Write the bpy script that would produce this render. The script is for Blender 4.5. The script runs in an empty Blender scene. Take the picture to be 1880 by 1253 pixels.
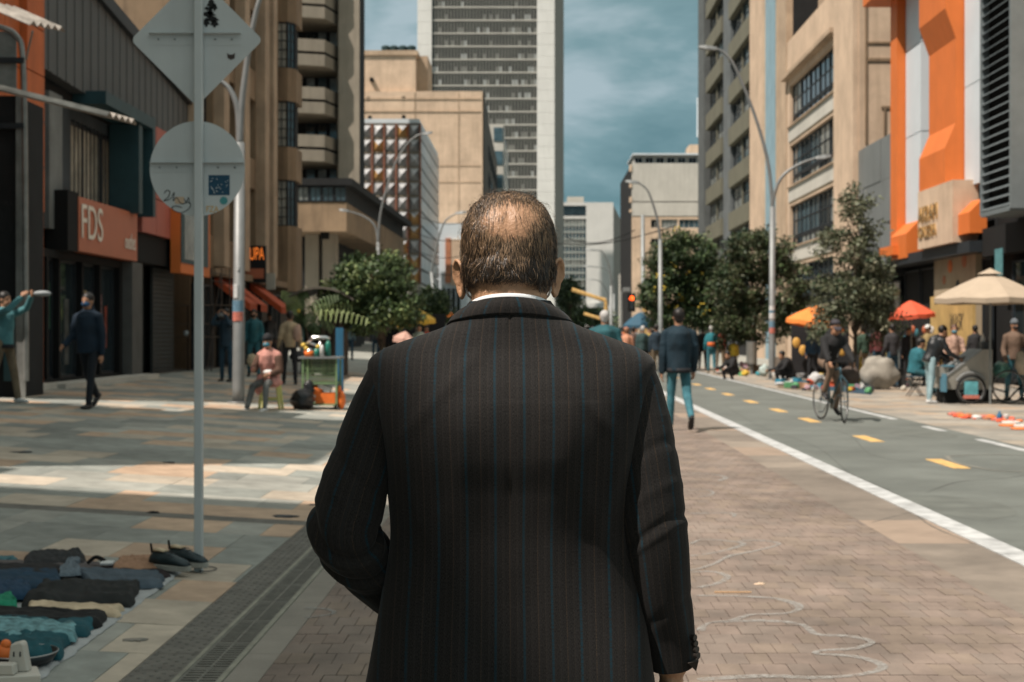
import bpy, bmesh, math, random
import numpy as np
from mathutils import Vector, Matrix, noise
R = random.Random(7)
scene = bpy.context.scene
COL = scene.collection
# ---------------------------------------------------------------- camera, sky, sun, exposure
F = 2611.0                     # focal length in photo pixels (50 mm on 36 mm, 1880 px wide)
EYE = 1.42
VX, VY = 980.0, 612.0          # vanishing point of the street in the photo
cd = bpy.data.cameras.new('camera'); cam = bpy.data.objects.new('camera', cd); COL.objects.link(cam)
cd.lens = 50; cd.sensor_width = 36; cd.clip_start = 0.05; cd.clip_end = 6000
cam.location = (0, 0, EYE); cam.rotation_euler = (math.radians(90), 0, 0)
cd.shift_x = -(VX-940)/1880; cd.shift_y = -(626.5-VY)/1880
cd.dof.use_dof = True; cd.dof.focus_distance = 2.50; cd.dof.aperture_fstop = 9
scene.camera = cam
SUN_EL, SUN_AZ = math.radians(57), math.atan2(-0.78, -0.62)   # azimuth measured from +Y towards +X
sdir = Vector((math.sin(SUN_AZ)*math.cos(SUN_EL), math.cos(SUN_AZ)*math.cos(SUN_EL), math.sin(SUN_EL)))
sl = bpy.data.lights.new('sun', 'SUN'); sl.energy = 4.6; sl.angle = math.radians(0.53); sl.color = (1.0, 0.89, 0.79)
so = bpy.data.objects.new('sun', sl); COL.objects.link(so); so.rotation_euler = (-sdir).to_track_quat('-Z', 'Y').to_euler(); so.location = (-20, -10, 40)
world = bpy.data.worlds.new('World'); scene.world = world; world.use_nodes = True
nt = world.node_tree; nt.nodes.clear(); L = nt.links.new
out = nt.nodes.new('ShaderNodeOutputWorld'); bg = nt.nodes.new('ShaderNodeBackground'); bg.inputs[1].default_value = 0.115
sky = nt.nodes.new('ShaderNodeTexSky'); sky.sky_type = 'NISHITA'; sky.sun_disc = False; sky.sun_elevation = SUN_EL; sky.sun_rotation = SUN_AZ; sky.altitude = 2600
tc = nt.nodes.new('ShaderNodeTexCoord'); mp = nt.nodes.new('ShaderNodeMapping'); mp.inputs['Scale'].default_value = (1.0, 1.0, 3.2)
mp.inputs['Location'].default_value = (0.35, 0.1, 0.12)
n1 = nt.nodes.new('ShaderNodeTexNoise'); n1.inputs['Scale'].default_value = 3.9; n1.inputs['Detail'].default_value = 6; n1.inputs['Roughness'].default_value = 0.56
n1.inputs['Distortion'].default_value = 0.25
r1 = nt.nodes.new('ShaderNodeValToRGB'); e = r1.color_ramp.elements
e[0].position = 0.42; e[0].color = (.85, 1.62, 1.78, 1); e[1].position = 0.63; e[1].color = (2.6, 3.3, 3.55, 1)
m = e = r1.color_ramp.elements.new(0.52); m.color = (1.3, 2.15, 2.33, 1)
mx = nt.nodes.new('ShaderNodeMixRGB'); mx.inputs[0].default_value = 0.95
L(tc.outputs['Generated'], mp.inputs[0]); L(mp.outputs[0], n1.inputs['Vector']); L(n1.outputs['Fac'], r1.inputs[0])
L(sky.outputs[0], mx.inputs[1]); L(r1.outputs[0], mx.inputs[2]); # the dull rain cloud hangs low over the street ahead; higher up an added warm term brightens the sky as fill for the shade
sx_ = nt.nodes.new('ShaderNodeSeparateXYZ'); L(tc.outputs['Generated'], sx_.inputs[0])
mz = nt.nodes.new('ShaderNodeMapRange'); mz.interpolation_type = 'SMOOTHERSTEP'; mz.inputs['From Min'].default_value = .10; mz.inputs['From Max'].default_value = .95; L(sx_.outputs[2], mz.inputs['Value'])
thin = nt.nodes.new('ShaderNodeMixRGB'); thin.blend_type = 'ADD'; thin.inputs[2].default_value = (3.4, 2.9, 2.3, 1); L(mz.outputs[0], thin.inputs[0]); L(mx.outputs[0], thin.inputs[1])  # thin: added fill term, weighted towards the zenith
L(thin.outputs[0], bg.inputs[0]); L(bg.outputs[0], out.inputs[0])
scene.view_settings.view_transform = 'Standard'; scene.view_settings.look = 'None'; scene.view_settings.gamma = 1
scene.view_settings.exposure = 0.38
scene.cycles.use_denoising = True
scene.cycles.max_bounces = 5; scene.cycles.diffuse_bounces = 3; scene.cycles.glossy_bounces = 3; scene.cycles.transmission_bounces = 4

# ---------------------------------------------------------------- helpers
def g(x, y=0): return 0.06*min(max(0, -x-1.75), 12.0)
def XX(px, Y): return (px-VX)/F*Y
def ZZ(py, Y): return EYE+(VY-py)/F*Y
def YP(px, x): return x*F/(px-VX)
def P(px, py, Y): return Vector((XX(px, Y), Y, ZZ(py, Y)))
def gp(px, py):
    lo, hi = 1.0, 400.0
    for _ in range(60):
        Y = (lo+hi)/2
        if ZZ(py, Y) > g(XX(px, Y)): lo = Y
        else: hi = Y
    return Vector((XX(px, Y), Y, g(XX(px, Y))))
ORG = {}
def org(o): return ORG.get(o.name, Vector((0, 0, 0))) if o else Vector((0, 0, 0))
def tag(o, label=None, cat=None, group=None, kind=None):
    if label: o['label'] = label
    if cat: o['category'] = cat
    if group: o['group'] = group
    if kind: o['kind'] = kind
    return o
def thing(name, label, cat, loc=(0, 0, 0), group=None, rz=0):
    o = bpy.data.objects.new(name, None); COL.objects.link(o); o.empty_display_size = .2
    o.location = loc; o.rotation_euler = (0, 0, rz); ORG[o.name] = Vector(loc)
    return tag(o, label, cat, group)
def link(name, me, parent=None, origin=None):
    o = bpy.data.objects.new(name, me); COL.objects.link(o)
    if parent is not None:
        o.parent = parent; ORG[o.name] = org(parent)
    return o
def copy_tree(o, parent=None, loc=None, rz=None):
    c = o.copy(); COL.objects.link(c); c.parent = parent
    if loc is not None: c.location = loc
    if rz is not None: c.rotation_euler = (0, 0, rz)
    for ch in list(o.children): copy_tree(ch, c)
    return c

# --- materials
MATS = {}
def M(name, rgb, rough=.8, var=.18, scale=3.0, bump=.0, metal=0.0, streak=0.0, spec=.4, dirt=None, bscale=None, emit=None, rnd=0.0, coat=0.0, blotch=0.0):
    if name in MATS: return MATS[name]
    m = bpy.data.materials.new(name); m.use_nodes = True; MATS[name] = m
    t = m.node_tree; b = t.nodes['Principled BSDF']; lk = t.links.new
    b.inputs['Roughness'].default_value = rough; b.inputs['Metallic'].default_value = metal; b.inputs['Specular IOR Level'].default_value = spec
    if coat: b.inputs['Coat Weight'].default_value = coat
    if emit: b.inputs['Emission Color'].default_value = (*emit[0], 1); b.inputs['Emission Strength'].default_value = emit[1]
    c = (*rgb, 1)
    tc = t.nodes.new('ShaderNodeTexCoord')
    n = t.nodes.new('ShaderNodeTexNoise'); n.inputs['Scale'].default_value = scale; n.inputs['Detail'].default_value = 6; n.inputs['Roughness'].default_value = .6
    geo = t.nodes.new('ShaderNodeNewGeometry')
    lk(geo.outputs['Position'] if rnd == 0 and not name.startswith('skin') else tc.outputs['Object'], n.inputs['Vector'])
    mr = t.nodes.new('ShaderNodeMapRange'); mr.inputs['From Min'].default_value = .3; mr.inputs['From Max'].default_value = .7
    mr.inputs['To Min'].default_value = 1-var; mr.inputs['To Max'].default_value = 1+var; lk(n.outputs['Fac'], mr.inputs['Value'])
    mul = t.nodes.new('ShaderNodeMixRGB'); mul.blend_type = 'MULTIPLY'; mul.inputs[0].default_value = 1; mul.inputs[1].default_value = c
    lk(mr.outputs[0], mul.inputs[2]); last = mul.outputs[0]
    if rnd:
        oi = t.nodes.new('ShaderNodeObjectInfo'); hs = t.nodes.new('ShaderNodeMapRange'); hs.inputs['To Min'].default_value = 1-rnd; hs.inputs['To Max'].default_value = 1+rnd
        lk(oi.outputs['Random'], hs.inputs['Value']); m2 = t.nodes.new('ShaderNodeMixRGB'); m2.blend_type = 'MULTIPLY'; m2.inputs[0].default_value = 1
        lk(last, m2.inputs[1]); lk(hs.outputs[0], m2.inputs[2]); last = m2.outputs[0]
    if blotch:
        nb = t.nodes.new('ShaderNodeTexNoise'); nb.inputs['Scale'].default_value = .55; nb.inputs['Detail'].default_value = 9; nb.inputs['Roughness'].default_value = .72; lk(geo.outputs['Position'], nb.inputs['Vector'])
        br_ = t.nodes.new('ShaderNodeMapRange'); br_.inputs['From Min'].default_value = .36; br_.inputs['From Max'].default_value = .62; br_.inputs['To Min'].default_value = 1-blotch; br_.inputs['To Max'].default_value = 1+blotch*.35; lk(nb.outputs['Fac'], br_.inputs['Value'])
        m4 = t.nodes.new('ShaderNodeMixRGB'); m4.blend_type = 'MULTIPLY'; m4.inputs[0].default_value = 1; lk(last, m4.inputs[1]); lk(br_.outputs[0], m4.inputs[2]); last = m4.outputs[0]
    if streak:
        ma = t.nodes.new('ShaderNodeMapping'); ma.inputs['Scale'].default_value = (2.2, 2.2, .16); lk(geo.outputs['Position'], ma.inputs[0])
        s = t.nodes.new('ShaderNodeTexNoise'); s.inputs['Scale'].default_value = 1.3; s.inputs['Detail'].default_value = 7; s.inputs['Roughness'].default_value = .7; lk(ma.outputs[0], s.inputs['Vector'])
        sr = t.nodes.new('ShaderNodeMapRange'); sr.inputs['From Min'].default_value = .48; sr.inputs['From Max'].default_value = .75; sr.inputs['To Max'].default_value = streak; lk(s.outputs['Fac'], sr.inputs['Value'])
        m3 = t.nodes.new('ShaderNodeMixRGB'); lk(sr.outputs[0], m3.inputs[0]); lk(last, m3.inputs[1]); m3.inputs[2].default_value = (*(dirt or tuple(v*.3 for v in rgb)), 1); last = m3.outputs[0]
    lk(last, b.inputs['Base Color'])
    if bump:
        n2 = t.nodes.new('ShaderNodeTexNoise'); n2.inputs['Scale'].default_value = bscale or scale*8; n2.inputs['Detail'].default_value = 8; lk(geo.outputs['Position'], n2.inputs['Vector'])
        bp = t.nodes.new('ShaderNodeBump'); bp.inputs['Strength'].default_value = bump; bp.inputs['Distance'].default_value = .01; lk(n2.outputs['Fac'], bp.inputs['Height']); lk(bp.outputs[0], b.inputs['Normal'])
    return m
def glass_mat(name, tint=(.02, .03, .035), rough=.06, spec=.9, var=.5, scale=.8):
    return M(name, tint, rough=rough, var=var, scale=scale, spec=spec)

# --- mesh builder
TMP = bpy.data.scenes.new('tmp')         # scratch scene: text and remesh are evaluated there, away from the growing street
def bake(o):
    TMP.view_layers[0].update(); dg = TMP.view_layers[0].depsgraph; me = bpy.data.meshes.new_from_object(o.evaluated_get(dg)); bpy.data.objects.remove(o); return me
class MB:
    def __init__(s): s.v = []; s.f = []; s.m = []; s.mi = 0
    def add(s, vs, fs):
        n = len(s.v); s.v += [tuple(v) for v in vs]; s.f += [tuple(i+n for i in f) for f in fs]; s.m += [s.mi]*len(fs)
    def box(s, x0, x1, y0, y1, z0, z1):
        s.add([(x0,y0,z0),(x1,y0,z0),(x1,y1,z0),(x0,y1,z0),(x0,y0,z1),(x1,y0,z1),(x1,y1,z1),(x0,y1,z1)],
              [(0,3,2,1),(4,5,6,7),(0,1,5,4),(1,2,6,5),(2,3,7,6),(3,0,4,7)])
    def cbox(s, c, sx, sy, sz, rot=None):
        vs = [Vector((a*sx/2, b*sy/2, d*sz/2)) for a, b, d in ((-1,-1,-1),(1,-1,-1),(1,1,-1),(-1,1,-1),(-1,-1,1),(1,-1,1),(1,1,1),(-1,1,1))]
        if rot is not None: vs = [rot @ v for v in vs]
        s.add([v+Vector(c) for v in vs], [(0,3,2,1),(4,5,6,7),(0,1,5,4),(1,2,6,5),(2,3,7,6),(3,0,4,7)])
    def prism(s, pts, d):         # pts: 3D polygon, d: extrusion vector
        n = len(pts); a = [Vector(p) for p in pts]; b = [p+Vector(d) for p in a]
        s.add(a+b, [tuple(range(n-1, -1, -1)), tuple(range(n, 2*n))]+[(i, (i+1) % n, n+(i+1) % n, n+i) for i in range(n)])
    def quad(s, a, b, c, d): s.add([a, b, c, d], [(0, 1, 2, 3)])
    def tube(s, pts, rad, seg=10, caps=True, ell=None):
        pts = [Vector(p) for p in pts]; n = len(pts)
        rad = rad if hasattr(rad, '__len__') else [rad]*n
        up = None; rings = []
        for i, p in enumerate(pts):
            t = (pts[min(i+1, n-1)]-pts[max(i-1, 0)]).normalized()
            if up is None: up = Vector((0, 0, 1)) if abs(t.z) < .9 else Vector((0, 1, 0))
            u = up - t*up.dot(t)
            if u.length < 1e-4: u = Vector((1, 0, 0)) - t*t.x
            u.normalize(); w = t.cross(u); up = u
            r = rad[i]; ru, rw = (r if hasattr(r, '__len__') else (r, r))
            rings.append([p+u*ru*math.cos(2*math.pi*k/seg)+w*rw*math.sin(2*math.pi*k/seg) for k in range(seg)])
        vs = [v for q in rings for v in q]; fs = []
        for i in range(n-1):
            for k in range(seg):
                a = i*seg+k; b = i*seg+(k+1) % seg; fs.append((a, b, b+seg, a+seg))
        if caps: fs += [tuple(range(seg-1, -1, -1)), tuple(range((n-1)*seg, n*seg))]
        s.add(vs, fs)
    def ball(s, c, rx, ry=None, rz=None, seg=16, rings=10, rot=None):
        ry = ry or rx; rz = rz or rx; vs = []; fs = []; c = Vector(c)
        for i in range(rings+1):
            th = math.pi*i/rings
            for k in range(seg):
                ph = 2*math.pi*k/seg; v = Vector((rx*math.sin(th)*math.cos(ph), ry*math.sin(th)*math.sin(ph), rz*math.cos(th)))
                vs.append(c+(rot @ v if rot is not None else v))
        for i in range(rings):
            for k in range(seg):
                a = i*seg+k; b = i*seg+(k+1) % seg; fs.append((a, a+seg, b+seg, b))
        s.add(vs, fs)
    def capsule(s, a, b, ra, rb, seg=12):
        a = Vector(a); b = Vector(b); s.tube([a, b], [ra, rb], seg); s.ball(a, ra, seg=seg, rings=6); s.ball(b, rb, seg=seg, rings=6)
    def build(s, name, mats, parent=None, smooth=False, local=False, bevel=0):
        me = bpy.data.meshes.new(name)
        o0 = Vector((0, 0, 0)) if local else org(parent)
        me.from_pydata([(v[0]-o0.x, v[1]-o0.y, v[2]-o0.z) for v in s.v], [], s.f)
        mats = mats if isinstance(mats, (list, tuple)) else [mats]
        for m in mats: me.materials.append(m)
        if len(mats) > 1: me.polygons.foreach_set('material_index', s.m)
        if smooth: me.polygons.foreach_set('use_smooth', [True]*len(me.polygons))
        me.update()
        if bevel:
            bm = bmesh.new(); bm.from_mesh(me); bmesh.ops.bevel(bm, geom=bm.edges[:], offset=bevel, segments=1, affect='EDGES'); bm.to_mesh(me); bm.free()
        return link(name, me, parent)
def mb(): return MB()
def box(name, mat, parent, *a, bevel=0):
    b = MB(); b.box(*a); return b.build(name, mat, parent, bevel=bevel)
def text(name, body, mat, parent, origin, udir, vdir, height, width=None, depth=.01, local=False, shear=0):
    cu = bpy.data.curves.new('t', 'FONT'); cu.body = body; cu.extrude = depth/2; cu.size = 1; cu.shear = shear
    t = bpy.data.objects.new('t', cu); TMP.collection.objects.link(t); me = bake(t)
    co = np.array([v.co[:] for v in me.vertices]); mn = co.min(0); mxx = co.max(0); sz = mxx-mn
    u = Vector(udir).normalized(); v = Vector(vdir).normalized(); w = u.cross(v); o = Vector(origin)
    o0 = Vector((0, 0, 0)) if local else org(parent)
    ky = height/sz[1]; kx = (width/sz[0]) if width else ky
    for q in me.vertices:
        c = q.co.copy(); q.co = o + u*(c.x-mn[0])*kx + v*(c.y-mn[1])*ky + w*c.z - o0
    me.materials.clear(); me.materials.append(mat); me.name = name
    return link(name, me, parent)
# facade frame: o = corner (x, y), u = direction along the wall, n = outward normal
class FR:
    def __init__(s, x, y, ux, uy, nx, ny): s.o = Vector((x, y, 0)); s.u = Vector((ux, uy, 0)).normalized(); s.n = Vector((nx, ny, 0)).normalized()
    def p(s, u, z, d): return s.o+s.u*u+s.n*d+Vector((0, 0, z))
    def box(s, b, u0, u1, z0, z1, d0, d1):
        vs = [s.p(u0,z0,d0), s.p(u1,z0,d0), s.p(u1,z0,d1), s.p(u0,z0,d1), s.p(u0,z1,d0), s.p(u1,z1,d0), s.p(u1,z1,d1), s.p(u0,z1,d1)]
        b.add(vs, [(0,3,2,1),(4,5,6,7),(0,1,5,4),(1,2,6,5),(2,3,7,6),(3,0,4,7)])
    def part(s, name, mat, parent, u0, u1, z0, z1, d0, d1, bevel=0):
        b = MB(); s.box(b, u0, u1, z0, z1, d0, d1); return b.build(name, mat, parent, bevel=bevel)
def wall_holes(fr, b, u0, u1, z0, z1, holes, d0, d1):
    us = sorted({u0, u1}|{h[0] for h in holes}|{h[1] for h in holes}); zs = sorted({z0, z1}|{h[2] for h in holes}|{h[3] for h in holes})
    us = [u for u in us if u0 <= u <= u1]; zs = [z for z in zs if z0 <= z <= z1]
    for j in range(len(zs)-1):
        run = None; zc = (zs[j]+zs[j+1])/2
        for i in range(len(us)-1):
            uc = (us[i]+us[i+1])/2; hit = any(h[0] < uc < h[1] and h[2] < zc < h[3] for h in holes)
            if not hit: run = us[i] if run is None else run
            if (hit or i == len(us)-2) and run is not None:
                fr.box(b, run, us[i] if hit else us[i+1], zs[j], zs[j+1], d0, d1); run = None
def window(fr, parent, u0, u1, z0, z1, d, frame_mat, glass, nu=2, nz=2, t=.05, depth=.06, name='window', mull=None):
    b = MB()
    fr.box(b, u0, u0+t, z0, z1, d, d+depth); fr.box(b, u1-t, u1, z0, z1, d, d+depth)
    fr.box(b, u0+t, u1-t, z0, z0+t, d, d+depth); fr.box(b, u0+t, u1-t, z1-t, z1, d, d+depth)
    tt = t*.7
    for i in range(1, nu):
        u = u0+(u1-u0)*i/nu; fr.box(b, u-tt/2, u+tt/2, z0+t, z1-t, d, d+depth*.8)
    for j in range(1, nz):
        z = z0+(z1-z0)*j/nz
        fr.box(b, u0+t, u1-t, z-tt/2, z+tt/2, d, d+depth*.7)
    w = b.build(name, frame_mat, parent)
    fr.part('pane', glass, w, u0+t*.5, u1-t*.5, z0+t*.5, z1-t*.5, d-.03, d+.01)
    return w
# ---------------------------------------------------------------- ground
m_soil = M('joint_sand', (.145,.126,.106), .95, .3, 8)
m_asph = M('asphalt_green', (.138,.150,.137), .85, .16, .9, bump=.8, bscale=90, blotch=.22)
m_slab = [M('slab_grey', (.25,.262,.238), .72, .2, 5, bump=.25, bscale=70, blotch=.28, rnd=.12), M('slab_grey_light', (.33,.33,.295), .7, .18, 4, bump=.25, bscale=70, blotch=.28, rnd=.12),
          M('slab_beige', (.46,.395,.315), .72, .16, 5, bump=.25, bscale=70, blotch=.28, rnd=.1), M('slab_peach', (.47,.335,.235), .72, .16, 5, bump=.25, bscale=70, blotch=.28, rnd=.1)]
m_brick = [M('brick_tan', (.225,.175,.145), .85, .22, 3, bump=.5, bscale=90, blotch=.34), M('brick_grey', (.212,.170,.142), .85, .22, 3, bump=.5, bscale=90, blotch=.34), M('brick_warm', (.225,.176,.140), .85, .22, 3, bump=.5, bscale=90, blotch=.34)]
m_band = M('border_concrete', (.235,.215,.185), .85, .15, 3, bump=.4, bscale=60)
m_tact = M('tactile_dark', (.135,.128,.112), .8, .25, 9, bump=.3, bscale=90)
m_frame = M('drain_rim', (.24,.235,.19), .7, .25, 8, bump=.2)
m_iron = M('cast_iron', (.14,.135,.115), .6, .3, 14)
m_white = M('road_white_paint', (.42,.43,.43), .75, .35, 5, bump=.2)
m_yel = M('road_yellow_paint', (.60,.38,.14), .75, .3, 7)
m_chalk = M('chalk_paint', (.34,.33,.31), .85, .12, 30)
_t = m_chalk.node_tree; _b = _t.nodes['Principled BSDF']; _n = _t.nodes.new('ShaderNodeTexNoise'); _n.inputs['Scale'].default_value = 26; _n.inputs['Detail'].default_value = 8; _n.inputs['Roughness'].default_value = .75
_g = _t.nodes.new('ShaderNodeNewGeometry'); _t.links.new(_g.outputs['Position'], _n.inputs['Vector']); _r = _t.nodes.new('ShaderNodeMapRange'); _r.inputs['From Min'].default_value = .34; _r.inputs['From Max'].default_value = .58; _r.inputs['To Max'].default_value = .72
_t.links.new(_n.outputs['Fac'], _r.inputs['Value']); _t.links.new(_r.outputs[0], _b.inputs['Alpha'])      # worn paint: the brick shows through
def sheet(name, mat, pts, z=0, n=1, kind='structure', wob=0):
    """flat band x0..x1 by y0..y1, following the cross slope"""
    x0, x1, y0, y1 = pts; xs = sorted({x0, x1}|{v for v in (-13.75, -1.75) if x0 < v < x1}); b = mb()
    for i in range(len(xs)-1):
        b.quad((xs[i],y0,g(xs[i])+z), (xs[i+1],y0,g(xs[i+1])+z), (xs[i+1],y1,g(xs[i+1])+z), (xs[i],y1,g(xs[i])+z))
    return tag(b.build(name, mat), kind=kind)
sheet('ground', m_soil, (-2500, 2500, -200, 2500), -.02)
far_pav = sheet('far_pavement', m_slab[1], (-40, 2.95, 44, 600), -.002)
behind = sheet('rear_pavement', m_slab[1], (-9, 2.45, -40, 1.5), -.002)
road = sheet('cycle_road', m_asph, (3.0, 6.12, -40, 600), 0.0)
def pieces(parent, cells, mats, name, nearest=300, th=.016):
    """cells: (x0,x1,y0,y1,material). The largest in view become parts, the rest one stuff part"""
    def score(c):
        x = (c[0]+c[1])/2; y = (c[2]+c[3])/2; px = VX+x/y*F; py = VY+1.42/y*F
        inside = -40 < px < 1920 and py < 1290
        hid = 690 < px < 1200 and py > 700
        return (0 if inside and not hid else 1, y)
    cells = sorted(cells, key=score); cache = {}
    def add(b, c, ox, oy, oz):
        x0, x1, y0, y1 = c[:4]; gx = .0018
        a0, a1 = g(x0)-oz, g(x1)-oz; dz = c[5]
        x0 += gx-ox; x1 -= gx+ox; y0 += gx-oy; y1 -= gx+oy
        b.add([(x0,y0,a0-th),(x1,y0,a1-th),(x1,y1,a1-th),(x0,y1,a0-th),(x0,y0,a0+dz),(x1,y0,a1+dz),(x1,y1,a1+dz),(x0,y1,a0+dz)],
              [(4,5,6,7),(0,1,5,4),(1,2,6,5),(2,3,7,6),(3,0,4,7)])
    for c in cells[:nearest]:
        key = (round(c[1]-c[0], 3), round(c[3]-c[2], 3), c[4], c[0] < -1.75)
        ox, oy = c[0], c[2]
        if key not in cache:
            b = mb(); add(b, (c[0],c[1],c[2],c[3],c[4],0), ox, oy, g(c[0])); o = b.build(name, mats[c[4]], parent, local=True); cache[key] = o.data
        else: o = link(name, cache[key], parent)
        o.location = (ox, oy, g(ox)+c[5])
    b = mb()
    for c in cells[nearest:]: b.mi = c[4]; add(b, c, 0, 0, 0)
    if b.v: tag(b.build('far_'+name+'s', mats, parent), kind='stuff')
def run_cells(x0, x1, y0, y1, pitch, widths, weights, seed, stagger=None, jit=.0015):
    r = random.Random(seed); cells = []; y = y0; k = 0
    while y < y1-.01:
        x = x0 - (r.random()*widths[0] if stagger is None else (k % 2)*stagger)
        while x < x1-.001:
            w = r.choice(widths); a = max(x, x0); bb = min(x+w, x1)
            if bb-a > .006: cells.append((a, bb, y, min(y+pitch, y1), r.choices(range(len(weights)), weights)[0], r.random()*jit))
            x += w
        y += pitch; k += 1
    return cells
pav = sheet('plaza_pavement', m_soil, (-9, -1.69, 1.5, 44), -.014)
# nearest slabs keep the photo's own colours; rows of 0.6 m, split in 0.3 / 0.6 / 0.9
cs = run_cells(-9, -1.69, 1.5, 10.5, .6, [.3, .45, .6, .6], [.70, .10, .08, .12], 5)+run_cells(-9, -1.69, 10.74, 44, .6, [.3, .6, .6, .9], [.34, .26, .22, .18], 6)
cs = [c for c in cs if not (c[2] > 7.0 and c[3] < 8.7 and False)]
pieces(pav, cs, m_slab, 'paving_slab')
cb = run_cells(-9, -1.69, 10.5, 10.74, .12, [.2], [1], 9, stagger=.1)
pieces(sheet('brick_band', m_soil, (-9,-1.69,10.5,10.74), -.013), cb, [m_tact], 'dark_brick', 120)
bp = sheet('brick_paving', m_soil, (-1.12, 2.46, 1.5, 44), -.014)
pieces(bp, run_cells(-1.12, 2.46, 1.5, 44, .2, [.1], [.45, .3, .25], 11, stagger=.05, jit=.003), m_brick, 'brick')
eb = sheet('kerb_band', m_soil, (2.46, 3.0, 1.5, 44), -.013)
r_ = random.Random(3); cc = []; y = 1.5
while y < 44:
    l = r_.choice([.6, .9, 1.2]); cc.append((2.46, 2.985, y, y+l, r_.choices([0, 1, 2], [.7, .15, .15])[0], 0)); y += l
pieces(eb, cc, [M('kerb_brown', (.215,.182,.150), .85, .15, 3, bump=.4, bscale=60, blotch=.3), M('border_concrete_pale', (.255,.215,.175), .85, .15, 3), M('border_concrete_warm', (.28,.215,.165), .85, .15, 3)], 'kerb_slab', 70)
rp = sheet('vendor_pavement', m_soil, (6.12, 13, 5, 60), -.013)
pieces(rp, run_cells(6.12, 13, 5, 60, .6, [.4, .6, .8], [.2, .35, .3, .15], 13), [M('slab_warm_grey', (.25,.235,.205), .75, .2, 4, bump=.2, blotch=.3, rnd=.1), M('slab_warm', (.31,.28,.24), .75, .2, 4, bump=.2, blotch=.3, rnd=.1), M('slab_warm_beige', (.36,.31,.25), .75, .2, 4, bump=.2, blotch=.3, rnd=.1), M('slab_warm_peach', (.38,.29,.21), .75, .2, 4, bump=.2, blotch=.3, rnd=.1)], 'paving_slab', 200)
sheet('far_vendor_pavement', m_slab[1], (6.12, 40, 60, 600), -.002)
# white kerb stones along the cycle road (each piece about 1.6 m), yellow dashes, far white line
wl = tag(mb_ := None, None) if False else None
b = mb(); r_ = random.Random(4)
ln = sheet('white_edge_line', m_white, (2.99, 3.0, 1.5, 2), .0005)
y = 1.5
while y < 120:
    l = 1.9 if y < 60 else 8; bb = mb(); x0 = 2.985; bb.box(x0, x0+.19, y+.004, y+l-.004, -.01, .006); bb.build('painted_stone', m_white, ln, bevel=0); y += l
yl = None
for k, py in enumerate([852, 806, 772, 754, 738, 724.5, 714.5, 706.5, 700, 694]):
    Y = 1.42*F/(py-VY); bb = mb(); x = 4.49; hw = .09
    bb.box(x-hw, x+hw, Y-.55, Y+.55, .0, .005)
    tag(bb.build('lane_dash', m_yel), kind='structure')
for (a, c) in ((11.0, 19.0), (23.4, 60), (60, 160), (20.6, 21.6)):
    tag(box('white_lane_line', m_white, None, 5.88, 6.0, a, c, 0, .0045), kind='structure')
# faint worn ring drawn on the road
def ribbon(name, pts, w, mat, z=.004, kind='structure', r=None):
    # smooth catmull-rom then strip
    P_ = [Vector(p) for p in pts]; q = []
    for i in range(len(P_)-1):
        p0, p1, p2, p3 = P_[max(i-1, 0)], P_[i], P_[i+1], P_[min(i+2, len(P_)-1)]
        for k in range(10):
            t = k/10; q.append(.5*((2*p1)+(p2-p0)*t+(2*p0-5*p1+4*p2-p3)*t*t+(3*p1-p0-3*p2+p3)*t**3))
    q.append(P_[-1]); b = mb(); vs = []
    rr = r or R
    for i, p in enumerate(q):
        t = (q[min(i+1, len(q)-1)]-q[max(i-1, 0)]).normalized(); n = Vector((-t.y, t.x, 0)); ww = w*(.7+.6*noise.noise(p*3+Vector((w, 7, 1))))*(.5 if i in (0, len(q)-1) else 1)
        vs += [p+n*ww/2+Vector((0, 0, z)), p-n*ww/2+Vector((0, 0, z))]
    b.add(vs, [(2*i, 2*i+1, 2*i+3, 2*i+2) for i in range(len(q)-1)])
    return tag(b.build(name, mat), kind=kind)
def gpath(l): return [gp(*p) for p in l]
m_ring = M('worn_road_ring', (.19,.185,.16), .85, .15, 5)
ribbon('worn_road_mark', gpath([(1740,838),(1790,836),(1850,836),(1910,840),(1935,852),(1900,864),(1840,866),(1780,856),(1750,848),(1738,838)]), .07, m_ring)
for k, l in enumerate([
  [(1268,1000),(1290,992),(1340,995),(1365,1000),(1338,1010),(1300,1018),(1268,1022)],
  [(1355,994),(1400,994),(1430,1000),(1390,1012),(1340,1022),(1312,1036),(1280,1046),(1262,1048)],
  [(1268,1052),(1310,1051),(1335,1060),(1318,1072),(1282,1080)],
  [(1278,1095),(1350,1096),(1420,1100),(1460,1110),(1466,1120),(1440,1128),(1380,1130),(1345,1140),(1300,1146),(1285,1160)],
  [(1300,1145),(1400,1141),(1470,1148),(1500,1166),(1560,1170),(1600,1180),(1570,1192),(1510,1196),(1500,1202),(1560,1206),(1605,1216),(1620,1228),(1580,1240),(1500,1246),(1400,1243),(1280,1250)],
  [(1262,870),(1300,871),(1332,877),(1320,884)], [(1265,900),(1300,901),(1308,908),(1280,914)],
  [(1268,944),(1340,943),(1347,950)], [(560,1118),(600,1120),(612,1128),(560,1136)]]):
    ribbon('chalk_line', gpath(l), .055, m_chalk, .0045, r=random.Random(k))
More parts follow.
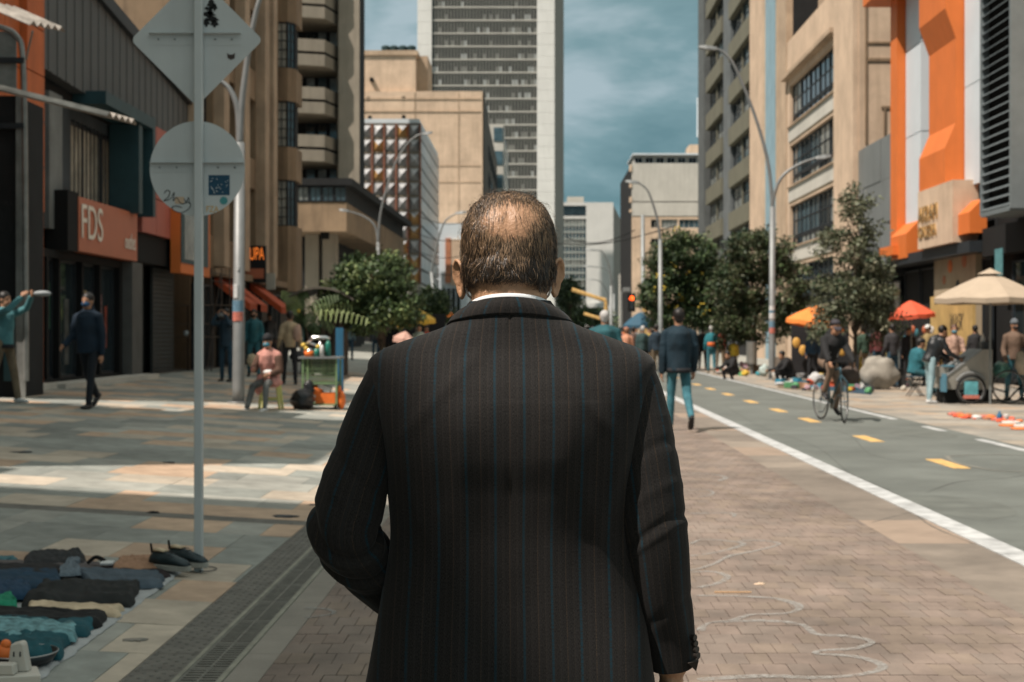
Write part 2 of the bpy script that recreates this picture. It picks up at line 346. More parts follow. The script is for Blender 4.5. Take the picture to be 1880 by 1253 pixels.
# paper scraps and straw
for k, (pts, w_) in enumerate((([(1330,745),(1380,775),(1420,792),(1500,822),(1560,868),(1640,905),(1700,960),(1790,1000)], .012), ([(1500,780),(1560,800),(1600,835),(1690,850)], .010), ([(1600,960),(1680,940),(1760,935),(1880,930)], .012), ([(1700,905),(1760,885),(1830,880),(1890,872)], .02))):
    ribbon('road_crack', gpath(pts), w_, M('crack_dark', (.07,.072,.066), .95, .3, 20), .0012, r=random.Random(k))
for k, (px, py, w_) in enumerate(((1690, 796, .45), (1760, 930, .4), (1480, 748, .5))):
    p = gp(px, py); b = mb(); b.add([p+Vector((w_*(1+.2*noise.noise(Vector((a, k, 0))))*math.cos(a), w_*1.9*(1+.3*noise.noise(Vector((a, k, 3))))*math.sin(a), .001)) for a in [2*math.pi*i/20 for i in range(20)]], [tuple(range(20))]); tag(b.build('road_patch', M('asphalt_patch', (.115,.124,.112), .9, .2, 3)), kind='structure')
tag(tag(box('straw', M('straw_plastic', (.55,.35,.2), .5), None, *(lambda p: (p.x, p.x+.20, p.y, p.y+.008, .004, .011))(gp(1312, 1090))), 'thin orange drinking straw lying on the brick paving', 'straw'))
# drainage channel: tactile tiles, rims, grate
XT0, XT1, XG0, XG1, XB = -1.69, -1.475, -1.455, -1.29, -1.12
tl = sheet('tactile_strip', m_soil, (XT0, XT1, 1.5, 44), -.0125)
cells = []; y = 1.5
while y < 30: cells.append((XT0, XT1, y, y+.30, 0, 0)); y += .30
def tact_tile(parent, y, cache={}):
    if 'm' not in cache:
        b = mb(); b.box(.003, XT1-XT0-.003, .003, .297, -.012, .0)
        for i in range(5):
            for j in range(7):
                if (i+j) % 2 == 0: b.tube([(.025+i*.041, .03+j*.04, -.001), (.025+i*.041, .03+j*.04, .004)], [.012, .008], 6)
        o = b.build('tactile_tile', m_tact, parent, local=True); cache['m'] = o.data
    else: o = link('tactile_tile', cache['m'], parent)
    o.location = (XT0, y, 0)
y = 1.5
while y < 40: tact_tile(tl, y); y += .30
dr = sheet('drain_channel', M('drain_dark', (.01,.01,.009), .9), (XT1, XG1+.02, 1.5, 44), -.1)
for (a, c) in ((XT1, XG0), (XG1, XG1+.022)):
    box('drain_rim', m_frame, dr, a, c, 1.5, 44, -.1, .006)
def grate(parent, y, cache={}):
    w = XG1-XG0
    if 'm' not in cache:
        b = mb()
        b.box(0, w, 0, .012, -.02, 0); b.box(0, w, .486, .498, -.02, 0)
        for x in (0, w*.47, w-.01): b.box(x, x+.010, .012, .486, -.0205, -.0004)
        n = 11
        for i in range(n):
            yy = .012+(i+.5)*.474/n
            for (xa, xb) in ((.01, w*.47), (w*.47+.01, w-.01)): b.box(xa, xb, yy-.011, yy+.011, -.018, -.001)
        o = b.build('grate', m_iron, parent, local=True); cache['m'] = o.data
    else: o = link('grate', cache['m'], parent)
    o.location = (XG0, y, .002)
y = 1.5
while y < 40: grate(dr, y); y += .5
bb_ = sheet('border_strip', m_soil, (XG1+.022, XB, 1.5, 44), -.0128)
pieces(bb_, [(XG1+.022, XB, 1.5+.6*i, 2.1+.6*i, 0, 0) for i in range(70)], [m_band], 'border_slab', 70)

# ---------------------------------------------------------------- building materials
m_tan = M('concrete_tan', (.45,.335,.235), .9, .14, .7, bump=.3, bscale=14, blotch=.22, streak=.5, dirt=(.20,.14,.09))
m_tan2 = M('render_pale_tan', (.60,.45,.325), .9, .10, .6, bump=.2, bscale=12, blotch=.16, streak=.45, dirt=(.30,.22,.15))
m_tanold = M('render_old_brown', (.25,.175,.11), .9, .22, .8, bump=.4, bscale=14, streak=.75, dirt=(.07,.05,.035))
m_conc = M('concrete_balcony', (.28,.245,.195), .9, .12, .8, bump=.3, streak=.4, dirt=(.14,.12,.09))
m_conc2 = M('concrete_grey', (.50,.48,.43), .9, .10, .5, bump=.2, streak=.3, dirt=(.25,.23,.2))
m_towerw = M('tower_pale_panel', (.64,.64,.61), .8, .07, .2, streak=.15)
m_towerg = M('tower_dark_side', (.22,.215,.19), .9, .12, .4)  # shade on the sides turned from the sun is put into this grey
m_orange = M('orange_panel', (.66,.17,.035), .55, .08, 1.0, streak=.12)
m_oranged = M('orange_tile_old', (.50,.12,.03), .6, .2, 1.2, streak=.4)
m_wpanel = M('white_panel', (.60,.66,.70), .5, .05, 1)
m_grey = M('grey_cladding', (.085,.094,.096), .55, .10, 1.0, streak=.25, metal=.2)
m_gcl2 = M('grey_facade_sheet', (.17,.185,.185), .5, .10, .8, streak=.2)
m_teal = M('teal_frame', (.02,.055,.065), .5, .2, 2)
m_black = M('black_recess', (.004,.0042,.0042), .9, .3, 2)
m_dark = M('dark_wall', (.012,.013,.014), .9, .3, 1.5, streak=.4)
m_pink = M('pink_panel', (.40,.12,.09), .55, .08, 1.5)
m_sgn = M('sign_salmon', (.44,.135,.07), .45, .06, 2)
m_cream = M('cream_letter', (.75,.68,.58), .5, .05, 5)
m_sfr = M('steel_frame_dark', (.02,.025,.03), .5, .2, 6)
m_glass = glass_mat('window_glass'); m_glassb = glass_mat('window_glass_blue', (.06,.10,.12), .1)
m_glassl = glass_mat('curtained_glass', (.22,.24,.23), .25, .6, .6, 1.2)
m_shut = M('roller_shutter', (.05,.056,.056), .5, .15, 3, metal=.3)
m_olive = M('olive_spandrel', (.155,.15,.11), .8, .10, .8, streak=.35, dirt=(.07,.065,.05))
m_blue = M('blue_painted_strip', (.24,.36,.42), .7, .10, 1, streak=.3)
m_rustd = M('rust_mullion', (.30,.13,.085), .8, .2, 2)
m_rust = M('rust_tile', (.42,.17,.09), .8, .2, 2)
m_mirr = [glass_mat('facet_'+n, c, .3, .7, .35, .5) for n, c in (('dark', (.17,.175,.18)), ('mid', (.28,.285,.29)), ('pale', (.42,.43,.44)), ('amber', (.42,.24,.09)))]
XL, XR = -9.0, 13.0
def left(Y): return FR(XL, Y, 0, 1, 1, 0)       # facade of the row facing +X
def bld(name, label, x, y, cat='building', group=None): return thing(name, label, cat, (x, y, 0), group)
fl = FR(XL, 0, 0, 1, 1, 0)                      # u = Y for the street face of the left-hand row
fr_ = FR(XR, 0, 0, 1, -1, 0)                    # u = Y for the right-hand row

# --- neighbours beside and behind the camera on the shaded side (unseen; heights and gaps shaped to set the plaza's shade and sun patch)
def plain_block(y0, y1, h, label, mat, n=3):
    t = bld('shop_building', label, XL, y0); holes = []; fl_ = fl
    s = (y1-y0)/n
    for k in range(int(h//3.2)):
        for i in range(n): holes.append((y0+s*(i+.2), y0+s*(i+.8), .45+1.0+3.2*k, .45+2.6+3.2*k))
    b = mb(); wall_holes(fl_, b, y0, y1, 0, h, holes, -.3, 0); b.build('wall', mat, t)
    b = mb(); b.box(XL-6, XL-.3, y0, y1, 0, h-.02); b.build('core', m_dark, t)
    for hh in holes: window(fl_, t, *hh, -.2, m_sfr, m_glass)
    fl_.part('roof_edge', m_conc, t, y0-.05, y1+.05, h, h+.3, -.4, .15)
    return t
plain_block(-24, -8, 15.8, 'tan office block with rows of windows behind the viewer', m_tan, 5)
plain_block(-8, 4.5, 18.0, 'pale office block beside the viewer on the shaded side', m_tan2, 5)
plain_block(4.6, 5.8, 11.2, 'slim grey infill block added to step the shade beside the tall block', m_conc, 1)
plain_block(5.9, 7.35, 10.0, 'narrow pale infill block added to step the shade beside the low cream shop', m_tan2, 1)
plain_block(7.45, 9.7, 8.0, 'low cream shop between two taller blocks', m_tan2, 2)
plain_block(9.85, 16.8, 12.6, 'brown four storey block next to the low cream shop', m_tanold, 3)

# --- orange shop (px 0-70)
t = bld('shop_building', 'orange tiled shop front with dark glazing beside the grey clad building', XL, 22)
Y0, Y1 = 21.8, YP(70, XL)
b = mb(); b.box(XL-5, XL-.35, Y0, Y1, 0, 11); b.build('core', m_dark, t)
zt = 3.6
for k in range(9):
    for j, (a, c) in enumerate(((Y0, Y0+1.2), (Y0+1.2, Y0+2.4), (Y0+2.4, Y1-.9), (Y1-.9, Y1))):
        fl.part('tile_panel', m_oranged, t, a+.012, c-.012, zt+k*.82+.012, zt+(k+1)*.82-.012, -.3, .0 if j < 3 else .12)
fl.part('pillar', m_oranged, t, Y1-.5, Y1, .4, zt, -.35, .1)
for i in range(3): window(fl, t, Y0+i*1.15, Y0+(i+1)*1.15, .5, 3.2, -.25, m_sfr, m_glass, 1, 1)
fl.part('lintel', m_black, t, Y0, Y1-.5, 3.2, zt, -.3, .02)
fl.part('door_step', m_conc2, t, Y0, Y1, .3, .52, 0, .35)

# --- grey clad building with FDS sign
t = bld('shop_building', 'grey metal clad shop building with salmon FDS sign and barred window', XL, Y1)
G0, G1 = Y1+.02, 37.0
b = mb(); b.box(XL-6, XL-.9, G0, G1, 0, 7.6); b.build('core', m_dark, t)
def gz(py, px): return ZZ(py, YP(px, XL))
ztop = lambda Y: 8.7-(Y-25.8)*.12; zbot = lambda Y: 6.0+.10*(Y-25.8)*(-1)+.45
n = 44
for i in range(n):
    a = G0+(G1-G0)*i/n; c = G0+(G1-G0)*(i+1)/n-.014
    za, zc = ztop(a), ztop(c); zb = 6.30+(a-G0)*.0-.06*(a-G0)*.5
    x0, x1 = XL-.25, XL+(.0 if i % 2 else .012)
    b = mb(); b.prism([(x1,a,zb),(x1,c,zb),(x1,c,zc),(x1,a,za)], (x0-x1, 0, 0)); b.build('cladding_board', m_grey, t)
b = mb(); b.prism([(XL+.12,G0-.05,ztop(G0)),(XL+.12,G1+.1,ztop(G1)),(XL+.12,G1+.1,ztop(G1)+.28),(XL+.12,G0-.05,ztop(G0)+.28)], (-.6,0,0)); b.build('roof_edge', m_sfr, t)
b = mb(); b.box(XL-.9, XL-.25, G0, G1, 6.0, 6.2); b.build('soffit', m_black, t)
# upper floor
fu = FR(XL-.35, 0, 0, 1, 1, 0)
W0, W1 = YP(130, XL-.35), YP(226, XL-.35)
wall_b = mb(); wall_holes(fu, wall_b, G0, G1-1.1, 3.1, 6.2, [(W0, W1, 4.0, 5.75)], -.3, 0); wall_b.build('upper_wall', M('blue_grey_wall', (.04,.052,.06), .8, .3, 1.2, streak=.7), t)
wn = window(fu, t, W0, W1, 4.0, 5.75, -.18, m_sfr, M('pale_reflection_glass', (.46,.43,.35), .15, .45, 1.4, spec=.8), 3, 1)  # pane's pale base colour stands for a reflection of bright buildings
b = mb()
for i in range(14):
    u = W0+(W1-W0)*(i+.5)/14; b.tube([fu.p(u, 4.0, .03), fu.p(u, 5.75, .03)], .014, 6)
b.build('window_bars', m_sfr, wn)
fu.part('pilaster', M('peeling_grey', (.17,.18,.175), .85, .3, 1, streak=.9), t, YP(103,XL), YP(127,XL), 3.4, 6.0, 0, .22)
A0, A1 = YP(226, XL), YP(252, XL)
b = mb(); fl.box(b, A0, A0+.28, 4.05, 6.0, -.3, .35); fl.box(b, A1-.22, A1, 4.05, 6.3, -.3, .42); fl.box(b, W0-.2, A1-.22, 6.02, 6.28, -.3, .42); b.build('teal_portal', m_teal, t)
# sign
S0, S1 = YP(145, XL+.15), YP(252, XL+.15)
sg = fl.part('sign_board', m_sgn, t, S0, S1, 3.02, 4.08, -.1, .15)
fl.part('sign_return', m_black, t, S0-.6, S0, 3.0, 4.15, -.3, .13)
text('lettering', 'FDS', m_cream, sg, (XL+.17, S0+.12, 3.28), (0, 1, 0), (0, 0, 1), .68, 1.35)
text('lettering', 'outlet', m_cream, sg, (XL+.17, S1-1.0, 3.25), (0, 1, 0), (0, 0, 1), .34, .8)
text('lettering', 'FASHION · DEPOT', m_cream, sg, (XL+.165, S0+.2, 3.12), (0, 1, 0), (0, 0, 1), .07, 1.2) if False else None
# ground floor
holes = []
dz0 = .55
for (a, c) in ((76, 96), (100, 118), (121, 160), (163, 192), (195, 228)): holes.append((YP(a, XL), YP(c, XL), dz0, 2.85))
b = mb(); wall_holes(fl, b, G0, A1-.02, .3, 3.0, holes, -.35, -.1); b.build('ground_wall', m_black, t)
for h in holes: window(fl, t, *h, -.28, m_sfr, m_glass, 1, 1)
for k, (px, w_, z0_, h_, c_) in enumerate(((206, .22, .75, 1.5, (.42,.20,.20)), (216, .14, 1.1, .9, (.25,.05,.03)), (112, .35, 1.5, .9, (.03,.10,.06)), (84, .5, .7, 1.2, (.10,.13,.11)), (178, .3, 1.9, .4, (.30,.24,.15)), (146, .25, .8, 1.3, (.05,.06,.06)))):
    Yq_ = YP(px, XL); fl.part('window_poster', M('poster_%d' % k, c_, .4, .6, 6), t, Yq_-w_/2, Yq_+w_/2, z0_, z0_+h_, -.265, -.255)
fl.part('pillar', M('shop_pillar_grey', (.09,.09,.085), .8, .2, 2), t, YP(233,XL), A1, .3, 3.0, -.3, .12)
fl.part('door_step', m_conc2, t, G0, A1, .25, .5, 0, .5)
# pink shop
t = bld('shop_building', 'narrow shop with pink upper panels beside the grey clad building', XL, A1)
B0, B1 = A1+.03, YP(328, XL)
b = mb(); b.box(XL-4, XL-.5, B0, B1, 0, 6.1); b.build('core', m_black, t)
for i in range(3):
    for k in range(3):
        a = B0+(B1-B0)*i/3; c = B0+(B1-B0)*(i+1)/3; zz = 3.72+k*.86
        fl.part('pink_panel', m_pink, t, a+.015, c-.015, zz+.012, zz+.85, -.5, .10)
fl.part('lintel', m_black, t, B0, B1, 3.05, 3.72, -.5, .0)
Sh0, Sh1 = YP(275, XL-.3), YP(318, XL-.3)
fs = FR(XL-.3, 0, 0, 1, 1, 0)
for k in range(24): fs.part('shutter_slat', m_shut, t, Sh0+.2, Sh1, .45+k*.108, .45+(k+1)*.108-.012, -.05, .02+.0*(k % 2))
fs.part('shutter_box', m_shut, t, Sh0, Sh1+.1, 3.05, 3.4, -.1, .22)
# framed display with orange border
t = tag(FR(XL, 0, 0, 1, 1, 0).part('hanging_display', m_orange, None, YP(328,XL+.3), YP(382,XL+.3), 2.9, 4.75, .1, .35), 'teal framed display box with orange lower edge hanging over the pavement', 'sign')
fl.part('display_face', m_teal, t, YP(328,XL+.3), YP(378,XL+.3), 3.15, 4.75, .35, .37); fl.part('display_poster', m_glassl, t, YP(333,XL+.3), YP(352,XL+.3), 3.25, 4.6, .37, .385)
t = bld('shop_building', 'dark recessed shop with shutters behind the steel display rack', XL, B1)
b = mb(); b.box(XL-4, XL-1.2, B1, 38.6, 0, 6.2); b.build('core', m_dark, t)
for k, (a, c) in enumerate(((B1+.1, B1+1.0), (B1+1.2, B1+2.3))):
    f2 = FR(XL-1.2, 0, 0, 1, 1, 0)
    for q in range(20): f2.part('shutter_slat', m_shut, t, a, c, .45+q*.12, .45+(q+1)*.12-.012, 0, .03)

# --- old brown building with bay windows (px 345-540)
t = bld('apartment_building', 'old brown apartment building with steel framed bay windows and dirty pilasters', XL, 38)
C0, C1 = 38.7, 52.6
H = 19.0
pil = [(345, 352), (392, 402), (432, 441), (470, 478), (486, 493)]
b = mb(); b.box(XL-9, XL-.35, C0, C1, 0, H); b.build('core', m_tanold, t)
cols = []
for (a, c) in ((353, 372), (374, 391), (403, 416), (418, 431), (442, 454), (456, 469), (479, 486)):
    cols.append((YP(a, XL), YP(c, XL)))
holes = [(a, c, 3.3+2.85*k+.85, 3.3+2.85*k+2.75) for (a, c) in cols for k in range(6)]
holes = [h for h in holes if h[2] < H-1]
b = mb(); wall_holes(fl, b, C0, C1, 3.2, H, holes, -.33, 0); b.build('wall', m_tanold, t)
for h in holes: window(fl, t, *h, -.25, m_sfr, R.choice([m_glass, m_glassl, m_glassb]), 2, 3, t=.06)
for (a, c) in pil: fl.part('pilaster', m_tan, t, YP(a,XL), YP(c,XL), 3.3, H, .0, .30)
fl.part('cornice', m_tanold, t, C0, C1, 3.0, 3.2, -.3, .35)
# bay column with windows facing the camera (front faces -Y)
Yb = 50.0; fb_ = FR(XX(493, Yb), Yb, 1, 0, 0, -1); bw = XX(528, Yb)-XX(493, Yb); xe = XX(541, Yb)
for k in range(-1, 5):
    zw0 = ZZ(415, Yb)+2.78*k; zw1 = zw0+1.62
    b = mb()
    pts = [(XX(490,Yb), Yb+1.6, 0), (XX(493,Yb), Yb, 0), (XX(528,Yb), Yb, 0), (xe, Yb+.35, 0), (xe, Yb+1.6, 0)]
    if zw0 > 3:
        b.prism([(p[0], p[1], zw1+.0) for p in pts], (0, 0, 1.16)); b.build('bay_wall', m_tanold, t)
        w = window(fb_, t, .03, bw-.01, zw0+.0, zw1, -.12, m_sfr, M('bay_glass', (.36,.36,.32), .2, .4, 1.5, spec=.8), 3, 5, t=.04, name='bay_window')
        fside = FR(XX(528, Yb), Yb, xe-XX(528, Yb), .35, .35, -(xe-XX(528, Yb)))
        window(fside, t, .02, math.hypot(xe-XX(528,Yb), .35)-.01, zw0, zw1, -.08, m_sfr, m_glassb, 2, 5, t=.04, name='bay_window')
    else:
        b.prism([(p[0], p[1], 2.9) for p in pts], (0, 0, max(.2, zw1-2.9+1.16))); b.build('bay_wall', m_tanold, t)
b = mb(); b.box(XX(493,Yb)+.1, xe-.15, Yb+.2, Yb+1.6, 3.0, H); b.build('bay_core', m_dark, t)
b = mb(); b.box(XX(430,48)-.3, XL-.05, 39, 52, .3, 3.0); b.build('ground_wall', M('stone_base_brown', (.07,.055,.042), .9, .3, 1, streak=.5), t)
# ground floor openings
for (a, c) in ((352, 366), (372, 388), (400, 425), (448, 478), (496, 512)):
    window(fl, t, YP(a,XL), YP(c,XL), .45, 2.75, .0, m_sfr, m_black, 2, 1, name='shop_door')
# sign SDPA.. neon style
sn = tag(FR(XX(452,44), 44, 1, 0, 0, -1).part('shop_sign', m_dark, None, 0, XX(489,44)-XX(452,44), ZZ(520,44), ZZ(452,44), 0, .18), 'dark hanging shop sign with glowing orange letters on the brown building', 'sign')
m_neon = M('neon_orange', (.9,.25,.05), .5, .02, emit=((1,.22,.03), .5))
text('lettering', 'SUPA', m_neon, sn, (XX(454,44), 43.8, ZZ(478,44)), (1,0,0), (0,0,1), .38, .56)
FR(XX(452,44), 44, 1, 0, 0, -1).part('poster', m_sgn, sn, .03, .58, ZZ(512,44), ZZ(494,44), .18, .20)
tag(box('shop_sign', M('pale_sign', (.45,.42,.36), .6, .1, 5), None, XX(490,45), XX(506,45), 44.9, 45.0, ZZ(532,45), ZZ(502,45)), 'small pale rectangular sign beside the orange lettered one', 'sign')
# red awnings
for k, (px, Y) in enumerate(((372, 40), (400, 41), (455, 45))):
    x = XL+.02; b = mb(); z = 3.0; w = 1.6
    pts = [(x, Y, z), (x+1.0, Y, z-.75), (x+1.0, Y, z-.95), (x, Y, z-.2)]
    b.prism(pts, (0, w, 0))
    tag(b.build('awning', M('red_canvas', (.42,.07,.02), .8, .15, 4), None), ['red canvas awning nearest the steel display rack', 'red canvas awning over the second doorway of the brown building', 'red canvas awning below the orange lettered sign'][k], 'awning', 'red awnings on the brown building')

# --- balcony tower (px 540-658)
Yt = 88.0
t = bld('apartment_tower', 'tall concrete apartment tower with stacked angular balconies', XX(600, Yt), Yt)
x0, x1, xw = XX(470,Yt), XX(658,Yt), XX(620,Yt)
b = mb(); b.box(x0-8, xw, Yt+3.0, Yt+14, 0, 34); b.build('core', m_dark, t)
b = mb(); b.prism([(xw,Yt+.4,6),(x1+.02,Yt+.4,6),(XX(655,Yt+22),Yt+22.1,6),(xw-4,Yt+22.1,6)], (0,0,34)); b.build('blank_wall', m_conc, t)
ft = FR(x0, Yt+3.0, 1, 0, 0, -1)
fr0, fr1 = XX(540,Yt)-x0, XX(607,Yt)-x0
zk = ZZ(300, Yt)
for k in range(-1, 6):
    z = zk+2.92*k      # underside of balcony front
    xa, xb, xc = x0, XX(600,Yt), XX(623,Yt)
    def ring(zz0, hh, off, nm, mat, parent=t):
        b = mb(); pts = [(xa, Yt+3.0, zz0), (xa, Yt-2.2+off, zz0), (xb, Yt-.9+off, zz0), (xc, Yt+2.3+off, zz0), (xc, Yt+3.0, zz0)]
        b.prism(pts, (0, 0, hh)); return b.build(nm, mat, parent)
    ring(z, .70, 0, 'balcony_slab', m_conc)
    ring(z+.70, .17, .12, 'balcony_groove', m_black)
    ring(z+.87, .74, 0, 'balcony_parapet', m_conc)
    for (a, c) in ((548, 566), (570, 588), (592, 612)):
        window(FR(0, Yt+2.9, 1, 0, 0, -1), t, XX(a,Yt), XX(c,Yt), z+1.66, z+2.9, 0, m_sfr, R.choice([m_glassb, m_glass, m_glassl]), 1, 1)
b = mb(); b.box(XX(607,Yt), xw, Yt+2.9, Yt+3.4, 5, 34); b.build('pier', m_dark, t)
# overhanging first floor
Yo = 72.0
t = bld('podium_building', 'brown concrete podium overhanging the pavement below the balcony tower', XX(600,Yo), Yo)
def QQ(px, py, Y): return P(px, py, Y)
xl, xc_, zb, zt_ = XX(500,Yo), XX(636,Yo), ZZ(425,Yo), ZZ(372,Yo)
Ye = 100.0
b = mb(); b.prism([(xl,Yo,zb),(xc_,Yo,zb),(xc_+.35,Ye,zb),(xl,Ye,zb)], (0,0,zt_-zb)); b.build('wall', m_tanold, t)
b = mb(); b.prism([(xl,Yo+.02,zt_),(xc_-.02,Yo+.02,zt_),(xc_+.3,Ye,zt_),(xl,Ye,zt_)], (0,0,.85)); b.build('window_band_core', m_dark, t)
fo = FR(xl, Yo, 1, 0, 0, -1)
for i in range(6):
    u0 = (xc_-xl)*(i+.04)/6+.0; u1 = (xc_-xl)*(i+.96)/6
    window(fo, t, u0, u1, zt_+.05, zt_+.8, .0, m_sfr, R.choice([m_glassl, m_glassb]), 2, 1, t=.05)
b = mb(); b.prism([(xl,Yo-.25,zt_+.85),(xc_+.3,Yo-.25,zt_+.85),(xc_+.9,Ye,zt_+.85),(xl,Ye,zt_+.85)], (0,0,.35)); b.build('roof_edge', m_dark, t)
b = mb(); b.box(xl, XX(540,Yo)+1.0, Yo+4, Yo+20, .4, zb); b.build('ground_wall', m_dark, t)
for px in (592, 560): b = mb(); b.box(XX(px,Yo+2), XX(px,Yo+2)+.7, Yo+2, Yo+3, .3, zb-.01); b.build('column', m_conc, t)
b = mb(); b.box(XX(585,Yo), XX(600,Yo), Yo+.6, Yo+.9, zb-.35, zb-.01); b.build('ceiling_lamp_box', m_black, t)
fside = FR(xc_, Yo, .35, Ye-Yo, 1, 0)
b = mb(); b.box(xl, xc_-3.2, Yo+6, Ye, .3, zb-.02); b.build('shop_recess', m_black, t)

# --- faceted glass building (px 660-805)
Yg = 115.0; t = bld('glass_building', 'glass office building covered in pyramid shaped facets with rusty mullions', XX(720,Yg), Yg)
gx0, gx1 = XX(640,Yg), XX(772,Yg); gz0, gz1 = ZZ(520,Yg), ZZ(228,Yg); gy1 = YP(806, gx1)
b = mb(); b.box(gx0, gx1-.3, Yg+.3, gy1, 0, gz1-.1); b.build('core', m_dark, t)
nc, nr = 6, 11; w = (gx1-gx0)/nc; h = (gz1-gz0)/nr
rf = random.Random(5)
for j in range(nr):
    for i in range(nc):
        xa = gx0+i*w; za = gz0+j*h; c = Vector((xa+w/2, Yg-.38, za+h/2)); cs = [Vector((xa+.04,Yg,za+.04)), Vector((xa+w-.04,Yg,za+.04)), Vector((xa+w-.04,Yg,za+h-.04)), Vector((xa+.04,Yg,za+h-.04))]
        b = mb()
        for k in range(4): b.add([cs[k], cs[(k+1) % 4], c], [(0, 1, 2)])
        o = b.build('facet', m_mirr, t)
        amber = rf.random() < (.55 if j < 5 and i > 2 else .10)
        for k, p in enumerate(o.data.polygons): p.material_index = (3 if amber and k != 2 else [1, rf.choice([0, 1, 2]), 2, rf.choice([1, 2])][k])
for i in range(nc+1):
    b = mb(); b.box(gx0+i*w-.045, gx0+i*w+.045, Yg-.25, Yg+.2, gz0, gz1); b.build('mullion', m_rustd, t)
for j in range(nr+1):
    b = mb(); b.box(gx0, gx1, Yg-.1, Yg+.2, gz0+j*h-.05, gz0+j*h+.05); b.build('transom', m_conc, t)
nside = 8
for j in range(nr):
    b = mb(); b.box(gx1-.3, gx1, Yg+.2, gy1, gz0+j*h+.08, gz0+(j+1)*h-.08); b.build('side_glass_band', m_mirr[2] if j % 4 == 1 else m_mirr[1], t)
b = mb(); b.box(gx0, gx1-.1, Yg-.1, gy1, gz1, gz1+.4); b.build('roof_edge', m_wpanel, t)
b = mb(); b.box(gx0, gx1, Yg, gy1, 3.2, gz0-.1); b.build('base_band', m_conc2, t)
# white building with rust stripe (px 805-860)
Yw = 142.0; t = bld('shop_building', 'white shop building with a tall rust red stripe behind the glass one', XX(830,Yw), Yw)
b = mb(); b.box(XX(800,Yw), XX(858,Yw), Yw, Yw+12, 0, ZZ(410,Yw)); b.build('wall', m_wpanel, t)
b = mb(); b.box(XX(818,Yw), XX(828,Yw), Yw-.3, Yw, ZZ(520,Yw), ZZ(438,Yw)); b.build('stripe_panel', m_rust, t)
b = mb(); b.box(XX(829,Yw), XX(846,Yw), Yw-.3, Yw, ZZ(524,Yw), ZZ(440,Yw)); b.build('tan_panel', m_tan2, t)
for k in range(4): window(FR(0, Yw, 1, 0, 0, -1), t, XX(812+k*9,Yw), XX(818+k*9,Yw), ZZ(585,Yw), ZZ(530,Yw), .02, m_sfr, m_glass, 1, 2)

# --- large blank tan building (px 640-940)
Yk = 150.0; t = bld('office_building', 'large blank tan building with water tanks on its stepped roof', XX(780,Yk), Yk)
kx0, kx1, kxs = XX(600,Yk), XX(886,Yk), XX(762,Yk); kz, kz2 = ZZ(168,Yk), ZZ(100,Yk)
b = mb(); b.box(kx0, kx1, Yk, Yk+14, 0, kz); b.build('wall', m_tan2, t)
b = mb(); b.box(kx0, kxs, Yk+.6, Yk+10, kz, kz2); b.build('stair_tower', m_tan2, t)
b = mb(); b.box(kx0-.2, kxs+.25, Yk+.4, Yk+10.2, kz2, kz2+.5); b.build('stair_tower_roof', m_tan, t)
b = mb(); b.box(kxs+.01, XX(782,Yk), Yk+2.5, Yk+9, kz, kz2+.3); b.build('stair_annex', m_rust if False else m_tan, t)
for k, py in enumerate((205, 182, 305, 420, 335)):
    b = mb(); b.box(kx0, kx1-.2, Yk-.08 if k < 2 else Yk-.04, Yk, ZZ(py,Yk)-.07, ZZ(py,Yk)+.07); b.build('ledge', m_tan, t)
for px in (762, 842): b = mb(); b.box(XX(px,Yk)-.06, XX(px,Yk)+.06, Yk-.05, Yk, 4, kz-.1); b.build('joint', m_tan, t)
b = mb(); b.box(kx1, kx1+.12, Yk+.4, Yk+14, 0, kz-.1); b.build('side_wall', M('dark_side_brown', (.09,.075,.06), .9, .3, .3, streak=.6), t)  # side turned from the sun; its shade is put into this brown
for k, (px, py) in enumerate(((682,146),(676,182),(741,181),(679,216),(741,215))): b = mb(); b.box(XX(px,Yk)-.18, XX(px,Yk)+.18, Yk-.1+.05, Yk+.62, ZZ(py,Yk)-.18, ZZ(py,Yk)+.18); b.build('vent', m_black, t)
for k, px in enumerate((703, 718, 735, 751)):
    b = mb(); b.tube([(XX(px,Yk),Yk+3,kz2+.5),(XX(px,Yk),Yk+3,kz2+1.35),(XX(px,Yk),Yk+3,kz2+1.5)], [.42,.5,.3], 14)
    tag(b.build('water_tank', M('tank_green_black', (.015,.04,.045), .6), None), 'black plastic water tank on the tan roof, %s of four from the stair tower edge' % ['first','second','third','fourth'][k], 'water tank', 'water tanks on the tan roof')
# dark brown building and glassy one behind it
t = bld('office_building', 'dark brown building behind the blank tan one', kx1, 165)
b = mb(); b.box(kx1-6, kx1+.1, 164.1, 205, 0, ZZ(218,164)); b.build('wall', M('dark_side_brown'), t) if False else b.build('wall', MATS['dark_side_brown'], t)
fk = FR(kx1+.1, 164.1, 0, 1, 1, 0)
for k in range(7):
    for i in range(4): window(fk, t, 2+i*9.5, 7.5+i*9.5, 3+3.1*k, 4.8+3.1*k, .02, m_sfr, R.choice([m_glassl, m_glass]), 2, 1)
t = bld('office_building', 'slim glass banded office building beside the tall tower', kx1, 210)
b = mb(); b.box(kx1-6, kx1+1.0, 206, 246, 0, ZZ(232,208)); b.build('core', m_conc2, t)
for k in range(9):
    b = mb(); b.box(kx1+1.0, kx1+1.1, 206.5, 245.5, 2+3.4*k, 4+3.4*k); b.build('window_band', m_glassb, t); b = mb(); b.box(kx1-.4, kx1+.9, 205.9, 206, 2+3.4*k, 4+3.4*k); b.build('window_band', m_glassb, t)

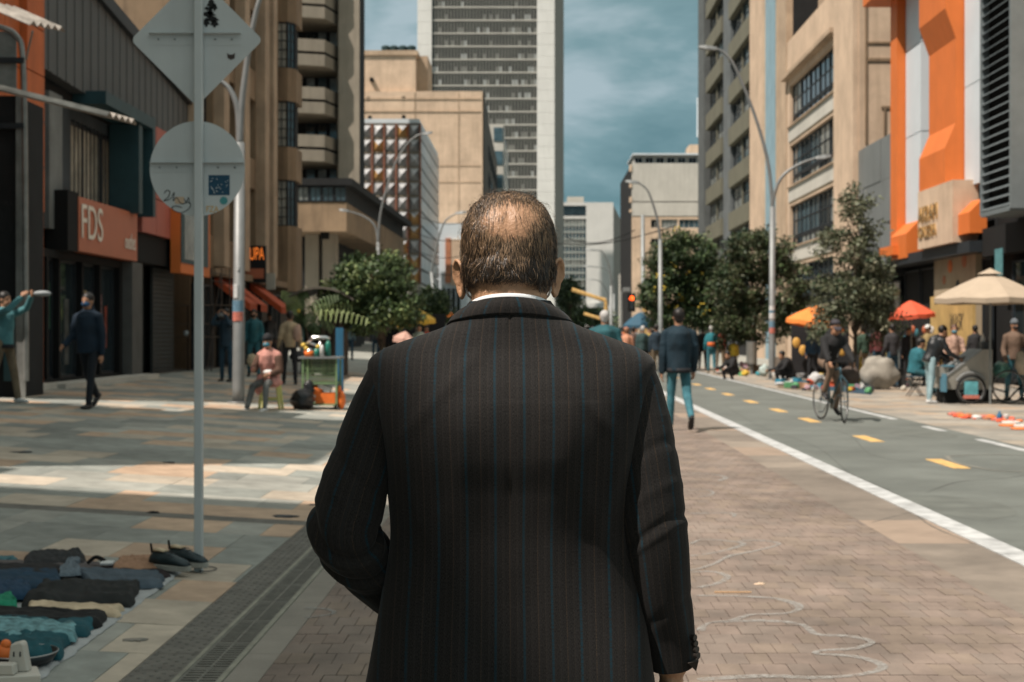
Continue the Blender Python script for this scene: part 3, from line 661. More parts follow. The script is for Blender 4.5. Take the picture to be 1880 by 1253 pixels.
# --- tall tower
Yq = 340.0; t = bld('office_tower', 'very tall pale office tower with fine concrete grid facade', XX(890,Yq), Yq)
tx = [XX(p, Yq) for p in (767, 793, 986, 1018)]; HT = 120.0
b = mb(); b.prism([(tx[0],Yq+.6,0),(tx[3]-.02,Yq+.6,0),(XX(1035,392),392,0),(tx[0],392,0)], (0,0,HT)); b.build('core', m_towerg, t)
for i, (a, c) in enumerate(((0, 1), (2, 3))):
    k = 0; z = 0
    while z < HT:
        b = mb(); b.box(tx[a]-(.0), tx[c], Yq-.9, Yq+.6, z+.02, z+2.7-.02); b.build('cladding_panel', m_towerw, t); z += 2.7
fq = FR(tx[1], Yq, 1, 0, 0, -1); wq = tx[2]-tx[1]; NF = 33; FP_ = 3.12; nz = int(HT/FP_)
b = mb(); fq.box(b, 0, wq, 0, HT, -.4, -.1); b.build('glass_wall', M('tower_glass', (.055,.055,.05), .3, .3, .15, spec=.6), t)
for i in range(NF+1): fq.part('fin', M('tower_fin', (.27,.265,.235), .8, .1, .3), t, wq*i/NF-.09, wq*i/NF+.09, 0, HT, -.1, .30)
rq = random.Random(2); lit = mb(); lb = mb()
for j in range(nz+1):
    z = j*FP_+1.1
    fq.part('spandrel', M('tower_spandrel', (.42,.41,.37), .8, .1, .3), t, 0, wq, z, z+.34, -.1, .36)
    for i in range(NF):
        q = rq.random()
        if q < .34: fq.box(lb if q < .20 else lit, wq*i/NF+.1, wq*(i+1)/NF-.1, z+.34, z+.34+1.25, -.1, -.02 if q < .2 else -.03)
tag(lb.build('window_blinds', M('blind_grey', (.24,.245,.23), .6, .2, .4), t), kind='stuff'); tag(lit.build('pale_blinds', M('blind_pale', (.5,.52,.52), .4, .15, .4), t), kind='stuff')

# --- distant white slab (px 1037-1142)
Yv = 430.0; t = bld('office_building', 'distant white slab office building with a glazed strip and shaded side', XX(1090,Yv), Yv)
vx = [XX(p, Yv) for p in (1036, 1076, 1126)]; vz = ZZ(372, Yv)
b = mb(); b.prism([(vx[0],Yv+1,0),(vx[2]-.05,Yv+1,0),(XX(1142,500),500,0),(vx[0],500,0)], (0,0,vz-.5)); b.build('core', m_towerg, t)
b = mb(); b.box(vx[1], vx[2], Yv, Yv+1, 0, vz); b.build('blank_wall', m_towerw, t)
fv = FR(vx[0]-8, Yv, 1, 0, 0, -1); wv = vx[1]-vx[0]+8
fv.part('parapet', m_towerw, t, 0, wv, ZZ(378,Yv), vz, -1, 0); fv.part('attic_band', m_towerw, t, 0, wv, ZZ(402,Yv), ZZ(397,Yv), -1, 0)
fv.part('attic_window', m_glass, t, 0, wv, ZZ(396,Yv), ZZ(378,Yv), -1, -.4)
nfl = 13; za = ZZ(565,Yv); zb_ = ZZ(403,Yv)
for j in range(nfl):
    z0 = za+(zb_-za)*j/nfl; z1 = za+(zb_-za)*(j+1)/nfl
    fv.part('window_band', m_glassb if j % 3 else m_glassl, t, 0, wv-.2, z0+.55, z1-.02, -1, -.35)
    fv.part('floor_band', M('pale_green_spandrel', (.30,.34,.32), .6, .1, .3), t, 0, wv-.2, z0, z0+.53, -1, -.1)
for i in range(14): fv.part('mullion', m_conc2, t, wv*i/14-.08, wv*i/14+.08, za, zb_, -.34, -.02)
b = mb(); b.box(vx[0]+1, vx[0]+6, Yv+3, Yv+8, vz, vz+2); b.build('roof_plant', m_conc2, t)
fv.part('canopy', m_towerw, t, 0, wv+6, ZZ(565,Yv), ZZ(557,Yv), -1, 1.2)
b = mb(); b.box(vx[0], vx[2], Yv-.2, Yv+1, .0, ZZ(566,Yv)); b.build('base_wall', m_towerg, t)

# --- grey and tan block (px 1157-1300)
Yr = 150.0; t = bld('office_building', 'grey and tan block with a rooftop storey standing behind the yellow flowered tree', XX(1220,Yr), Yr)
rx0, rx1 = XX(1160,Yr), XX(1310,Yr); rz = ZZ(300,Yr)
b = mb(); b.box(rx0, rx1, Yr+.3, Yr+20, 0, rz-.05); b.build('core', m_dark, t)
f = FR(rx0, Yr, 1, 0, 0, -1); W = rx1-rx0
U = lambda px: XX(px, Yr)-rx0
f.part('upper_wall', m_conc2, t, 0, W, ZZ(370,Yr), rz, -.3, 0); f.part('middle_wall', m_conc2, t, 0, W, ZZ(397,Yr), ZZ(372,Yr), -.3, .05)
holes = [(U(1195+0), U(1211), ZZ(419,Yr), ZZ(403,Yr)), (U(1214), U(1244), ZZ(419,Yr), ZZ(403,Yr)), (U(1247), U(1284), ZZ(419,Yr), ZZ(403,Yr)), (U(1195), U(1211), ZZ(455,Yr), ZZ(438,Yr)), (U(1250), U(1284), ZZ(455,Yr), ZZ(438,Yr)), (U(1195), U(1211), ZZ(492,Yr), ZZ(475,Yr)), (U(1220), U(1240), ZZ(492,Yr), ZZ(475,Yr))]
b = mb(); wall_holes(f, b, 0, W, 0, ZZ(398,Yr), holes, -.3, .0); b.build('lower_wall', m_tan2, t)
for k, h in enumerate(holes): window(f, t, *h, -.2, m_conc2, [m_glass, m_glassl, m_glassb][k % 3], 2 if h[1]-h[0] < 1.5 else 4, 1)
for k, (a, c) in enumerate(((303, 315), (333, 345), (362, 372), (385, 390))): b = mb(); b.box(rx0-.25, rx0-.0, Yr-.1, Yr+.6, ZZ(c,Yr), ZZ(a,Yr)); b.build('corner_block', m_tan2, t)
for k in range(7):
    u = U(1166)+k*U(1177); window(f, t, U(1166+k*20), U(1166+k*20+15), ZZ(298,Yr), ZZ(287,Yr), -1.2, m_wpanel, m_glass, 2, 1)
b = mb(); b.box(rx0+.3, rx1, Yr+1.2, Yr+8, rz, ZZ(284,Yr)); b.build('roof_storey', m_conc2, t)
b = mb(); b.box(rx0+.1, rx1, Yr+.3, Yr+9, ZZ(284,Yr), ZZ(281,Yr)); b.build('roof', m_wpanel, t)
b = mb(); b.box(XX(1266,Yr+6), XX(1300,Yr+6), Yr+6, Yr+10, ZZ(282,Yr), ZZ(252,Yr)); b.build('lift_tower', m_tan2, t)
b = mb(); b.tube([P(1281, 252, Yr+7), P(1281, 180, Yr+7)], .12, 6); tag(b.build('roof_antenna', m_wpanel, None), 'thin white aerial mast on the grey rooftop', 'aerial')
b = mb(); b.box(XX(1143,330), XX(1162,330), 330, 345, 0, ZZ(500,330)); tag(b.build('office_building', m_conc2), 'hazy grey block far down the street between the white slab and the tan one', 'building')

# --- right-hand row (facade x = 13, faces -X).  u = Y
def rbox(name, mat, t, pa, pb, z0, z1, d0, d1, x=XR): return fr_.part(name, mat, t, YP(max(pa, pb), x), YP(min(pa, pb), x), z0, z1, d0, d1)
t = bld('apartment_building', 'olive banded apartment building with corner windows and a pale pilaster', XR, 90)
Ya, Yb2 = YP(1445, XR), YP(1292, XR)
b = mb(); b.box(XR+.3, XR+14, Ya, Yb2, 0, 34); b.build('core', m_dark, t)
rbox('dark_fin', M('dark_fin', (.10,.11,.11), .8, .2, 1), t, 1290, 1301, 0, 36, -.3, .35)
rbox('blue_stripe', m_blue, t, 1409, 1426, 0, 36, -.3, .12)
rbox('pilaster', m_tan2, t, 1384, 1409, 0, 36, -.3, .25)
rbox('old_pilaster', m_tan, t, 1426, 1445, 0, 30, -.3, .05)
rbox('grey_pier', M('blue_grey_pier', (.13,.145,.15), .8, .2, 1), t, 1332, 1345, 0, 36, -.3, .15)
for k in range(12):
    z0 = 2.6+2.75*k
    for (a, c) in ((1303, 1331.5), (1345.5, 1383.5)):
        rbox('spandrel', m_olive, t, a, c, z0, z0+1.12, -.3, .30)
        y0, y1 = YP(c, XR), YP(a, XR)
        window(fr_, t, y0+.05, y0+(y1-y0)*.485, z0+1.14, z0+2.73, -.1, m_sfr, R.choice([m_glass, m_glassb, m_glassl]), 2, 2, t=.09)
        window(fr_, t, y0+(y1-y0)*.515, y1-.05, z0+1.14, z0+2.73, -.1, m_sfr, R.choice([m_glass, m_glass, m_glassl]), 2, 2, t=.09)
        fr_.part('window_pier', m_olive, t, y0+(y1-y0)*.49, y0+(y1-y0)*.51, z0+1.12, z0+2.75, -.3, .05)
# tan building with long steel windows (px 1445-1575) and blank wall to the camera
t = bld('office_building', 'tan office building with three long rows of dark steel windows', XR, 60)
Yc0, Yc1 = YP(1576, XR), YP(1445, XR)-.03
ZT = 16.3
rows = []
for k in range(5):
    top = 13.95-3.05*k; rows.append((top-2.1, top))
ua, ub = YP(1536, XR), YP(1450, XR)
holes = [(ua, ub, a, c) for a, c in rows if a > 1]
b = mb(); wall_holes(fr_, b, Yc0, Yc1, 0, ZT, holes, -.4, 0); b.build('street_wall', m_tan2, t)
for a, c in rows:
    if a < 1: continue
    n = 5
    for i in range(n):
        window(fr_, t, ua+(ub-ua)*i/n+.02, ua+(ub-ua)*(i+1)/n-.02, a+.55, c, -.22, m_sfr, R.choice([m_glass, m_glassb, m_glassl]), 2, 2, t=.07)
        window(fr_, t, ua+(ub-ua)*i/n+.02, ua+(ub-ua)*(i+1)/n-.02, a, a+.52, -.22, m_sfr, R.choice([m_glass, m_glassl]), 2, 1, t=.07)
    fr_.part('pale_band', m_conc2, t, ua-.1, ub+.1, a-.75, a-.06, 0, .06)
    fr_.part('sill', m_tan, t, ua-.1, ub+.1, a-.06, a, -.3, .16)
fr_.part('top_ledge', m_tan, t, ua-.2, Yc1, 14.3, 14.5, 0, .35); fr_.part('corner_pier', m_tan2, t, Yc0, ua-.4, 0, ZT+.2, 0, .22)
b = mb(); b.box(XR+.4, XR+12, Yc0+.05, Yc1, 0, ZT-.1); b.build('core', m_dark, t)
b = mb(); b.box(XR+.02, XR+12, Yc0-.05, Yc0+.05, 0, 19); b.build('party_wall', m_tan2, t)
fp = FR(XR, Yc0-.05, 1, 0, 0, -1)
for (u0, u1, z0, z1) in ((.3, 3.6, 12.3, 12.42), (.3, 3.6, 13.0, 13.08), (.9, 2.4, 10.4, 10.5), (.25, .33, 9, 19), (1.0, 1.08, 6, 10.4)):
    fp.part('wall_scar', m_tanold, t, u0, u1, z0, z1, 0, .05)
fp.part('wall_patch', M('render_patch', (.50,.39,.27), .9, .2, .8, streak=.5), t, 1.3, 4.2, 13.1, 18.9, 0, .03)
b = mb(); b.box(XR+1.6, XR+12, Yc0+1.5, Yc1+.2, ZT, 23); b.build('set_back_storey', m_tan, t)
# low grey clad building (px 1557-1652)
t = bld('shop_building', 'low building faced with plain grey sheets beside the tan party wall', XR, 52)
D0, D1 = YP(1652, XR), YP(1557, XR)
b = mb(); b.box(XR+.3, XR+10, D0, D1-.0, 0, 8.7); b.build('core', m_dark, t)
for j in range(3):
    for i in range(3):
        a = D0+(D1-D0)*i/3; c = D0+(D1-D0)*(i+1)/3; fr_.part('grey_sheet', m_gcl2, t, a+.02, c-.02, 3.9+j*1.6+.02, 3.9+(j+1)*1.6, -.3, .02*((i+j) % 2))
fr_.part('awning_slab', m_sfr, t, D0, D1, 3.5, 3.85, -.3, .9)
for i in range(3): window(fr_, t, D0+(D1-D0)*(i+.06)/3, D0+(D1-D0)*(i+.94)/3, .1, 3.3, -.1, m_sfr, m_glass, 2, 1)
# orange and white building (px 1652-1812)
t = bld('shop_building', 'orange and white clad building with faceted orange bays and lit sign letters', XR, 45)
E0, E1 = YP(1812, XR), YP(1652, XR)-.03
b = mb(); b.box(XR+.3, XR+10, E0, E1, 0, 17); b.build('core', m_dark, t)
zB = 4.2
rbox('orange_edge', m_orange, t, 1653, 1665, zB, 17, -.3, .35)
for k in range(4): rbox('white_panel', m_wpanel, t, 1665.5, 1693, zB+1+k*3.0, zB+1+(k+1)*3.0-.03, -.3, .05)
for k in range(4): rbox('white_panel', m_wpanel, t, 1774, 1812, zB+1.6+k*3.0, zB+1.6+(k+1)*3.0-.03, -.3, .05)
rbox('top_fascia', m_orange, t, 1640, 1705, 13.2, 14.0, -.3, 1.1)
# faceted bay: profile of depth against height
Fy0, Fy1 = 42.8, 45.7
def bay(prof, nm='faceted_bay', y0=Fy0, y1=Fy1, mat=m_orange):
    for i in range(len(prof)-1):
        (z0, d0), (z1, d1) = prof[i], prof[i+1]
        b = mb(); b.prism([(XR-.0,y0,z0),(XR-d0,y0,z0),(XR-d1,y0,z1),(XR-.0,y0,z1)], (0, y1-y0, 0)); b.build(nm, mat, t)
bay([(5.95, .62), (7.0, .62), (7.75, .30), (10.3, .30), (11.2, .62), (17.0, .62)])
bay([(3.95, .55), (4.75, .55), (5.2, .1)], 'orange_sill', YP(1694,XR), YP(1664,XR))
bay([(4.3, .5), (4.9, .5), (5.3, .1)], 'orange_sill', YP(1812,XR), YP(1776,XR))
sb = fr_.part('sign_box', m_tan2, t, Fy0-.9, Fy1+.0, 4.1, 5.94, -.1, .66)
m_brass = M('brass_letter', (.75,.55,.28), .25, .2, 20, metal=.9)
text('lettering', 'AKRAPI', m_brass, sb, (XR-.68, Fy1-.15, 4.92), (0,-1,0), (0,0,1), .5, 2.1, depth=.06)
text('lettering', 'GALERIA', m_brass, sb, (XR-.68, Fy1-.15, 4.42), (0,-1,0), (0,0,1), .38, 2.0, depth=.06)
fr_.part('shop_wall', M('shop_beige', (.40,.32,.22), .85, .15, 1, streak=.3), t, YP(1792,XR), YP(1716,XR), 0, 4.0, -.3, .02)
for k, (px, z) in enumerate(((1772, 3.6), (1760, 2.9), (1746, 3.5), (1735, 3.1), (1780, 2.4), (1742, 2.3))):
    Y = YP(px, XR); b = mb(); b.tube([(XR-.02,Y,z),(XR-.045,Y,z)], .14 if k % 2 else .2, 12); b.build('wall_disc', [m_rust, m_sfr, m_orange][k % 3], t)
for (a, c) in ((1653, 1680), (1683, 1714), (1794, 1812)): window(fr_, t, YP(c,XR), YP(a,XR), .1, 3.6, -.2, m_sfr, m_black, 1, 1, name='shop_opening')
fr_.part('canopy', m_sfr, t, E0, E1, 3.75, 4.08, -.3, .5)
for k in range(3): fr_.part('orange_sign_edge', m_orange, t, E1-1.9-k*.01, E1-.05, 4.1, 4.42, -.3, .75) if k == 0 else None
# mustard boards with graffiti in front of the shop wall
mg = tag(fr_.part('hoarding', M('mustard_board', (.48,.32,.12), .8, .2, 1.5, streak=.3), None, YP(1785,XR-.6), YP(1708,XR-.6), 0, 2.55, .5, .6), 'mustard wooden hoarding with black graffiti behind the beige parasol', 'hoarding')
m_ink = M('graffiti_black', (.015,.015,.015), .8)
text('lettering', 'WASK', m_ink, mg, (XR-.605, YP(1745,XR-.6), 1.5), (0,-1,0), (0,0,1), .5, 1.3, depth=.004, shear=.4)
text('lettering', 'BAD', m_ink, mg, (XR-.605, YP(1752,XR-.6), .5), (0,-1,0), (0,0,1), .5, .9, depth=.004, shear=.3)
# louvred building (px 1812-1880+)
t = bld('shop_building', 'dark shop building with a tall louvred screen of grey slats', XR, 40)
F0, F1 = 22.0, YP(1812, XR)-.05
b = mb(); b.box(XR+.3, XR+10, F0, F1, 0, 17); b.build('core', m_black, t)
Ls0, Ls1 = YP(1866, XR-.9), YP(1813, XR-.9)
m_slat = M('louvre_slat', (.20,.23,.24), .5, .1, 2, metal=.3)
fx = FR(XR-.9, 0, 0, 1, -1, 0)
k = 0
z = 4.75
while z < 17:
    b = mb(); b.prism([fx.p(Ls0,z,0), fx.p(Ls0,z+.02,0), fx.p(Ls0,z-.08,.16), fx.p(Ls0,z-.10,.16)], (0, Ls1-Ls0, 0)); b.build('slat', m_slat, t); z += .235
b = mb(); b.box(XR-.85, XR+.3, Ls0, Ls1, 4.6, 17); b.build('louvre_box', m_black, t)
b = mb(); fx.box(b, Ls0-.1, Ls0, 4.55, 17, -1.2, .18); fx.box(b, Ls1, Ls1+.08, 4.55, 17, -1.2, .18); fx.box(b, Ls0, Ls1, 4.5, 4.62, -1.2, .18); b.build('louvre_frame', m_slat, t)
fr_.part('upper_wall', m_tan2, t, F0, Ls0-.4, 6.0, 17, -.3, .1)
fr_.part('fascia', m_black, t, F0, F1, 3.6, 4.4, -.3, .15)
for i in range(4): window(fr_, t, F0+.2+i*4.3, F0+4.2+i*4.3, .1, 3.4, -.2, m_sfr, m_glass, 2, 1)
fr_.part('poster', M('teal_poster', (.10,.25,.27), .5, .3, 6), t, YP(1852,XR), YP(1838,XR), 3.0, 3.75, .16, .18)
# ---------------------------------------------------------------- trees
def leaf_mat(name, c, tr=.25):
    m = M(name, c, rough=.55, var=.35, scale=2.2, spec=.35)
    return m
m_bark = M('bark', (.085,.065,.045), .9, .3, 14, bump=.6, bscale=40)
m_lf = {'deep': leaf_mat('leaf_deep', (.026,.050,.021)), 'mid': leaf_mat('leaf_mid', (.07,.11,.042)), 'light': leaf_mat('leaf_light', (.17,.215,.08)),
        'grey': leaf_mat('leaf_grey', (.13,.145,.09)), 'pale': leaf_mat('leaf_pale', (.26,.25,.17)), 'olive': leaf_mat('leaf_olive', (.065,.072,.034)), 'fl': M('yellow_flower', (.62,.46,.06), .6, .2, 9)}
def tree(name, label, base, h0, blobs, n_clump, per, leaf, mats, weights, seed, clump_r=.28, flowers=0, trunk_r=.07, lean=(0, 0), group=None):
    r = random.Random(seed); base = Vector(base)
    t = thing(name, label, 'tree', base, group)
    b = mb(); top = base+Vector((lean[0], lean[1], h0))
    ctrs = []
    tot = sum(x[1]*x[2]*x[3] for x in blobs)
    for _ in range(n_clump):
        q = r.random()*tot
        for (c, rx, ry, rz) in blobs:
            q -= rx*ry*rz
            if q <= 0: break
        while True:
            v = Vector((r.uniform(-1, 1), r.uniform(-1, 1), r.uniform(-1, 1)))
            if v.length < 1 and v.length > r.random()**.7*.95: break
        ctrs.append(Vector((c[0]+v.x*rx, c[1]+v.y*ry, c[2]+v.z*rz)))
    # trunk and limbs
    b.tube([base-Vector((0,0,.15)), base+Vector((.02,0,h0*.5)), top], [trunk_r*1.35, trunk_r, trunk_r*.8], 8)
    cen = sum(ctrs, Vector())/len(ctrs); up = Vector((top.x*.5+cen.x*.5, top.y*.5+cen.y*.5, cen.z))
    b.tube([top, up], [trunk_r*.8, trunk_r*.35], 7)
    for c in r.sample(ctrs, min(26, len(ctrs))):
        s = top.lerp(up, r.random()*.85); mid = s.lerp(c, .5)+Vector((0, 0, .08*(c-s).length)); rr = trunk_r*.36
        b.tube([s, mid, c], [rr, rr*.6, rr*.2], 5)
    b.build('trunk', m_bark, t, smooth=True)
    rr_ = np.random.RandomState(seed); N = n_clump*per
    CR = None; C = np.repeat(np.array([c[:] for c in ctrs]), per, 0)
    cm = np.repeat(np.array([clump_r*r.uniform(.6, 1.35) for _ in ctrs]), per)
    d = rr_.normal(size=(N, 3)); d /= np.linalg.norm(d, axis=1)[:, None]; rad = rr_.rand(N)**.45
    p = C+d*(cm*rad)[:, None]*np.array([1.1, 1.1, .75])
    a = rr_.normal(size=(N, 3)); a += d*.6; a[:, 2] -= .25; a /= np.linalg.norm(a, axis=1)[:, None]
    w = np.cross(a, rr_.normal(size=(N, 3))+np.array([0, 0, 1.2])); w /= np.linalg.norm(w, axis=1)[:, None]
    nn = np.cross(a, w)
    L_ = (leaf*(.6+.8*rr_.rand(N)))[:, None]; W_ = L_*.23
    V = np.stack([p, p+a*L_*.45+w*W_-nn*L_*.05, p+a*L_-nn*L_*.12, p+a*L_*.45-w*W_-nn*L_*.05], 1).reshape(-1, 3)-np.array(base[:])
    F_ = np.arange(4*N).reshape(N, 4)
    me = bpy.data.meshes.new('crown'); me.from_pydata(V.tolist(), [], F_.tolist())
    for k in mats: me.materials.append(m_lf[k])
    cmix = np.repeat(np.array([r.random() for _ in ctrs]), per); q = (cmix*.5+rr_.rand(N)*.5); cum = np.cumsum(weights)/sum(weights)
    me.polygons.foreach_set('material_index', np.searchsorted(cum, q*.999).astype(int)); me.update()
    link('crown', me, t)
    if flowers:
        fb = mb()
        for c in r.sample(ctrs, min(flowers, len(ctrs))):
            for _ in range(3): fb.ball(c+Vector((r.uniform(-.12,.12), -clump_r*.8+r.uniform(-.1,.1), clump_r*.5+r.uniform(-.1,.1))), .045, .045, .03, seg=6, rings=4)
        fb.build('flowers', m_lf['fl'], t)
    return t
def blob(px, py, Y, rx, ry, rz): return ((XX(px, Y), Y, ZZ(py, Y)), rx*Y/F, ry, rz*Y/F)
Y = 40; tree('street_tree', 'leafy green tree with light new growth between the kiosk and the dark suited man', (XX(700,Y), Y, g(XX(700,Y))), 1.1,
     [blob(690,505,Y,62,1.1,42), blob(640,540,Y,48,1,32), blob(730,560,Y,42,1,40), blob(675,580,Y,50,1,24), blob(640,490,Y,28,.6,20)], 190, 95, .13, ['deep','mid','light'], [.30,.38,.32], 1, .30)
Y = 58; tree('street_tree', 'small dark tree behind the yellow parasol', (XX(790,Y), Y, g(XX(790,Y))), 1.0, [blob(785,560,Y,32,1,30), blob(815,580,Y,20,1,22)], 70, 70, .15, ['deep','mid','light'], [.5,.3,.2], 2, .35)
Y = 54; tree('street_tree', 'round tree covered in yellow flowers beside the grey and tan block', (XX(1255,Y), Y, 0), 1.0,
     [blob(1250,480,Y,58,1.1,52), blob(1215,545,Y,36,1,45), blob(1295,545,Y,50,1,55), blob(1250,585,Y,50,1,25)], 270, 100, .15, ['deep','mid','olive','light'], [.5,.25,.15,.1], 3, .36, 40)
Y = 50; tree('street_tree', 'dark brownish green tree just behind the grey street lamp', (XX(1385,Y), Y, 0), 1.0,
     [blob(1395,470,Y,62,1.0,52), blob(1350,530,Y,42,1,55), blob(1440,530,Y,50,1,58), blob(1390,590,Y,80,1,38), blob(1340,610,Y,30,.8,30)], 380, 85, .12, ['deep','olive','mid','pale'], [.42,.3,.18,.10], 4, .26)
Y = 38; tree('street_tree', 'tall thin grey green tree behind the cyclist', (XX(1570,Y), Y, 0), 1.1,
     [blob(1572,385,Y,26,.5,44), blob(1545,455,Y,44,.8,30), blob(1600,440,Y,30,.5,26), blob(1565,540,Y,78,1,44), blob(1520,600,Y,32,.8,28), blob(1615,590,Y,35,.8,40), blob(1600,500,Y,36,.8,34)], 260, 62, .11, ['deep','grey','olive','pale'], [.28,.30,.22,.20], 5, .25)
Y = 60; tree('street_tree', 'dark tree at the foot of the blank white pilaster beyond the street lamp', (XX(1330,Y), Y, 0), 1.0, [blob(1330,570,Y,52,1,50), blob(1310,500,Y,25,1,30)], 120, 80, .14, ['deep','olive','mid'], [.55,.3,.15], 6, .33)
Y = 120; tree('street_tree', 'distant dark street tree beyond the crossing', (XX(1060,Y), Y, 0), 1.5, [blob(1062,585,Y,32,3,20), blob(1100,592,Y,18,3,14)], 90, 60, .35, ['deep','mid','olive'], [.5,.3,.2], 8, .8)
Y = 110; tree('street_tree', 'distant street tree beside the base of the white tower', (XX(1048,Y), Y, 0), 2.5, [blob(1046,540,Y,12,2,22)], 40, 60, .3, ['deep','mid'], [.6,.4], 9, .7)
# palm-like young tree with drooping fronds
Y = 33; base = gp(575, 690); Y = base.y; t = thing('young_tree', 'young tree with long drooping feathery fronds beside the vendor cart', 'tree', base)
b = mb(); tp = P(558, 572, Y); b.tube([base, tp+Vector((0,0,.0))], [.035, .02], 7); b.build('trunk', m_bark, t)
rf = random.Random(12)
for k, (ex, ey) in enumerate(((630, 535), (678, 585), (610, 600), (525, 560), (528, 600), (600, 558), (556, 530), (645, 560), (585, 610), (520, 535), (548, 612))):
    e = P(ex, ey, Y)+Vector((0, rf.uniform(-.5, .5), 0)); m_ = tp.lerp(e, .55)+Vector((0, 0, .16)); b = mb(); pts = []
    for i in range(13):
        u = i/12; pts.append(tp*(1-u)**2+m_*2*u*(1-u)+e*u*u)
    b.tube(pts, .006, 4)
    for i in range(2, 13):
        d = (pts[i]-pts[i-1]).normalized(); s = d.cross(Vector((0, -1, .3))).normalized()
        for sg in (-1, 1):
            ll = .20*(1-abs(i/12-.5)*.9); q = pts[i]+s*sg*ll+Vector((0, rf.uniform(-.05,.05), -.10)); w_ = d*.05
            b.add([pts[i]-w_*.5, pts[i]+w_*.5, q+w_*.3, q-w_*.3], [(0, 1, 2, 3)])
    b.build('frond', m_lf['light'] if k % 2 else m_lf['mid'], t)
b = mb(); b.ball(P(548,571,Y-.1), .05, seg=8, rings=6); b.build('flower', m_lf['fl'], t)

# ---------------------------------------------------------------- street lamps, signs, wires
m_galv = M('galvanised_steel', (.21,.22,.22), .5, .12, 4, metal=.25, streak=.2)
m_galvd = M('galvanised_dull', (.22,.235,.235), .5, .15, 4, metal=.4)
m_stkw = M('sticker_white', (.55,.56,.56), .6, .3, 30); m_stkb = M('sticker_blue', (.12,.22,.30), .6, .5, 40); m_stkr = M('sticker_red', (.50,.16,.12), .6, .5, 40)
def arc(pts, n=14):
    p = [Vector(q) for q in pts]; out = []
    for i in range(len(p)-1):
        p0, p1, p2, p3 = p[max(i-1, 0)], p[i], p[i+1], p[min(i+2, len(p)-1)]
        for k in range(n):
            t = k/n; out.append(.5*((2*p1)+(p2-p0)*t+(2*p0-5*p1+4*p2-p3)*t*t+(3*p1-p0-3*p2+p3)*t**3))
    return out+[p[-1]]
def lamp_head(parent, p, d, L_=.6, mat=None):
    b = mb(); d = Vector(d).normalized(); s = d.cross(Vector((0,0,1))).normalized(); pts = []
    prof = [(0, .05, .03), (.15, .09, .05), (.6, .13, .06), (.92, .10, .04), (1, .04, .02)]
    vs = []; fs = []
    for (u, w, h) in prof:
        c = Vector(p)+d*u*L_; vs += [c+s*w*L_/.6-Vector((0,0,h)), c+s*w*.6*L_/.6+Vector((0,0,h)), c-s*w*.6*L_/.6+Vector((0,0,h)), c-s*w*L_/.6-Vector((0,0,h))]
    for i in range(len(prof)-1):
        for k in range(4): a = i*4+k; c = i*4+(k+1) % 4; fs.append((a, c, c+4, a+4))
    fs += [(3,2,1,0), (16,17,18,19)]; b.add(vs, fs); return b.build('lamp_head', mat or m_galv, parent)
def lamp(label, base, px_top, arms, r0=.1, r1=.06, group='double armed street lamps', name='street_lamp', mat=None):
    t = thing(name, label, 'street lamp', base, group if 'double' not in group or len(arms) == 2 else 'single armed street lamps'); Y = base.y; mat = mat or m_galv
    b = mb(); b.tube([base, base+Vector((0,0,.03))], [r0*1.9, r0*1.9], 12); b.tube([base+Vector((0,0,.03)), base+Vector((0,0,.25)), P(px_top[0], px_top[1], Y)], [r0, r0, r1], 14); b.build('pole', mat, t, smooth=True)
    for pts, hd in arms:
        p = arc([P(q[0], q[1], Y+(q[2] if len(q) > 2 else 0)) for q in pts]); b = mb(); n = len(p); b.tube(p, [r1*.75-(r1*.35)*i/n for i in range(n)], 9); a = b.build('arm', mat, t, smooth=True)
        if hd: lamp_head(a, p[-1]-Vector((hd*.1, 0, 0)), (hd, 0, .06), abs(hd), mat)
    return t
bl = gp(438, 741)
t = lamp('stout grey street lamp with torn stickers beside the seated fruit vendor', bl, (440, 262), [([(440,262),(445,180),(462,60),(484,-20),(530,-110)], 0), ([(440,262),(436,200),(422,165),(404,148)], 0)], .105, .085)
def sticker(parent, base, z0, z1, r, mat, a0=-2.2, a1=-.9, nm='sticker'):
    b = mb(); n = 8; vs = []
    for i in range(n+1):
        a = a0+(a1-a0)*i/n; vs += [(base.x+r*math.cos(a), base.y+r*math.sin(a), z0), (base.x+r*math.cos(a), base.y+r*math.sin(a), z1)]
    b.add(vs, [(2*i, 2*i+2, 2*i+3, 2*i+1) for i in range(n)]); return b.build(nm, mat, parent)
zz = lambda py: ZZ(py, bl.y)
sticker(t, bl, zz(590), zz(552), .107, m_stkb, -2.6, -.5); sticker(t, bl, zz(590), zz(573), .1085, m_stkr, -2.5, -.6); sticker(t, bl, zz(548), zz(522), .107, m_stkw, -2.3, -1.5); sticker(t, bl, zz(498), zz(488), .105, m_stkw, -1.7, -1.3)
br = gp(1417, 697)
t = lamp('tall grey street lamp with two curved arms in front of the dark tree', br, (1418, 380), [([(1418,400),(1416,350),(1408,290),(1385,210),(1350,125),(1330,98),(1315,90)], -.62), ([(1418,400),(1420,362),(1436,325),(1468,302),(1500,290)], .5)], .1, .085)
zz = lambda py: ZZ(py, br.y)
sticker(t, br, zz(612), zz(590), .104, m_stkb, -2.6, -.5); sticker(t, br, zz(612), zz(602), .1055, m_stkr, -2.5, -.6); sticker(t, br, zz(585), zz(562), .103, m_stkw, -2.6, -.6); sticker(t, br, zz(575), zz(570), .1045, m_stkb, -2.6, -.6)
b3 = gp(696, 662); lamp('slim grey street lamp rising in front of the faceted glass building', b3, (694, 445), [([(694,445),(700,385),(722,310),(745,268),(765,250),(778,246)], .42), ([(694,445),(688,415),(668,398),(640,388)], -.45)], .11, .07)
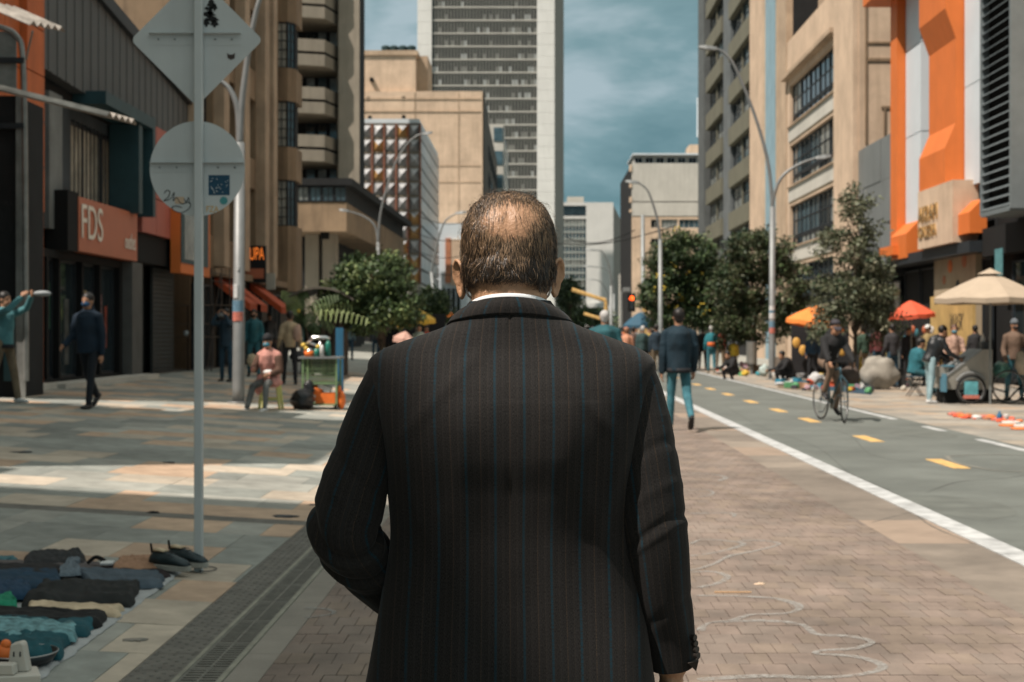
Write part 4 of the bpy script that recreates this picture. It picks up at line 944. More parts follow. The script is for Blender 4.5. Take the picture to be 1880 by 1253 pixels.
b4 = Vector((XX(808, 60), 60, g(-4))); lamp('thin dark street lamp arching beside the white shop with the rust stripe', b4, (792, 500), [([(792,500),(800,460),(815,410),(838,392)], .5)], .09, .07, mat=m_galvd)
b5 = Vector((XX(1213, 52), 52, 0)); lamp('thin street lamp rising out of the yellow flowered tree', b5, (1212, 440), [([(1212,440),(1206,400),(1190,352),(1172,336)], -.55)], .1, .07, mat=m_galvd)
for k, (px, Y, tp, e) in enumerate(((1122, 95, 525, (1092, 460)), (1127, 125, 540, (1083, 490)), (1118, 160, 560, (1088, 514)))):
    lamp('far thin street lamp in front of the white slab, %s in the row' % ['nearest', 'second', 'third'][k], Vector((XX(px,Y), Y, 0)), (px, tp), [([(px,tp),(px-3,(tp+e[1])/2),(px-15,e[1]+4),(e[0]+4,e[1])], -.9)], .14, .10, mat=m_galvd)
lamp_far = lamp('dark slim pole standing before the tan block', Vector((XX(1181,70), 70, 0)), (1180, 395), [], .13, .10, group='bare poles', name='street_pole', mat=m_galvd)
t = thing('traffic_light', 'black traffic light with its red lamp lit above the crowd', 'traffic light', (XX(1141,75), 75, 0))
b = mb(); b.tube([(XX(1141,75),75,0), P(1141,535,75)], .07, 8); b.build('pole', m_galv, t)
b = mb(); b.tube([P(1141,537,75), P(1152,535,75), P(1160,537,75)], .04, 6); b.build('arm', m_galv, t)
b = mb(); b.cbox(P(1159,556,75), .40, .35, .95); bd = b.build('signal_body', m_black, t)
b = mb(); b.tube([P(1160,548,74.80), P(1160,548,74.77)], .13, 12); b.build('red_lamp', M('red_lamp_lit', (.9,.1,.03), .5, .02, emit=((1,.10,.01), 3.0)), bd)
for z_ in (556, 564): b = mb(); b.tube([P(1160,z_,74.81), P(1160,z_,74.79)], .11, 12); b.build('unlit_lamp', m_sfr, bd)
b = mb(); b.cbox(P(1150,532,75), .38, .3, .22); b.build('camera_box', m_galv, t)
b = mb(); b.cbox(P(1183,566,60), .2, .2, .3); b.tube([(XX(1186,60),60,0), P(1186,570,60)], .05, 8)
tag(b.build('post', m_yel), 'short orange topped post behind the blue parasol', 'post')
t = thing('crane_arm', 'low yellow diagonal barrier beam crossing above the distant heads', 'barrier', (XX(1070,90), 90, 0))
b = mb(); b.tube([P(1050,532,90), P(1112,552,90)], .12, 6); b.tube([P(1112,552,90), Vector((XX(1114,90),90,0))], .12, 6); b.tube([P(1072,576,90), P(1104,586,90)], .10, 6); b.build('beam', m_yel, t)
# overhead wires
for k, (a, c, Y0_, Y1_) in enumerate((((1000,445),(1240,415),95,70), ((1040,437),(1165,423),90,75))):
    p0, p1 = P(*a, Y0_), P(*c, Y1_); b = mb(); pts = [p0.lerp(p1, i/12)-Vector((0,0,.5*math.sin(math.pi*i/12))) for i in range(13)]; b.tube(pts, .03, 4)
    tag(b.build('overhead_wire', m_black), ['upper sagging wire strung across the street', 'lower sagging wire strung across the street'][k], 'wire')
for k in range(5):
    p0, p1 = P(745, 385+k*34, 75), P(850, 410+k*30, 100); b = mb(); pts = [p0.lerp(p1, i/12)-Vector((0,0,.35*math.sin(math.pi*i/12))) for i in range(13)]; b.tube(pts, .022, 4)
    tag(b.build('overhead_wire', m_black), 'thin cable running past the white shop with the rust stripe, %s from the top' % ['first','second','third','fourth','fifth'][k], 'wire', 'cables by the glass building')

# ---------------------------------------------------------------- road sign seen from behind (foreground)
bs = gp(365, 1050); Ys = bs.y; S = F/Ys
m_sign = M('sign_back_aluminium', (.52,.55,.55), .5, .06, 3, metal=.0, bump=.05, streak=.12)
t = thing('road_sign', 'back of a road sign with a diamond and a round plate on one square post', 'road sign', bs)
pw = .0235
b = mb(); b.box(bs.x-pw, bs.x+pw, Ys-pw, Ys+pw, bs.z-.05, 4.0); b.build('post', m_sign, t, bevel=.004)
yp = Ys+pw+.004
def sx(px): return XX(px, Ys)
def sz(py): return ZZ(py, Ys)
# circle
cx, cz, cr = sx(360), sz(309), (447-272)/2/S
b = mb(); b.tube([(cx,yp,cz),(cx,yp+.004,cz)], cr, 64); disc = b.build('round_plate', m_sign, t)
# diamond: centre (359,72) half 121, rounded corners
dx_, dz_, hh = sx(359), sz(72), 122/S; pts = []
for k in range(4):
    a = math.pi/2*k; c = Vector((math.cos(a), 0, math.sin(a)))*(hh-.05)
    for q in range(-4, 5):
        an = a+q/4*math.pi/4; pts.append(Vector((dx_, yp, dz_))+c+Vector((math.cos(an), 0, math.sin(an)))*.035)
b = mb(); b.prism(pts, (0, .004, 0)); dia = b.build('diamond_plate', m_sign, t)
def bracket(par, x0, x1, z0, z1):
    b = mb(); d = .028; y0 = yp-d
    b.box(x0, x1, yp-.002, yp-.0003, z0, z1); b.box(x0, x1, y0, yp-.002, z1-.003, z1)
    b.build('bracket', m_sign, par)
    for u in (.1, .28, .72, .9):
        b = mb(); x = x0+(x1-x0)*u; b.tube([(x,yp-.008,(z0+z1)/2),(x,yp-.001,(z0+z1)/2)], .006, 8); b.build('bolt', m_galvd, par)
bracket(disc, sx(274), sx(447), sz(316), sz(298)); bracket(dia, sx(272), sx(441), sz(82), sz(60))
# stickers and pen marks on the plates (flat, where they stand)
m_stdk = M('sticker_dark_blue', (.01,.06,.11), .5, .1, 30); m_stteal = M('sticker_teal', (.06,.26,.27), .5, .05); m_stor = M('sticker_orange', (.60,.34,.08), .5, .05)
yf = yp-.0012
def flat(name, px0, px1, py0, py1, mat, par, y=yf, dy=0): b = mb(); b.box(sx(px0), sx(px1), y-.0006-dy, y+.0006-dy, sz(py1), sz(py0)); return b.build(name, mat, par)
flat('blue_sticker', 381, 420, 321, 358, m_stdk, disc)
rs = random.Random(8)
b = mb()
for _ in range(26): x, z = sx(rs.uniform(384, 417)), sz(rs.uniform(325, 354)); b.box(x-.0025, x+.0025, yf-.0018, yf-.0008, z-.0025, z+.0025)
tag(b.build('sticker_dots', m_stkw, disc), kind='stuff')
b = mb(); b.tube([(sx(409),yf-.001,sz(368)),(sx(409),yf+.0006,sz(368))], 7.2/S, 24); b.build('teal_sticker', m_stteal, disc)
text('yellow_sticker', 'FZA', m_stor, disc, (sx(377), yf, sz(389)), (1,0,0), (0,0,1), 11/S, 23/S, depth=.001)
def pen(par, l, w=.0045, mat=None):
    q = arc([Vector((sx(a), yf-.0005, sz(c))) for a, c in l], 8); b = mb(); b.tube(q, w/2, 5); b.build('pen_mark', mat or m_ink, par)
pen(disc, [(300,354),(304,349),(310,352),(306,362),(299,368),(308,366),(314,361)]); pen(disc, [(314,360),(318,353),(316,368),(322,362),(326,368)]); pen(disc, [(326,368),(332,374),(344,371),(348,377),(341,386),(330,390),(318,387),(314,380),(322,378),(332,381)]); pen(disc, [(336,364),(340,371),(344,362),(346,374)])
flat('paper_scrap', 319, 336, 361, 374, m_tan2, disc)
# ink figure and small face sticker on the diamond
for (cx_, cy_, rx_, ry_) in ((386,6,7,8),(378,14,4,3),(392,12,5,6),(381,25,12,5),(388,34,11,5),(377,40,6,7),(392,42,7,6),(384,20,5,8)):
    b = mb(); q = [Vector((sx(cx_+rx_*math.cos(a)*(1+.3*math.sin(5*a))), yf, sz(cy_+ry_*math.sin(a)*(1+.25*math.cos(4*a))))) for a in [2*math.pi*i/18 for i in range(18)]]; b.prism(q, (0,-.001,0)); b.build('ink_patch', m_ink, dia)
b = mb(); q = [Vector((sx(a), yf, sz(c))) for a, c in ((415,96),(419,99),(425,99),(430,96),(429,106),(422,109),(416,105))]; b.prism(q, (0,-.001,0)); b.build('face_sticker', M('sticker_brown', (.05,.035,.03), .6, .2), dia)

# ---------------------------------------------------------------- metal kiosk booth on the shaded side (px 0-50)
Yk_ = 22.6; xk = XX(46, Yk_)
t = thing('metal_kiosk', 'old metal kiosk with a rounded glazed top and rusty corrugated awnings', 'kiosk', (xk-1.2, Yk_, g(xk)))
m_old = M('old_aluminium', (.26,.265,.25), .5, .3, 3, metal=.4, streak=.6); m_corr = M('corrugated_old', (.36,.32,.28), .6, .4, 5, streak=.8)
q = arc([P(48,700,Yk_), P(46,300,Yk_), P(42,110,Yk_), P(30,66,Yk_), P(0,50,Yk_), P(-30,48,Yk_)], 8)
b = mb()
for i in range(len(q)-1): b.tube([q[i], q[i+1]], .045, 6, ell=None)
b.build('frame', m_old, t)
b = mb(); b.box(XX(30,Yk_), XX(47,Yk_), Yk_-.02, Yk_+.02, g(xk), ZZ(170,Yk_)); b.build('corner_strip', m_old, t)
for k, (a, c) in enumerate(((58, 108), (116, 168))): b = mb(); b.box(XX(-32,Yk_), XX(30,Yk_), Yk_+.0, Yk_+.02, ZZ(c,Yk_), ZZ(a,Yk_)); b.build('glazing', m_glassl, t)
for py in (112, 232): b = mb(); b.box(XX(-32,Yk_), XX(46,Yk_), Yk_-.06, Yk_+.03, ZZ(py+5,Yk_), ZZ(py-5,Yk_)); b.build('rail', m_sfr, t)
b = mb(); b.box(XX(-34,Yk_), XX(28,Yk_), Yk_+.06, Yk_+1.3, g(xk)-.02, ZZ(175,Yk_)); b.build('cabin', m_dark, t)
b = mb(); b.box(XX(8,Yk_), XX(26,Yk_), Yk_-.03, Yk_+.05, ZZ(700,Yk_), ZZ(560,Yk_)); b.build('teal_box', m_teal, t)
def corr(nm, a, c, d0, d1, n=9):
    b = mb(); A, B = Vector(a), Vector(c); D = Vector(d0); vs = []
    for i in range(n*2+1):
        u = i/(n*2); o = D*u+Vector((0,0,.07*(i % 2))); vs += [A+o, B+o]
    b.add(vs, [(2*i, 2*i+1, 2*i+3, 2*i+2) for i in range(n*2)]); vs2 = [Vector(v)-Vector((0,0,.012)) for v in vs]; b.add(vs2, [(2*i, 2*i+2, 2*i+3, 2*i+1) for i in range(n*2)]); return b.build(nm, m_corr, t)
corr('corrugated_awning', P(-60, 150, 19.6), P(196, 213, 19.8), (0, 1.5, .10), None, 5)
corr('corrugated_awning', P(-40, 5, 19.8), P(55, 46, 20), (0, 1.5, .22), None, 5)
b = mb(); b.tube([P(60,58,16.5), P(48,110,17.4)], .012, 5); b.build('stay_rod', m_old, t)
text('graffiti', 'S7O', m_ink, t, (XX(-2,Yk_), Yk_+.055, ZZ(425,Yk_)), (1,0,0), (0,0,1), .5, .22, depth=.004)

# ---------------------------------------------------------------- newsstand, rack, parasols, carts
Yn = gp(610, 690).y; zg = g(XX(610, Yn))
t = thing('newsstand', 'dark roofed brown newsstand behind the green vendor cart', 'kiosk', (XX(600,Yn), Yn, zg))
m_kio = M('kiosk_brown', (.09,.066,.05), .6, .15, 2, streak=.3)
b = mb()
for i in range(12):
    a0, a1 = i/12, (i+1)/12; X0, X1 = XX(533,Yn), XX(656,Yn); f_ = lambda a: X0+(X1-X0)*a; h_ = lambda a: ZZ(550,Yn)+.33*(1-(2*a-1)**2)
    b.prism([(f_(a0),Yn-.9,h_(a0)-.06),(f_(a1),Yn-.9,h_(a1)-.06),(f_(a1),Yn-.9,h_(a1)),(f_(a0),Yn-.9,h_(a0))], (0,2.6,0))
b.build('roof', M('kiosk_roof', (.09,.08,.065), .6, .3, 2, streak=.4), t)
b = mb(); b.box(XX(590,Yn), XX(627,Yn), Yn-.0, Yn+1.4, zg, ZZ(548,Yn)); b.build('cabin', m_kio, t)
for px in (600, 610, 620): b = mb(); b.box(XX(px,Yn)-.015, XX(px,Yn)+.015, Yn-.03, Yn, zg, ZZ(552,Yn)); b.build('wall_rib', m_dark, t)
b = mb(); b.box(XX(550,Yn), XX(556,Yn), Yn+.2, Yn+.3, zg, ZZ(552,Yn)); b.build('post', m_teal, t)
b = mb(); b.box(XX(545,Yn), XX(590,Yn), Yn+1.0, Yn+1.1, zg, ZZ(600,Yn)); b.build('counter', m_black, t)
bb0 = gp(623, 738); b = mb(); b.box(bb0.x-.07, bb0.x+.07, bb0.y, bb0.y+.1, bb0.z, ZZ(602,bb0.y)); tag(b.build('blue_board', M('blue_plastic_board', (.02,.11,.20), .6, .15)), 'tall blue board standing upright beside the vendor cart', 'board')
# steel display rack (scaffold-like)
t = thing('display_rack', 'tall rusty steel rack with shelves in front of the shuttered shop', 'rack', gp(350, 680))
Yd = gp(350, 680).y; m_rack = M('rack_steel', (.07,.055,.045), .6, .3, 9)
for px in (388, 407, 422, 300, 345): b = mb(); b.tube([Vector((XX(px,Yd),Yd,g(XX(px,Yd)))), P(px, 492 if px > 380 else 560, Yd)], .018, 6); b.build('upright', m_rack, t)
for py in (560, 594, 618): b = mb(); b.box(XX(300,Yd), XX(424,Yd), Yd-.2, Yd+.2, ZZ(py,Yd)-.02, ZZ(py,Yd)); b.build('shelf', M('shelf_board', (.16,.12,.09), .8, .3, 6), t)
b = mb(); b.tube([Vector((XX(380,Yd-.4),Yd-.4,g(XX(380,Yd)))), P(405, 505, Yd+.2)], .014, 6); b.build('diagonal_brace', m_rack, t)
b = mb(); b.tube([P(386,500,Yd), P(424,508,Yd)], .014, 6); b.tube([P(386,515,Yd), P(424,522,Yd)], .014, 6); b.build('top_rail', m_rack, t)
b = mb(); b.ball(P(342,612,Yd-.1), .07, .07, .08); tag(b.build('paper_cup', m_stkw), 'small white cup on the lower shelf of the steel rack', 'cup')
# parasol builder
def parasol(label, c, Yc, w, hgt, zrim, mat, n=8, tilt=0, pole_to=None, polemat=None, vent=False, group=None, rim=.12, name='parasol', pole_r=.018):
    c = Vector((c, Yc, g(c))); t = thing(name, label, 'parasol', c, group)
    rot = Matrix.Rotation(tilt, 4, 'Y'); top = Vector((c.x, c.y, zrim)); b = mb()
    def pt(r, z, a): return top+(rot @ Vector((r*math.cos(a), r*math.sin(a), z)))
    for i in range(n):
        a0, a1 = 2*math.pi*i/n, 2*math.pi*(i+1)/n; am = (a0+a1)/2; R_ = w/2
        prev = None; segs = 6
        for k in range(segs):
            u0, u1 = k/segs, (k+1)/segs; zf = lambda u: hgt*(1-u**1.25); rr = lambda u: R_*u
            b.add([pt(rr(u0),zf(u0),a0), pt(rr(u1),zf(u1),a0), pt(rr(u1)*.965,zf(u1)-.02*u1,am), pt(rr(u1),zf(u1),a1), pt(rr(u0),zf(u0),a1), pt(rr(u0)*.965,zf(u0)-.02*u0,am)], [(0,1,2,5),(5,2,3,4)])
        b.add([pt(R_,0,a0), pt(R_*.965,-.02,am), pt(R_,0,a1), pt(R_*.99,-rim,a1), pt(R_*.955,-rim-.02,am), pt(R_*.99,-rim,a0)], [(0,1,4,5),(1,2,3,4)])
    b.build('canopy', mat, t)
    if vent:
        b = mb()
        for i in range(n):
            a0, a1 = 2*math.pi*i/n, 2*math.pi*(i+1)/n; b.add([pt(0,hgt+.10,a0), pt(w*.115,hgt-.02,a0), pt(w*.115,hgt-.02,a1)], [(0,1,2)])
        b.build('vent_cap', mat, t)
    b = mb(); b.tube([c, top+Vector((0,0,hgt*.9))], pole_r, 8); b.build('pole', polemat or m_galvd, t)
    b = mb()
    for i in range(n):
        a = 2*math.pi*i/n; b.tube([pt(.03,hgt-.12,a), pt(w*.49,.0,a)], .007, 4)
    b.build('ribs', m_galvd, t); return t
m_umb = M('canvas_beige', (.40,.325,.245), .85, .08, 3, bump=.1); m_umo = M('canvas_orange', (.80,.24,.05), .75, .08, 3); m_umr = M('canvas_red', (.62,.10,.045), .75, .08, 3)
m_umy = M('canvas_yellow', (.75,.46,.06), .75, .08, 3); m_umbl = M('canvas_blue', (.03,.09,.14), .75, .08, 3); m_umw = M('canvas_multi', (.35,.33,.38), .75, .2, 5)
Yu = 28.3; pb = parasol('large beige canvas parasol with a vent cap over the food cart', XX(1818,Yu), Yu, 2.25, .50, ZZ(548,Yu), m_umb, vent=True, rim=.10, pole_r=.022)
text('printed_word', 'OPI', M('print_brown', (.12,.09,.07), .8), pb, (XX(1783,Yu), Yu-.985, ZZ(535,Yu)), (1,.0,0), (0,.75,.5), .14, .26, depth=.004) if False else None
parasol('orange parasol half hidden by the thin grey green tree', XX(1497,42), 42, 1.75, .55, ZZ(594,42), m_umo, tilt=.18)
parasol('red parasol over the dark stall next to the mustard hoarding', XX(1673,42), 42, 1.42, .42, ZZ(578,42), m_umr, tilt=-.08)
parasol('bright yellow parasol behind the dark suited man', XX(764,42), 42, 1.15, .42, ZZ(591,42), m_umy, tilt=-.15)
parasol('pale multicoloured umbrella further down the street behind the yellow one', XX(838,60), 60, .9, .3, ZZ(598,60), m_umw)
parasol('dark blue parasol among the crowd below the traffic light', XX(1175,55), 55, 1.3, .5, ZZ(597,55), m_umbl)
for k, (px, py, Y, mat, lab) in enumerate(((735, 592, 46, m_umy, 'small yellow parasol peeping out from under the leafy tree'), (742, 622, 38, m_umo, 'faded pink parasol tilted low beside the yellow one'), (822, 578, 70, m_umo, 'far orange parasol in front of the grey shops'))):
    parasol(lab, XX(px,Y), Y, .58 if k == 1 else .8, .2, ZZ(py,Y), M('canvas_pink', (.5,.30,.24), .8, .1) if k == 1 else mat, tilt=.2)
# vendor cart (green metal)
cb_ = gp(588, 752); Yc = cb_.y; sc = F/Yc; z0 = cb_.z
t = thing('vendor_cart', 'green metal wheeled vendor cart with mesh sides and a grey top', 'cart', cb_)
m_grn = M('cart_green', (.16,.25,.12), .6, .25, 6, streak=.3); x0, x1 = XX(554,Yc), XX(619,Yc); D = .5
ztop = ZZ(659,Yc)
for (x, y) in ((x0,Yc),(x1-.03,Yc),(x0,Yc+D),(x1-.03,Yc+D)): b = mb(); b.box(x, x+.03, y, y+.03, z0+.09, ztop); b.build('leg', m_grn, t)
b = mb(); b.box(x0-.06, x1+.06, Yc-.04, Yc+D+.07, ztop, ztop+.035); b.build('top', m_galv, t)
for py in (706, 745): b = mb(); b.box(x0+.031, x1-.031, Yc, Yc+D, ZZ(py,Yc), ZZ(py,Yc)+.03); b.build('shelf', m_grn, t)
b = mb()
for i in range(16): u = x0+.03+(x1-x0-.06)*(i+.5)/16; b.box(u-.003, u+.003, Yc+.01, Yc+.016, ZZ(704,Yc), ztop)
for j in range(6): z = ZZ(704,Yc)+(ztop-ZZ(704,Yc))*(j+.5)/6; b.box(x0+.03, x1-.03, Yc+.0165, Yc+.022, z-.003, z+.003)
b.build('wire_mesh', m_grn, t)
for (x, y) in ((x0+.04,Yc+.05),(x1-.04,Yc+.05),(x1-.04,Yc+D-.03)): b = mb(); b.tube([(x-.02,y,z0+.05),(x+.02,y,z0+.05)], .05, 12); b.build('wheel', m_black, t)
def item(name, label, cat, mk, mat, group=None, smooth=True):
    b = mb(); mk(b); return tag(b.build(name, mat, None, smooth=smooth), label, cat, group)
m_or = M('orange_plastic', (.75,.17,.03), .5, .15, 8); m_plw = M('white_plastic', (.60,.60,.58), .35, .1, 4); m_grnb = M('green_bottle', (.02,.16,.12), .25, .1); m_bag = M('black_bag', (.018,.018,.02), .28, .3, 12, bump=.8, bscale=22); m_yfr = M('yellow_fruit', (.65,.45,.08), .5, .2)
yc_ = Yc+.15
item('crate', 'orange plastic crate on the bottom shelf of the green cart', 'crate', lambda b: (b.box(XX(578,Yc),XX(614,Yc),Yc+.06,Yc+.4,ZZ(744,Yc),ZZ(722,Yc))), m_or, smooth=False)
item('fruit_bag', 'bulging orange net bag of fruit inside the green cart', 'bag', lambda b: b.ball(P(580,716,yc_), .13,.14,.09), m_or)
item('fruit_bag', 'orange bag hanging on the street side of the green cart', 'bag', lambda b: (b.ball(P(627,735,Yc+.2), .07,.1,.16), b.ball(P(623,716,Yc+.2), .035,.05,.08)), m_or)
item('paper_parcel', 'white paper parcel lying on the lower shelf of the green cart', 'parcel', lambda b: b.cbox(P(597,712,yc_), .22,.2,.08, Matrix.Rotation(.4,3,'Y')), m_plw, smooth=False)
item('orange_tub', 'orange tub on top of the green cart', 'tub', lambda b: b.tube([(XX(565,Yc),yc_,ztop+.036),(XX(565,Yc),yc_,ztop+.13)], [.075,.085], 14), m_or)
item('juice_press', 'chromed hand juice press on top of the green cart', 'press', lambda b: (b.tube([(XX(585,Yc),yc_,ztop+.036),(XX(585,Yc),yc_,ztop+.3)], .02, 8), b.tube([P(562,631,yc_),P(575,620,yc_),P(598,620,yc_),P(606,622,yc_)], [.03,.035,.03,.02], 8), b.tube([P(563,628,yc_),P(585,636,yc_)], .02, 6), b.ball(P(568,646,yc_),.06)), M('chrome', (.6,.6,.6), .2, .1, metal=1))
item('green_bottle', 'tall green bottle at the end of the cart top', 'bottle', lambda b: b.tube([(XX(600,Yc),yc_,ztop+.036),(XX(600,Yc),yc_,ztop+.25),(XX(600,Yc),yc_,ztop+.31)], [.05,.05,.02], 12), m_grnb)
item('green_bottle', 'short green bottle with a white label beside the juice press', 'bottle', lambda b: b.tube([(XX(590,Yc),yc_-.1,ztop+.036),(XX(590,Yc),yc_-.1,ztop+.2),(XX(590,Yc),yc_-.1,ztop+.24)], [.035,.035,.015], 12), m_plw)
item('green_can', 'green can between the tub and the bottles', 'can', lambda b: b.tube([(XX(580,Yc),yc_-.06,ztop+.036),(XX(580,Yc),yc_-.06,ztop+.17)], .05, 12), m_grnb)
for k, (px, py) in enumerate(((557,634),(562,640),(584,637))): item('fruit', 'yellow fruit piled over the orange tub, %s' % ['at the edge','in the middle','nearest the press'][k], 'fruit', lambda b: b.ball(P(px,py,yc_),.04), m_yfr, 'yellow fruit on the cart')
def bagshape(b, c, rx, ry, rz, seed=0, amp=.25, sq=1.0):
    n0 = len(b.v); b.ball(c, rx, ry, rz, 24, 16); c = Vector(c)
    for i in range(n0, len(b.v)):
        v = Vector(b.v[i]); d = v-c; k = 1+amp*noise.noise(d*(6/max(rx,rz)/3)+Vector((seed,0,0)))+amp*.5*noise.noise(d*(16/max(rx,rz)/3)+Vector((seed,5,0))); q = c+d*k; q.z = max(q.z, c.z-rz*.92); b.v[i] = tuple(q)
item('rubbish_bag', 'crumpled black rubbish bag slumped beside the fruit vendor', 'bag', lambda b: (bagshape(b, gp(552,752)+Vector((0,.1,.16)), .21,.2,.18,3), bagshape(b, gp(562,752)+Vector((.02,.15,.34)), .10,.09,.16,7)), m_bag)
# stool under the vendor
st = gp(495, 752); t = thing('plastic_stool', 'lime yellow plastic stool under the seated fruit vendor', 'stool', st); m_lime = M('lime_plastic', (.50,.50,.17), .4, .06)
for (a, c) in ((-1,-1),(1,-1),(1,1),(-1,1)): b = mb(); b.tube([st+Vector((a*.17,c*.15+.12,0)), st+Vector((a*.12,c*.11+.12,.42))], [.022,.028], 4); b.build('leg', m_lime, t)
b = mb(); b.box(st.x-.16,st.x+.16,st.y-.02,st.y+.27,st.z+.42,st.z+.455); b.build('seat', m_lime, t)
b = mb(); b.box(st.x-.15,st.x+.15,st.y-.02,st.y+.0,st.z+.15,st.z+.185); b.box(st.x-.15,st.x+.15,st.y+.24,st.y+.26,st.z+.15,st.z+.185); b.build('rung', m_lime, t)

# --- food cart under the beige parasol
cq = gp(1745, 742); Yc = cq.y
def cp(px, py, dy=0): return P(px, py, Yc+dy)
t = thing('food_cart', 'grey metal food cart with a sloping side panel and a bicycle wheel', 'cart', cq)
m_cart = M('cart_sheet_metal', (.30,.285,.25), .5, .15, 2, metal=.3, streak=.4); m_tyre = M('tyre_black', (.02,.02,.02), .8, .1)
b = mb(); b.prism([cp(1736,715), cp(1822,715), cp(1822,642), cp(1804,642), cp(1740,690)], (0, .85, 0)); b.build('body', m_cart, t)
b = mb(); b.prism([cp(1738,690,-.02), cp(1803,641,-.02), cp(1803,644,-.02), cp(1738,693,-.02)], (0, .9, 0)); b.build('edge_trim', m_galv, t)
b = mb(); b.prism([cp(1727,692,.1), cp(1742,692,.1), cp(1742,673,.1), cp(1727,673,.1)], (0, .6, 0)); b.build('front_tray', m_cart, t)
b = mb(); b.prism([cp(1734,740,.1), cp(1822,738,.1), cp(1822,716,.1), cp(1734,716,.1)], (0, .6, 0)); b.build('under_box', m_black, t)
b = mb(); b.prism([cp(1806,642,.1), cp(1820,642,.1), cp(1820,628,.1), cp(1806,628,.1)], (0, .4, 0)); b.build('top_box', m_sfr, t)
def wheel(par, c, r, axis, tyre=.02, spokes=18, disc=None):
    axis = Vector(axis).normalized(); u = axis.cross(Vector((0,0,1))).normalized(); v = Vector((0,0,1)); w_ = bpy.data.objects
    def circ(rr, n=32): return [Vector(c)+u*rr*math.cos(2*math.pi*i/n)+v*rr*math.sin(2*math.pi*i/n) for i in range(n+1)]
    b = mb(); b.tube(circ(r-tyre), tyre, 8, caps=False); wh = b.build('wheel', m_tyre, par, smooth=True)
    b = mb(); b.tube(circ(r-tyre*2.3), tyre*.5, 6, caps=False); b.build('rim', M('rim_steel', (.4,.4,.4), .3, .1, metal=.9), wh)
    b = mb()
    for i in range(spokes): a = 2*math.pi*i/spokes; b.tube([Vector(c), Vector(c)+u*(r-tyre*2.3)*math.cos(a)+v*(r-tyre*2.3)*math.sin(a)], .0016, 3)
    b.tube([Vector(c)-axis*.03, Vector(c)+axis*.03], .02, 8); b.build('spokes', m_galvd, wh); return wh
wh = wheel(t, cp(1783, 716, -.08)+Vector((0,0,0)), .305, (0,1,0), .024)
b = mb(); b.tube(arc([cp(1783,716,-.08)+Vector((.34*math.cos(a),0,.34*math.sin(a))) for a in (2.6,2.1,1.57,1.0,.6)], 6), [.02]*25 if False else .028, 6); b.build('mudguard', m_galv, t)
b = mb(); b.cbox(cp(1783,713,-.13), .27,.01,.27); pl = b.build('teal_poster', M('poster_teal', (.10,.33,.37), .5, .35, 9), t)
b = mb(); b.cbox(cp(1783,729,-.135), .32,.01,.07); b.build('salmon_strip', m_stkr, t)
b = mb(); b.tube([cp(1820,735,.3), cp(1850,735,.2), cp(1862,722,.1), cp(1880,705,.1)], .02, 8); b.tube([cp(1822,712,.3), cp(1850,722,.2)], .016, 8); b.build('push_frame', m_black, t)
item('fruit_heap', 'heap of dark fruit and bags on the sloping top of the food cart', 'food', lambda b: (bagshape(b, cp(1780,662,.4), .18,.25,.10,1), bagshape(b, cp(1795,652,.4), .12,.2,.10,4)), M('dark_produce', (.05,.04,.03), .7, .5, 20))
item('condiment_bottle', 'pale bottle standing at the top end of the food cart', 'bottle', lambda b: b.tube([cp(1804,641,.3), cp(1804,622,.3), cp(1804,612,.3)], [.045,.045,.012], 10), m_plw)
item('blue_cloth', 'blue cloth hanging over the front tray of the food cart', 'cloth', lambda b: (b.cbox(cp(1732,703,.05), .05,.3,.36), b.cbox(cp(1738,672,.2),.22,.3,.03)), M('cloth_blue', (.08,.20,.27), .8, .2, 5), smooth=False)
item('green_bag', 'translucent green bag of bottles behind the food cart', 'bag', lambda b: bagshape(b, cp(1838,680,.4), .17,.2,.17,9), M('green_plastic_bag', (.10,.26,.22), .35, .5, 14))
